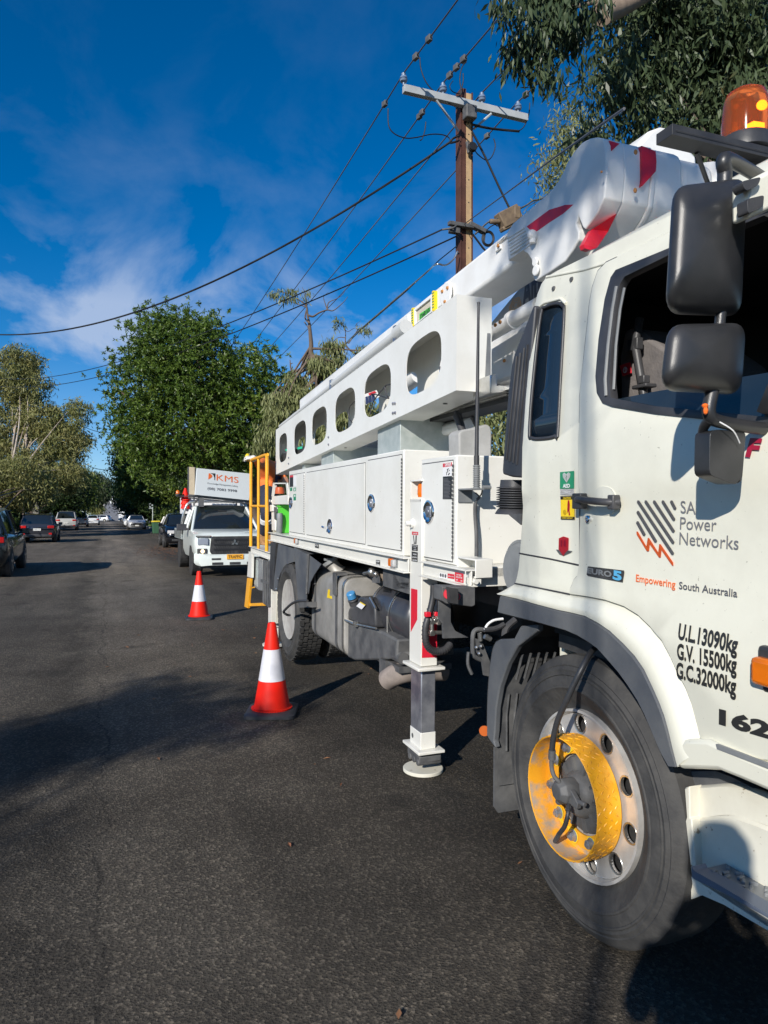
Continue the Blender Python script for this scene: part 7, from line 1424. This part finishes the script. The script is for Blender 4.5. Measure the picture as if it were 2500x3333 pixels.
# crossarm
za=wy((1505,352),PY_).z; L0=wy((1303,312),PY_); L1=wy((1701,390),PY_)
b=MB(); b.box((L0.x-PX_,-.20,za-.065),(L1.x-PX_,-.09,za+.065)); arm_=b.build('crossarm',M_arm,pole,bevel=.006)
b=MB()
for s,u,v,u2,v2 in ((-1,610,625,810,905),(1,1105,745,945,885)):
    p=wy(px('R',u,v),PY_-.2); q=wy(px('R',u2,v2),PY_-.09); b.tube([p-Vector((PX_,PY_,0)),q-Vector((PX_,PY_,0))],.022,6)
b.build('crossarm_brace',M_arm,arm_)
b=MB(); p=wy(px('R',910,740),PY_-.2)-Vector((PX_,PY_,0)); b.obox(p,.22,.18,.24); b.build('pole_bracket',MT['grim'],pole,bevel=.02)
ins=[]
for i,(u,v) in enumerate([(315,490),(670,575),(1020,655),(1345,735)]):
    p=wy(px('R',u,v),PY_-.145); p.z=za+.13; l=p-Vector((PX_,PY_,0)); b=MB(); b.lathe([(-.065,.018),(-.01,.018),(0,.06),(.03,.072),(.045,.05),(.055,.065),(.085,.06),(.10,.035),(.14,.04),(.155,.02)],l,(0,0,1),16); b.build('insulator',mat('insulator_glaze',(.16,.22,.32),.25) if 'insulator_glaze' not in bpy.data.materials else bpy.data.materials['insulator_glaze'],pole,smooth=50); ins.append(Vector((p.x,p.y,p.z+.15)))
M_wire=mat('wire_grey',(.10,.10,.11),.6); M_cab=mat('cable_black',(.012,.012,.013),.6)
def sag(a,b,s,n=24): return [a.lerp(b,i/n)+Vector((0,0,-4*s*(i/n)*(1-i/n))) for i in range(n+1)]
def wire(name,label,pts,r,m,group=None,cat='cable'):
    o=thing.__globals__['MB'](); o.tube(pts,r,6); ob_=o.build(name,m,None,smooth=60); return tag(ob_,label,cat,group)
names=['outermost street side','second from the street','third from the street','outermost garden side']
conds=[]
for i,p in enumerate(ins):
    f=Vector((p.x,p.y+52,p.z-.1)); bk=Vector((p.x,p.y-42,p.z))
    wire('power_line','bare power line on the %s insulator of the crossarm'%names[i],sag(bk,p,.55,30)+sag(p,f,.75,40)[1:],.013,M_wire,'bare power lines on the crossarm'); conds.append((p,f,bk))
M_cl=MT['alu']
# clamps and droppers on the lines
b=MB()
for (u,v) in [(585,130),(480,230),(175,695),(495,810),(515,770),(900,275),(840,365),(760,445),(1105,985),(1450,610)]:
    # find nearest conductor point in the picture
    t=Vector(px('R',u,v)); best=None
    for p,f,bk in conds:
        for q in sag(bk,p,.55,160)+sag(p,f,.75,400):
            r=q-camp; d=r.dot(fw); 
            if d<1: continue
            s=Vector((CX+FPX*r.dot(rt)/d,HY-FPX*r.z/d)); e=(s-t).length
            if best is None or e<best[0]: best=(e,q)
    b.obox(best[1]-Vector((PX_,PY_,0)),.07,.12,.10,rz=.2)
b.build('line_clamp',MT['grim'],pole,bevel=.01)
def RP(u,v,Y=PY_-.15): return wy(px('R',u,v),Y)-Vector((PX_,PY_,0))
def loop(name,pts,r=.010,m=M_cab,Y=PY_-.15): b=MB(); b.tube(smooth_path([RP(u,v,Y) for u,v in pts],5),r,6); return b.build(name,m,pole,smooth=60)
loop('dropper',[(175,700),(180,850),(230,925),(330,965),(430,960),(560,932),(660,935),(720,960),(735,1000)]); loop('dropper',[(515,820),(505,900),(480,975),(460,985)]); loop('dropper',[(460,240),(470,340),(510,450),(570,530),(640,585)]); loop('dropper',[(880,280),(840,330),(820,440),(835,560),(800,600),(800,640)])
loop('dropper',[(850,385),(850,460),(830,540),(820,600)]); loop('dropper',[(760,450),(730,500),(760,550),(830,570)],.008); loop('dropper',[(1450,650),(1440,760),(1400,860),(1355,900)]); loop('dropper',[(1125,970),(1140,1040),(1110,1130),(1060,1165),(980,1110),(950,1060)]); loop('tail_arm',[(935,845),(1100,880),(1355,905)],.022)
loop('dropper',[(735,1000),(760,970),(810,945)],.02); loop('dropper',[(735,1010),(780,1000),(815,985)],.02); loop('dropper',[(450,560),(600,600),(700,640),(800,700)],.005)
b=MB()
for k in range(3): b.lathe([(k*.03,.08),(k*.03+.012,.085),(k*.03+.02,.08)],RP(925,1060,PY_-.25),(0,-1,.2),20)
b.build('cable_coil',M_cab,pole); b=MB(); b.tube([RP(885,1000),RP(900,1100)],.03,8); b.obox(RP(930,1030,PY_-.2),.10,.08,.06); b.build('strain_clamp',MT['grim'],pole)
W0=Vector((PX_,PY_,0))
# heavy aerial cable over the road to the left
pA=RP(735,1000)+W0; 
def fitcab(end,mid_pt,label,r,start,name='service_cable',n=40,m=M_cab,s=None): return wire(name,label,sag(start,end,s,n),r,m)
eA=wd((-160,1070),24.0); fitcab(eA,None,'thick black aerial cable sweeping from the pole down across the street to the left',.021,pA,s=1.35)
eB=wd((560,1105),44); 
# twin communication cables to a far left pole
s1=RP(660,1790)+W0; s2=RP(800,1845)+W0; e1=Vector((-6.4,50,10.1)); e2=Vector((-6.4,50,9.6))
wire('comms_cable','upper of two slack cables running from the pole to the left behind the tree',sag(s1,e1,.95,50),.014,M_cab,None); wire('comms_cable','lower of two slack cables running from the pole to the left behind the tree',sag(s2,e2,1.0,50),.014,M_cab,None)
b=MB(); b.tube([s1,s1.lerp(s2,.5)+Vector((.02,-.1,.05)),RP(800,1745)+W0],.02,6); b.obox(RP(830,1750)+W0,.5,.1,.07); b.obox(RP(975,1775)+W0,.35,.12,.08,ry=.3); b.obox(RP(770,1800)+W0,.2,.1,.1)
b.v=[v-W0 for v in b.v]; b.build('cable_bracket',MT['grim'],pole,bevel=.01)
loop('cable_bracket_strap',[(755,1740),(735,1720),(770,1715),(775,1750),(740,1770)],.008,MT['alu'])
b=MB()
for k in range(3): b.tube([RP(1075+math.cos(a)*(55-6*k),1870+math.sin(a)*(70-8*k)) for a in [2*math.pi*i/24 for i in range(25)]],.011,6)
b.build('slack_loop',M_cab,pole,smooth=60)
loop('cable_bundle',[(960,1830),(1010,1780),(1080,1720),(1160,1690)],.018,MT['grim']); loop('cable_bundle',[(1340,1610),(1420,1570),(1480,1530),(1560,1510),(1700,1430)],.018,MT['grim']); loop('cable_bundle',[(1390,1640),(1440,1580),(1540,1520)],.01,MT['alu']); loop('cable_bundle',[(1040,1900),(1060,1800),(1130,1745),(1160,1760)],.011)
j0=RP(1180,1720)+W0; j1=RP(1340,1640)+W0; jb=MB(); mj=j0.lerp(j1,.5); jb.obox(mj,(j1-j0).length*1.05,.2,.30,ry=-math.atan2((j1-j0).z,(j1-j0).x)); jb.obox(mj+Vector((0,0,-.17)),(j1-j0).length*.8,.16,.08,ry=-math.atan2((j1-j0).z,(j1-j0).x)); jb.tube([RP(1090,1715)+W0,j0],.05,8); jb.obox(RP(1315,1650)+W0,.14,.22,.24)
tag(jb.build('cable_junction_box',mat('box_brown',(.22,.16,.10),.7,c2=(.14,.10,.07),scale=9),bevel=.02),'brown cable joint box hanging from the cables right of the pole','junction box')
wire('stay_cable','twisted black cable dropping from the pole top to the brown joint box',smooth_path([RP(930,910)+W0,RP(975,990)+W0,RP(1060,1160)+W0,RP(1180,1420)+W0,RP(1275,1612)+W0],5),.020,M_cab)
wire('stay_cable','short dark cable running down behind the boom from the pole bracket',[RP(935,1830)+W0,RP(1025,1950)+W0,RP(1200,2150)+W0],.018,M_cab)
q0=RP(810,1745)+W0
wire('thin_cable','thin cable rising from the pole bracket to the upper right behind the gum leaves',[RP(860,1740)+W0,wy(px('R',1200,1490),8.0),wy(px('R',1659,1150),5.0),wy(px('R',2300,700),3.0)],.008,M_wire)
wire('service_lead','pale looped service lead running down left behind the boom',smooth_path([RP(800,1985)+W0,RP(760,2060)+W0,RP(690,2110)+W0,RP(600,2105)+W0,wd(px('R',480,2210),14.0),wd(px('J',850,290),16),wd(px('J',700,430),19),wd(px('J',590,560),22)],5),.016,MT['alu'])
wire('service_lead','thin dark service lead below the bracket running down left',[RP(790,1940)+W0,wd(px('R',640,2060),14),wd(px('J',1200,0),15),wd(px('J',850,300),18),wd(px('J',700,440),21)],.010,M_cab)
wire('house_lead','pale thin lead crossing the front of the dense tree',sag(wd(px('P',1240,805),34),wd(px('P',1500,600),26),.15,12),.02,MT['grey'])
wire('far_cable','thin cable across the far sky gap between the trees, lowest one',sag(wd((262,1595),150),wd((480,1600),150),.5,10),.05,M_cab); wire('far_cable','thin cable across the far sky gap, upper steep one',sag(wd((262,1560),140),wd((480,1592),140),.6,10),.045,M_cab)
wire('span_cable','cable crossing the sky gap from the tall gum to the dense tree, upper one',sag(wd(px('P',380,680),70),wd(px('P',660,755),60),.6,12),.03,M_cab); wire('span_cable','cable crossing the sky gap from the tall gum to the dense tree, lower one',sag(wd(px('P',400,880),70),wd(px('P',680,932),60),.9,12),.03,M_cab)
# poles further along
def stobie(name,lab,x,y,h,m,w=.3,arm=True):
    t=thing(name,lab,'power pole',(x,y,0)); b=MB(); b.box((-w/2,-w*.35,0),(w/2,w*.35,h)); b.build('shaft',m,t,bevel=.02)
    b=MB(); b.box((-w/2-.02,-w*.4,0),(-w/2,w*.4,h)); b.box((w/2,-w*.4,0),(w/2+.02,w*.4,h)); b.build('steel_channel',M_rust if m is M_pc else MT['grim'],t)
    if arm: b=MB(); b.box((-1.1,-.1,h-.6),(1.1,0,h-.48)); b.build('crossarm',M_arm,t)
    return t
stobie('power_pole','slim grey pole standing behind the dark grey SUV',-5.05,61,4.6,M_con,.40,False)
M_yc=mat('cream_pole',(.56,.47,.33),.85,c2=(.46,.38,.27),scale=3)
pp_=wd((624,1600),21.6); stobie('power_pole','cream concrete pole rising just behind the left end of the KMS sign board',pp_.x,pp_.y,2.98,M_yc,.19,False)
stobie('power_pole','grey pole at the left kerb hidden in the tall gum, carrying the slack cables',-6.55,50.1,10.3,M_con,.3,False)
stobie('power_pole','distant thin pole above the trees at the end of the street',6.6,150,10.2,MT['grim'],.35,True)
# street sign at the corner
ss=thing('street_sign','small grey street sign on a post behind the white parked hatchback','sign',(4.95,84,0)); b=MB(); b.tube([(0,0,0),(0,0,3.0)],.05,8); b.build('post',MT['galv'],ss); b=MB(); b.box((-.42,-.03,2.2),(0,.0,3.0)); b.build('sign_plate',MT['galv'],ss); b=MB(); b.box((.05,-.03,2.95),(.6,0,3.25)); b.build('name_blade',MT['dwh'],ss)
# fences, buildings
def fence(name,lab,x0,y0,x1,y1,h,m,n):
    t=thing(name,lab,'fence',(x0,y0,0)); b=MB(); dx,dy=x1-x0,y1-y0
    for i in range(n): 
        f0=i/n; b.obox((dx*(f0+.5/n),dy*(f0+.5/n),h/2),math.hypot(dx,dy)/n*.94,.03,h*(1+.02*((i*7)%3)),rz=math.atan2(dy,dx))
    b.build('palings',m,t); b=MB(); b.obox((dx/2,dy/2+.04,h*.3),math.hypot(dx,dy),.05,.08,rz=math.atan2(dy,dx)); b.obox((dx/2,dy/2+.04,h*.8),math.hypot(dx,dy),.05,.08,rz=math.atan2(dy,dx)); b.build('rails',m,t)
fence('paling_fence','weathered grey paling fence behind the gum trunks on the left',-8.9,26,-8.9,64,1.9,mat('grey_paling',(.20,.18,.16),.9,c2=(.12,.10,.09),scale=6),120)
fence('paling_fence','cream steel fence on the right between the street trees',9.6,20,9.6,66,1.8,mat('cream_fence',(.55,.50,.38),.7),90)
bw=thing('garden_wall','low cream rendered wall between the tree trunks on the right','wall',(8.3,100,0)); b=MB(); b.box((-1.2,-.1,0),(2.2,.1,2.05)); b.build('wall_face',mat('cream_render',(.62,.55,.38),.8),bw); b=MB(); b.box((-1.25,-.14,2.05),(2.25,.14,2.12)); b.build('coping',M_con,bw)
bd=thing('warehouse','white rendered warehouse with a grey roller door closing the far end of the street','building',(1.5,186,0))
b=MB(); M_wr=mat('white_render',(.80,.80,.80),.8); b.box((-4.5,0,0),(7.5,10,6.6)); b.build('wall',M_wr,bd)
b=MB(); b.box((-1.8,-.05,0),(1.4,.0,4.3)); b.build('grey_panel',mat('panel_grey',(.16,.17,.20),.7),bd)
b=MB(); b.box((3.1,-.06,0),(6.0,0,3.9)); rdr=b.build('roller_door',mat('door_grey',(.33,.33,.33),.6),bd); b=MB(); b.box((3.3,-.09,0),(4.6,-.06,2.4)); b.build('open_doorway',MT['dark'],rdr)
b=MB(); b.box((-4.7,-.2,6.6),(7.7,10.2,6.85)); b.build('parapet',MT['grey'],bd)
b2=thing('office_building','low building with a glass front at the far left end of the street','building',(-8.5,178,0)); b=MB(); b.box((-6,0,0),(2.6,8,4.6)); b.build('wall',mat('dull_render',(.30,.32,.35),.8),b2); b=MB(); [b.box((-5+i*1.6,-.06,2.3),(-3.8+i*1.6,0,3.9)) for i in range(4)]; b.build('window',MT['glass'],b2); b=MB(); b.box((-6.3,-.3,4.6),(2.9,8.3,5.0)); b.build('roof',MT['grim'],b2)
tree('street_tree','small autumn-brown tree in front of the far white warehouse',(-2.3,170,0),[((-2.3,170,3.2),(1.6,1.4,1.8)),((-1.2,169,2.4),(1.0,1,1.0))],5000,.30,.10,.1,'gum',BARKD,31,.12,5,clump=.4)
for i,(x,y,w,d,h,c,l) in enumerate([(-16,60,8,30,3.6,(.42,.34,.26),'brick house hidden behind the left hedge'),(-17,105,9,30,3.8,(.5,.48,.42),'pale house further along behind the left hedge'),(16,45,8,26,3.6,(.45,.40,.33),'house behind the cream fence on the right'),(17,90,9,34,3.8,(.40,.32,.26),'long house behind the far right hedge')]):
    t=thing('house',l,'house',(x,y,0)); b=MB(); b.box((-w/2,-d/2,0),(w/2,d/2,h)); b.build('wall',mat('house_wall_%d'%i,c,.85),t); b=MB(); b.loft([[Vector((-w/2-.5,s,h)),Vector((w/2+.5,s,h)),Vector((0,s*.86,h+2.2))] for s in (-d/2-.5,d/2+.5)]); b.build('roof',mat('house_roof_%d'%i,(.16,.10,.08),.8),t); b=MB(); sx=1 if x<0 else -1; [b.box((sx*w/2,-d*.35+k*d*.25,1.0),(sx*(w/2+.05),-d*.35+k*d*.25+1.6,2.3)) for k in range(3)]; b.build('window',MT['glass'],t)

# ================================================================== PEOPLE
SKIN=mat('skin',(.55,.30,.20),.55,c2=(.48,.25,.17),scale=12)
def skinbody(name,nodes,edges,m,parent,lvl=2):
    # nodes: name -> (point, radius)
    ks=list(nodes); me=bpy.data.meshes.new(name); me.from_pydata([tuple(nodes[k][0]) for k in ks],[(ks.index(a),ks.index(b)) for a,b in edges],[]); o=bpy.data.objects.new(name,me); col.objects.link(o); o.parent=parent
    s=o.modifiers.new('skin','SKIN'); s.use_smooth_shade=True
    for i,k in enumerate(ks):
        r=nodes[k][1]; r=r if hasattr(r,'__len__') else (r,r); me.skin_vertices[0].data[i].radius=r; me.skin_vertices[0].data[i].use_root=(i==0)
    u=o.modifiers.new('sub','SUBSURF'); u.levels=lvl; u.render_levels=lvl; me.materials.append(m); return o
def hand(parent,w,d,up_,m,curl=.5,s=1.0):
    # palm with four fingers and a side thumb, in one mesh; w wrist, d pointing direction, up_ back of the hand
    w=Vector(w); d=Vector(d).normalized(); up_=Vector(up_).normalized(); sd=d.cross(up_).normalized(); b=MB()
    pl=w+d*.045*s; b.loft([[w+sd*a*.030*s+up_*c*.016*s for a,c in ((-1,-1),(1,-1),(1,1),(-1,1))],[pl+sd*a*.042*s+up_*c*.015*s for a,c in ((-1,-1),(1,-1),(1,1),(-1,1))],[w+d*.09*s+sd*a*.042*s+up_*c*.013*s for a,c in ((-1,-1),(1,-1),(1,1),(-1,1))]])
    for i,(o_,l) in enumerate(((-.033,.070),(-.011,.080),(.011,.075),(.033,.058))):
        p0=w+d*.088*s+sd*o_*s; p1=p0+(d*.8-up_*curl*.6).normalized()*l*.45*s; p2=p1+(d*.4-up_*curl*1.3).normalized()*l*.33*s; p3=p2+(d*-.1-up_*curl*1.3).normalized()*l*.25*s; b.tube([p0,p1,p2,p3],[.0095*s,.009*s,.0085*s,.006*s],8)
    p0=w+d*.03*s-sd*.032*s; p1=p0+(d*.6-sd*.8-up_*.3).normalized()*.035*s; p2=p1+(d*.9-sd*.2-up_*.7*curl).normalized()*.03*s; b.tube([p0,p1,p2],[.013*s,.011*s,.008*s],8)
    return b.build('hand',m,parent,smooth=60)
def head(parent,c,f,m,hair,s=1.0):
    # c centre, f facing direction (horizontal)
    f=Vector(f).normalized(); sd=f.cross(Vector((0,0,1))).normalized(); u=sd.cross(f); b=MB(); c=Vector(c)
    def T(x,y,z): return c+sd*x*s+f*y*s+u*z*s
    R_=[]
    for z,w,fr,bk in ((-.125,.03,.02,.03),(-.115,.045,.075,.04),(-.08,.062,.092,.06),(-.04,.070,.095,.085),(0,.074,.096,.098),(.05,.077,.098,.102),(.09,.068,.080,.088),(.115,.045,.05,.055),(.125,.015,.015,.02)):
        R_.append([T(w*math.sin(a),(fr if math.cos(a)>0 else bk)*math.cos(a),z) for a in [2*math.pi*i/20 for i in range(20)]])
    b.loft(R_); b.tube([T(0,.090,.02),T(0,.112,-.022),T(0,.098,-.032)],[.009,.016,.010],8)
    for x in (-1,1): b.ball(T(x*.076,-.005,-.005),(.012,.016,.03),8)
    h=b.build('head',m,parent,smooth=70); b=MB(); [b.ball(T(x*.030,.086,.012),.012,8) for x in (-1,1)]; b.build('eyes',MT['dwh'],h); b=MB(); [b.ball(T(x*.030,.0965,.012),.006,8) for x in (-1,1)]; b.build('pupils',MT['dark'],h)
    b=MB(); b.tube([T(-.024,.088,-.062),T(0,.096,-.060),T(.024,.088,-.062)],[.003,.006,.003],6); b.build('lips',mat('lip',(.45,.16,.12),.5) if 'lip' not in bpy.data.materials else bpy.data.materials['lip'],h)
    b=MB(); R_=[]
    for z,w,fr,bk in ((-.06,.06,-.03,.10),(0,.082,.02,.108),(.05,.085,.098,.112),(.09,.076,.09,.098),(.125,.05,.055,.062),(.137,.012,.012,.015)):
        R_.append([T(w*math.sin(a),(fr if math.cos(a)>0 else bk)*math.cos(a),z) for a in [2*math.pi*i/20 for i in range(20)]])
    b.loft(R_); b.build('hair',hair,h,smooth=60); return h
HAIR=mat('dark_hair',(.03,.02,.015),.7); NAVY=mat('navy_work',(.018,.022,.045),.85,c2=(.03,.035,.06),scale=20,bump=.3,bscale=25); HIVI=mat('hivis_orange',(.85,.20,.04),.8,c2=(.70,.15,.03),scale=8,bump=.3,bscale=20); BOOT=mat('tan_boot',(.42,.22,.09),.7,c2=(.30,.15,.06),scale=14)
# the worker on the truck's tail, leaning forward on the yellow rail
wf=Tm@Vector((1.95,8.62,tx('K',280,1300,1.95).z))+T_off
def KW(u,v,X=1.95): return Tm@tx('K',u,v,X)+T_off
wk=thing('person','worker in orange top and navy trousers bending over, gloved hand on the yellow rail','person',KW(285,1310))
o0=Vector(wk.location)
def k(u,v,X): return KW(u,v,X)-o0
pel=k(345,640,2.05); 
sk={'pelvis':(pel,(.15,.13)),'spine':(k(350,500,2.06),(.15,.125)),'chest':(k(350,380,2.05),(.17,.13)),'neck':(k(430,400,2.16),(.06,.06)),
 'shl':(k(290,310,1.90),(.075,.075)),'ell':(k(235,360,1.78),(.052,.052)),'wrl':(k(185,275,1.66),(.034,.034)),
 'shr':(k(430,370,2.28),(.075,.075)),'elr':(k(480,470,2.30),(.05,.05)),'wrr':(k(540,490,2.24),(.034,.034)),
 'hipl':(k(325,700,1.97),(.095,.095)),'knl':(k(318,930,1.93),(.066,.066)),'anl':(k(285,1190,1.95),(.045,.045)),'toel':(k(262,1275,1.95)+Vector((0,0,.0)),(.04,.035)),
 'hipr':(k(365,700,2.16),(.095,.095)),'knr':(k(365,930,2.22),(.066,.066)),'anr':(k(350,1190,2.24),(.045,.045)),'toer':(k(330,1260,2.24),(.04,.035))}
ed=[('pelvis','spine'),('spine','chest'),('chest','neck'),('chest','shl'),('shl','ell'),('ell','wrl'),('chest','shr'),('shr','elr'),('elr','wrr'),('pelvis','hipl'),('hipl','knl'),('knl','anl'),('anl','toel'),('pelvis','hipr'),('hipr','knr'),('knr','anr'),('anr','toer')]
bod=skinbody('body',sk,ed,HIVI,wk)
tr_={k_:(v[0],(v[1][0]+.016,v[1][1]+.016)) for k_,v in sk.items() if k_ in ('pelvis','hipl','knl','anl','hipr','knr','anr')}
tro=skinbody('trousers',tr_,[('pelvis','hipl'),('hipl','knl'),('knl','anl'),('pelvis','hipr'),('hipr','knr'),('knr','anr')],NAVY,wk)
b=MB()
for a_,c_ in (('knl','anl'),('knr','anr')): 
    p=sk[a_][0].lerp(sk[c_][0],.18); q=sk[a_][0].lerp(sk[c_][0],.34); b.tube([p,q],.088,16)
b.build('reflective_band',MT['wref'],tro,smooth=50)
for a_,t_ in (('anl','toel'),('anr','toer')):
    b=MB(); p=sk[a_][0]; q=sk[t_][0]; b.loft([[p+Vector((x,y,.07)) for x,y in ((-.06,-.06),(.06,-.06),(.06,.06),(-.06,.06))],[p+Vector((x,y,-.03)) for x,y in ((-.055,-.06),(.055,-.06),(.055,.06),(-.055,.06))],[Vector((p.x,p.y,q.z))+Vector((x,y,-.02)) for x,y in ((-.055,-.07),(.055,-.07),(.055,.07),(-.055,.07))]]); b.loft([[Vector((p.x+x,p.y+.05,q.z+z)) for x,z in ((-.055,-.03),(.055,-.03),(.05,.06),(-.05,.06))],[Vector((p.x+x,p.y-.12,q.z+z)) for x,z in ((-.055,-.03),(.055,-.03),(.04,.03),(-.04,.03))],[Vector((p.x+x,p.y-.19,q.z+z)) for x,z in ((-.03,-.03),(.03,-.03),(.03,.0),(-.03,.0))]]); b.build('boot',BOOT,wk,bevel=.02)
b=MB(); c=sk['chest'][0]; s_=sk['spine'][0]; b.tube([sk['shl'][0]+Vector((0,-.02,.07)),c+Vector((0,-.15,0)),s_+Vector((0,-.15,0)),pel+Vector((0,-.16,0))],.022,8); b.tube([sk['shr'][0]+Vector((0,-.02,.07)),c+Vector((.05,-.16,0)),pel+Vector((.1,-.15,0))],.022,8); b.tube([s_+Vector((-.16,-.05,0)),s_+Vector((0,-.155,0)),s_+Vector((.16,-.05,0))],.028,8); b.build('harness',NAVY,wk,smooth=50)
hd=head(wk,k(500,450,2.3),(.55,-.6,-.55),SKIN,HAIR,.95)
b=MB(); hc=k(500,425,2.3); b.lathe([(0,.155),(.01,.155),(.02,.125),(.07,.115),(.11,.085),(.135,.03)],hc,(.25,-.25,.9),24); b.build('hard_hat',MT['or'],hd,smooth=40)
gm=mat('glove_white',(.72,.70,.66),.8,c2=(.6,.56,.5),scale=20)
b=MB(); w_=sk['wrl'][0]; hnd=k(150,262,1.63); b.ball(w_.lerp(hnd,.55),(.045,.06,.045),12); b.build('glove_cuff',gm,wk,smooth=60); hand(wk,w_.lerp(hnd,.3),(hnd-w_),(0,-.2,1),gm,.9,1.15); b=MB(); b.ball(k(95,255,1.63),(.035,.05,.055),12); b.build('yellow_glove_back',MT['dyel'],wk,smooth=60)
hand(wk,sk['wrr'][0],(.1,.1,-.5),(0,-1,.2),SKIN,.6)
# the photographer, whose shadow falls on the front wheel and step
ph=thing('person','photographer behind the camera, whose shadow falls over the truck step','person',(-.27,-.31,0),(0,0,R(-42)))
V3=Vector
sk={'pelvis':(V3((0,0,.93)),(.15,.11)),'spine':(V3((0,0,1.15)),(.145,.105)),'chest':(V3((0,0,1.34)),(.175,.115)),'neck':(V3((0,.01,1.50)),(.055,.055)),'crown':(V3((0,.03,1.62)),(.05,.05)),
 'shl':(V3((-.19,0,1.40)),(.065,.065)),'ell':(V3((-.23,.14,1.17)),(.047,.047)),'wrl':(V3((-.10,.22,1.42)),(.030,.030)),'shr':(V3((.19,0,1.40)),(.065,.065)),'elr':(V3((.27,.12,1.17)),(.047,.047)),'wrr':(V3((.13,.22,1.42)),(.030,.030)),
 'hipl':(V3((-.10,0,.86)),(.095,.095)),'knl':(V3((-.12,.02,.48)),(.065,.065)),'anl':(V3((-.13,0,.10)),(.045,.045)),'toel':(V3((-.14,.15,.05)),(.04,.035)),'hipr':(V3((.10,0,.86)),(.095,.095)),'knr':(V3((.12,.02,.48)),(.065,.065)),'anr':(V3((.13,0,.10)),(.045,.045)),'toer':(V3((.14,.15,.05)),(.04,.035))}
skinbody('body',sk,[e for e in ed]+[('neck','crown')],HIVI,ph)
skinbody('trousers',{a:(v[0],(v[1][0]+.015,v[1][1]+.015)) for a,v in sk.items() if a in ('pelvis','hipl','knl','anl','hipr','knr','anr')},[('pelvis','hipl'),('hipl','knl'),('knl','anl'),('pelvis','hipr'),('hipr','knr'),('knr','anr')],NAVY,ph)
for s in (-1,1): b=MB(); b.loft([[V3((s*.13+x,y,z)) for x,y in ((-.05,-.07),(.05,-.07),(.05,.07),(-.05,.07))] for z in (.02,.16)]); b.loft([[V3((s*.135+x,.05,z)) for x,z in ((-.05,.01),(.05,.01),(.045,.09),(-.045,.09))],[V3((s*.14+x,.20,z)) for x,z in ((-.045,.01),(.045,.01),(.035,.05),(-.035,.05))]]); b.build('boot',BOOT,ph,bevel=.015)
head(ph,(0,.03,1.70),(0,1,-.1),SKIN,HAIR); hand(ph,sk['wrl'][0],(.5,.2,.8),(-.6,.6,.3),SKIN,.7); hand(ph,sk['wrr'][0],(-.4,.2,.8),(.6,.6,.3),SKIN,.7)
# ------------------------------------------------------------------ every separate little piece becomes a part of its own
def split_parts(names):
    for o in list(bpy.data.objects):
        if o.type!='MESH' or o.name.split('.')[0] not in names: continue
        me=o.data; n=len(me.vertices); par=list(range(n))
        def f(a):
            while par[a]!=a: par[a]=par[par[a]]; a=par[a]
            return a
        for e in me.edges: par[f(e.vertices[0])]=f(e.vertices[1])
        isl={}
        for i in range(n): isl.setdefault(f(i),[]).append(i)
        boxes=[[np.min([me.vertices[i].co for i in v],0)-.004,np.max([me.vertices[i].co for i in v],0)+.004,set(v)] for v in isl.values()]
        ch=True
        while ch:
            ch=False
            for i in range(len(boxes)):
                for j in range(i+1,len(boxes)):
                    if np.all(boxes[i][0]<=boxes[j][1]) and np.all(boxes[j][0]<=boxes[i][1]):
                        boxes[i]=[np.minimum(boxes[i][0],boxes[j][0]),np.maximum(boxes[i][1],boxes[j][1]),boxes[i][2]|boxes[j][2]]; boxes.pop(j); ch=True; break
                if ch: break
        if len(boxes)<2: continue
        for k,(lo,hi,vs_) in enumerate(boxes):
            c=o.copy(); c.data=me.copy(); col.objects.link(c); bm=bmesh.new(); bm.from_mesh(c.data); bm.verts.ensure_lookup_table()
            bmesh.ops.delete(bm,geom=[v for v in bm.verts if v.index not in vs_],context='VERTS'); bm.to_mesh(c.data); bm.free()
        
            if k==0:
                for q in list(o.children): q.parent=c; q.matrix_parent_inverse=o.children[0].matrix_parent_inverse if False else q.matrix_parent_inverse
        bpy.data.objects.remove(o)
bpy.context.view_layer.update()
split_parts({'mirror_arm','dead_branches','storage_crate','exhaust_pipe','comms_clamp','line_clamp','crossarm_brace','indicator_base','bar_bracket','cover_bolt','boom_bolt','frame_rivet','roof_bolt','cylinder_bolt','boom_bracket','hose_fitting','guard_bolt','bumper_slot','battery_switch','hydraulic_fitting','drain_hole','rail_label','red_label','rescue_sign','rescue_mark','crate_label','leg_text_field','tape_yellow','tape_marks','inner_cylinder','gas_strut','red_strap','loose_cable','bolt_hole','lower_intake','cylinder_band','tank_clamp','boot','roof_rail','rod_clamp','aerial_cable','brake_hose','symbol_dots','window_channel','panel_seam','caution_border','caution_wheel','board_blue','badge_digits','eyes','pupils','splash_guard','reflective_band','cover_hinge','arrow_lamps','window_glass_rear'})
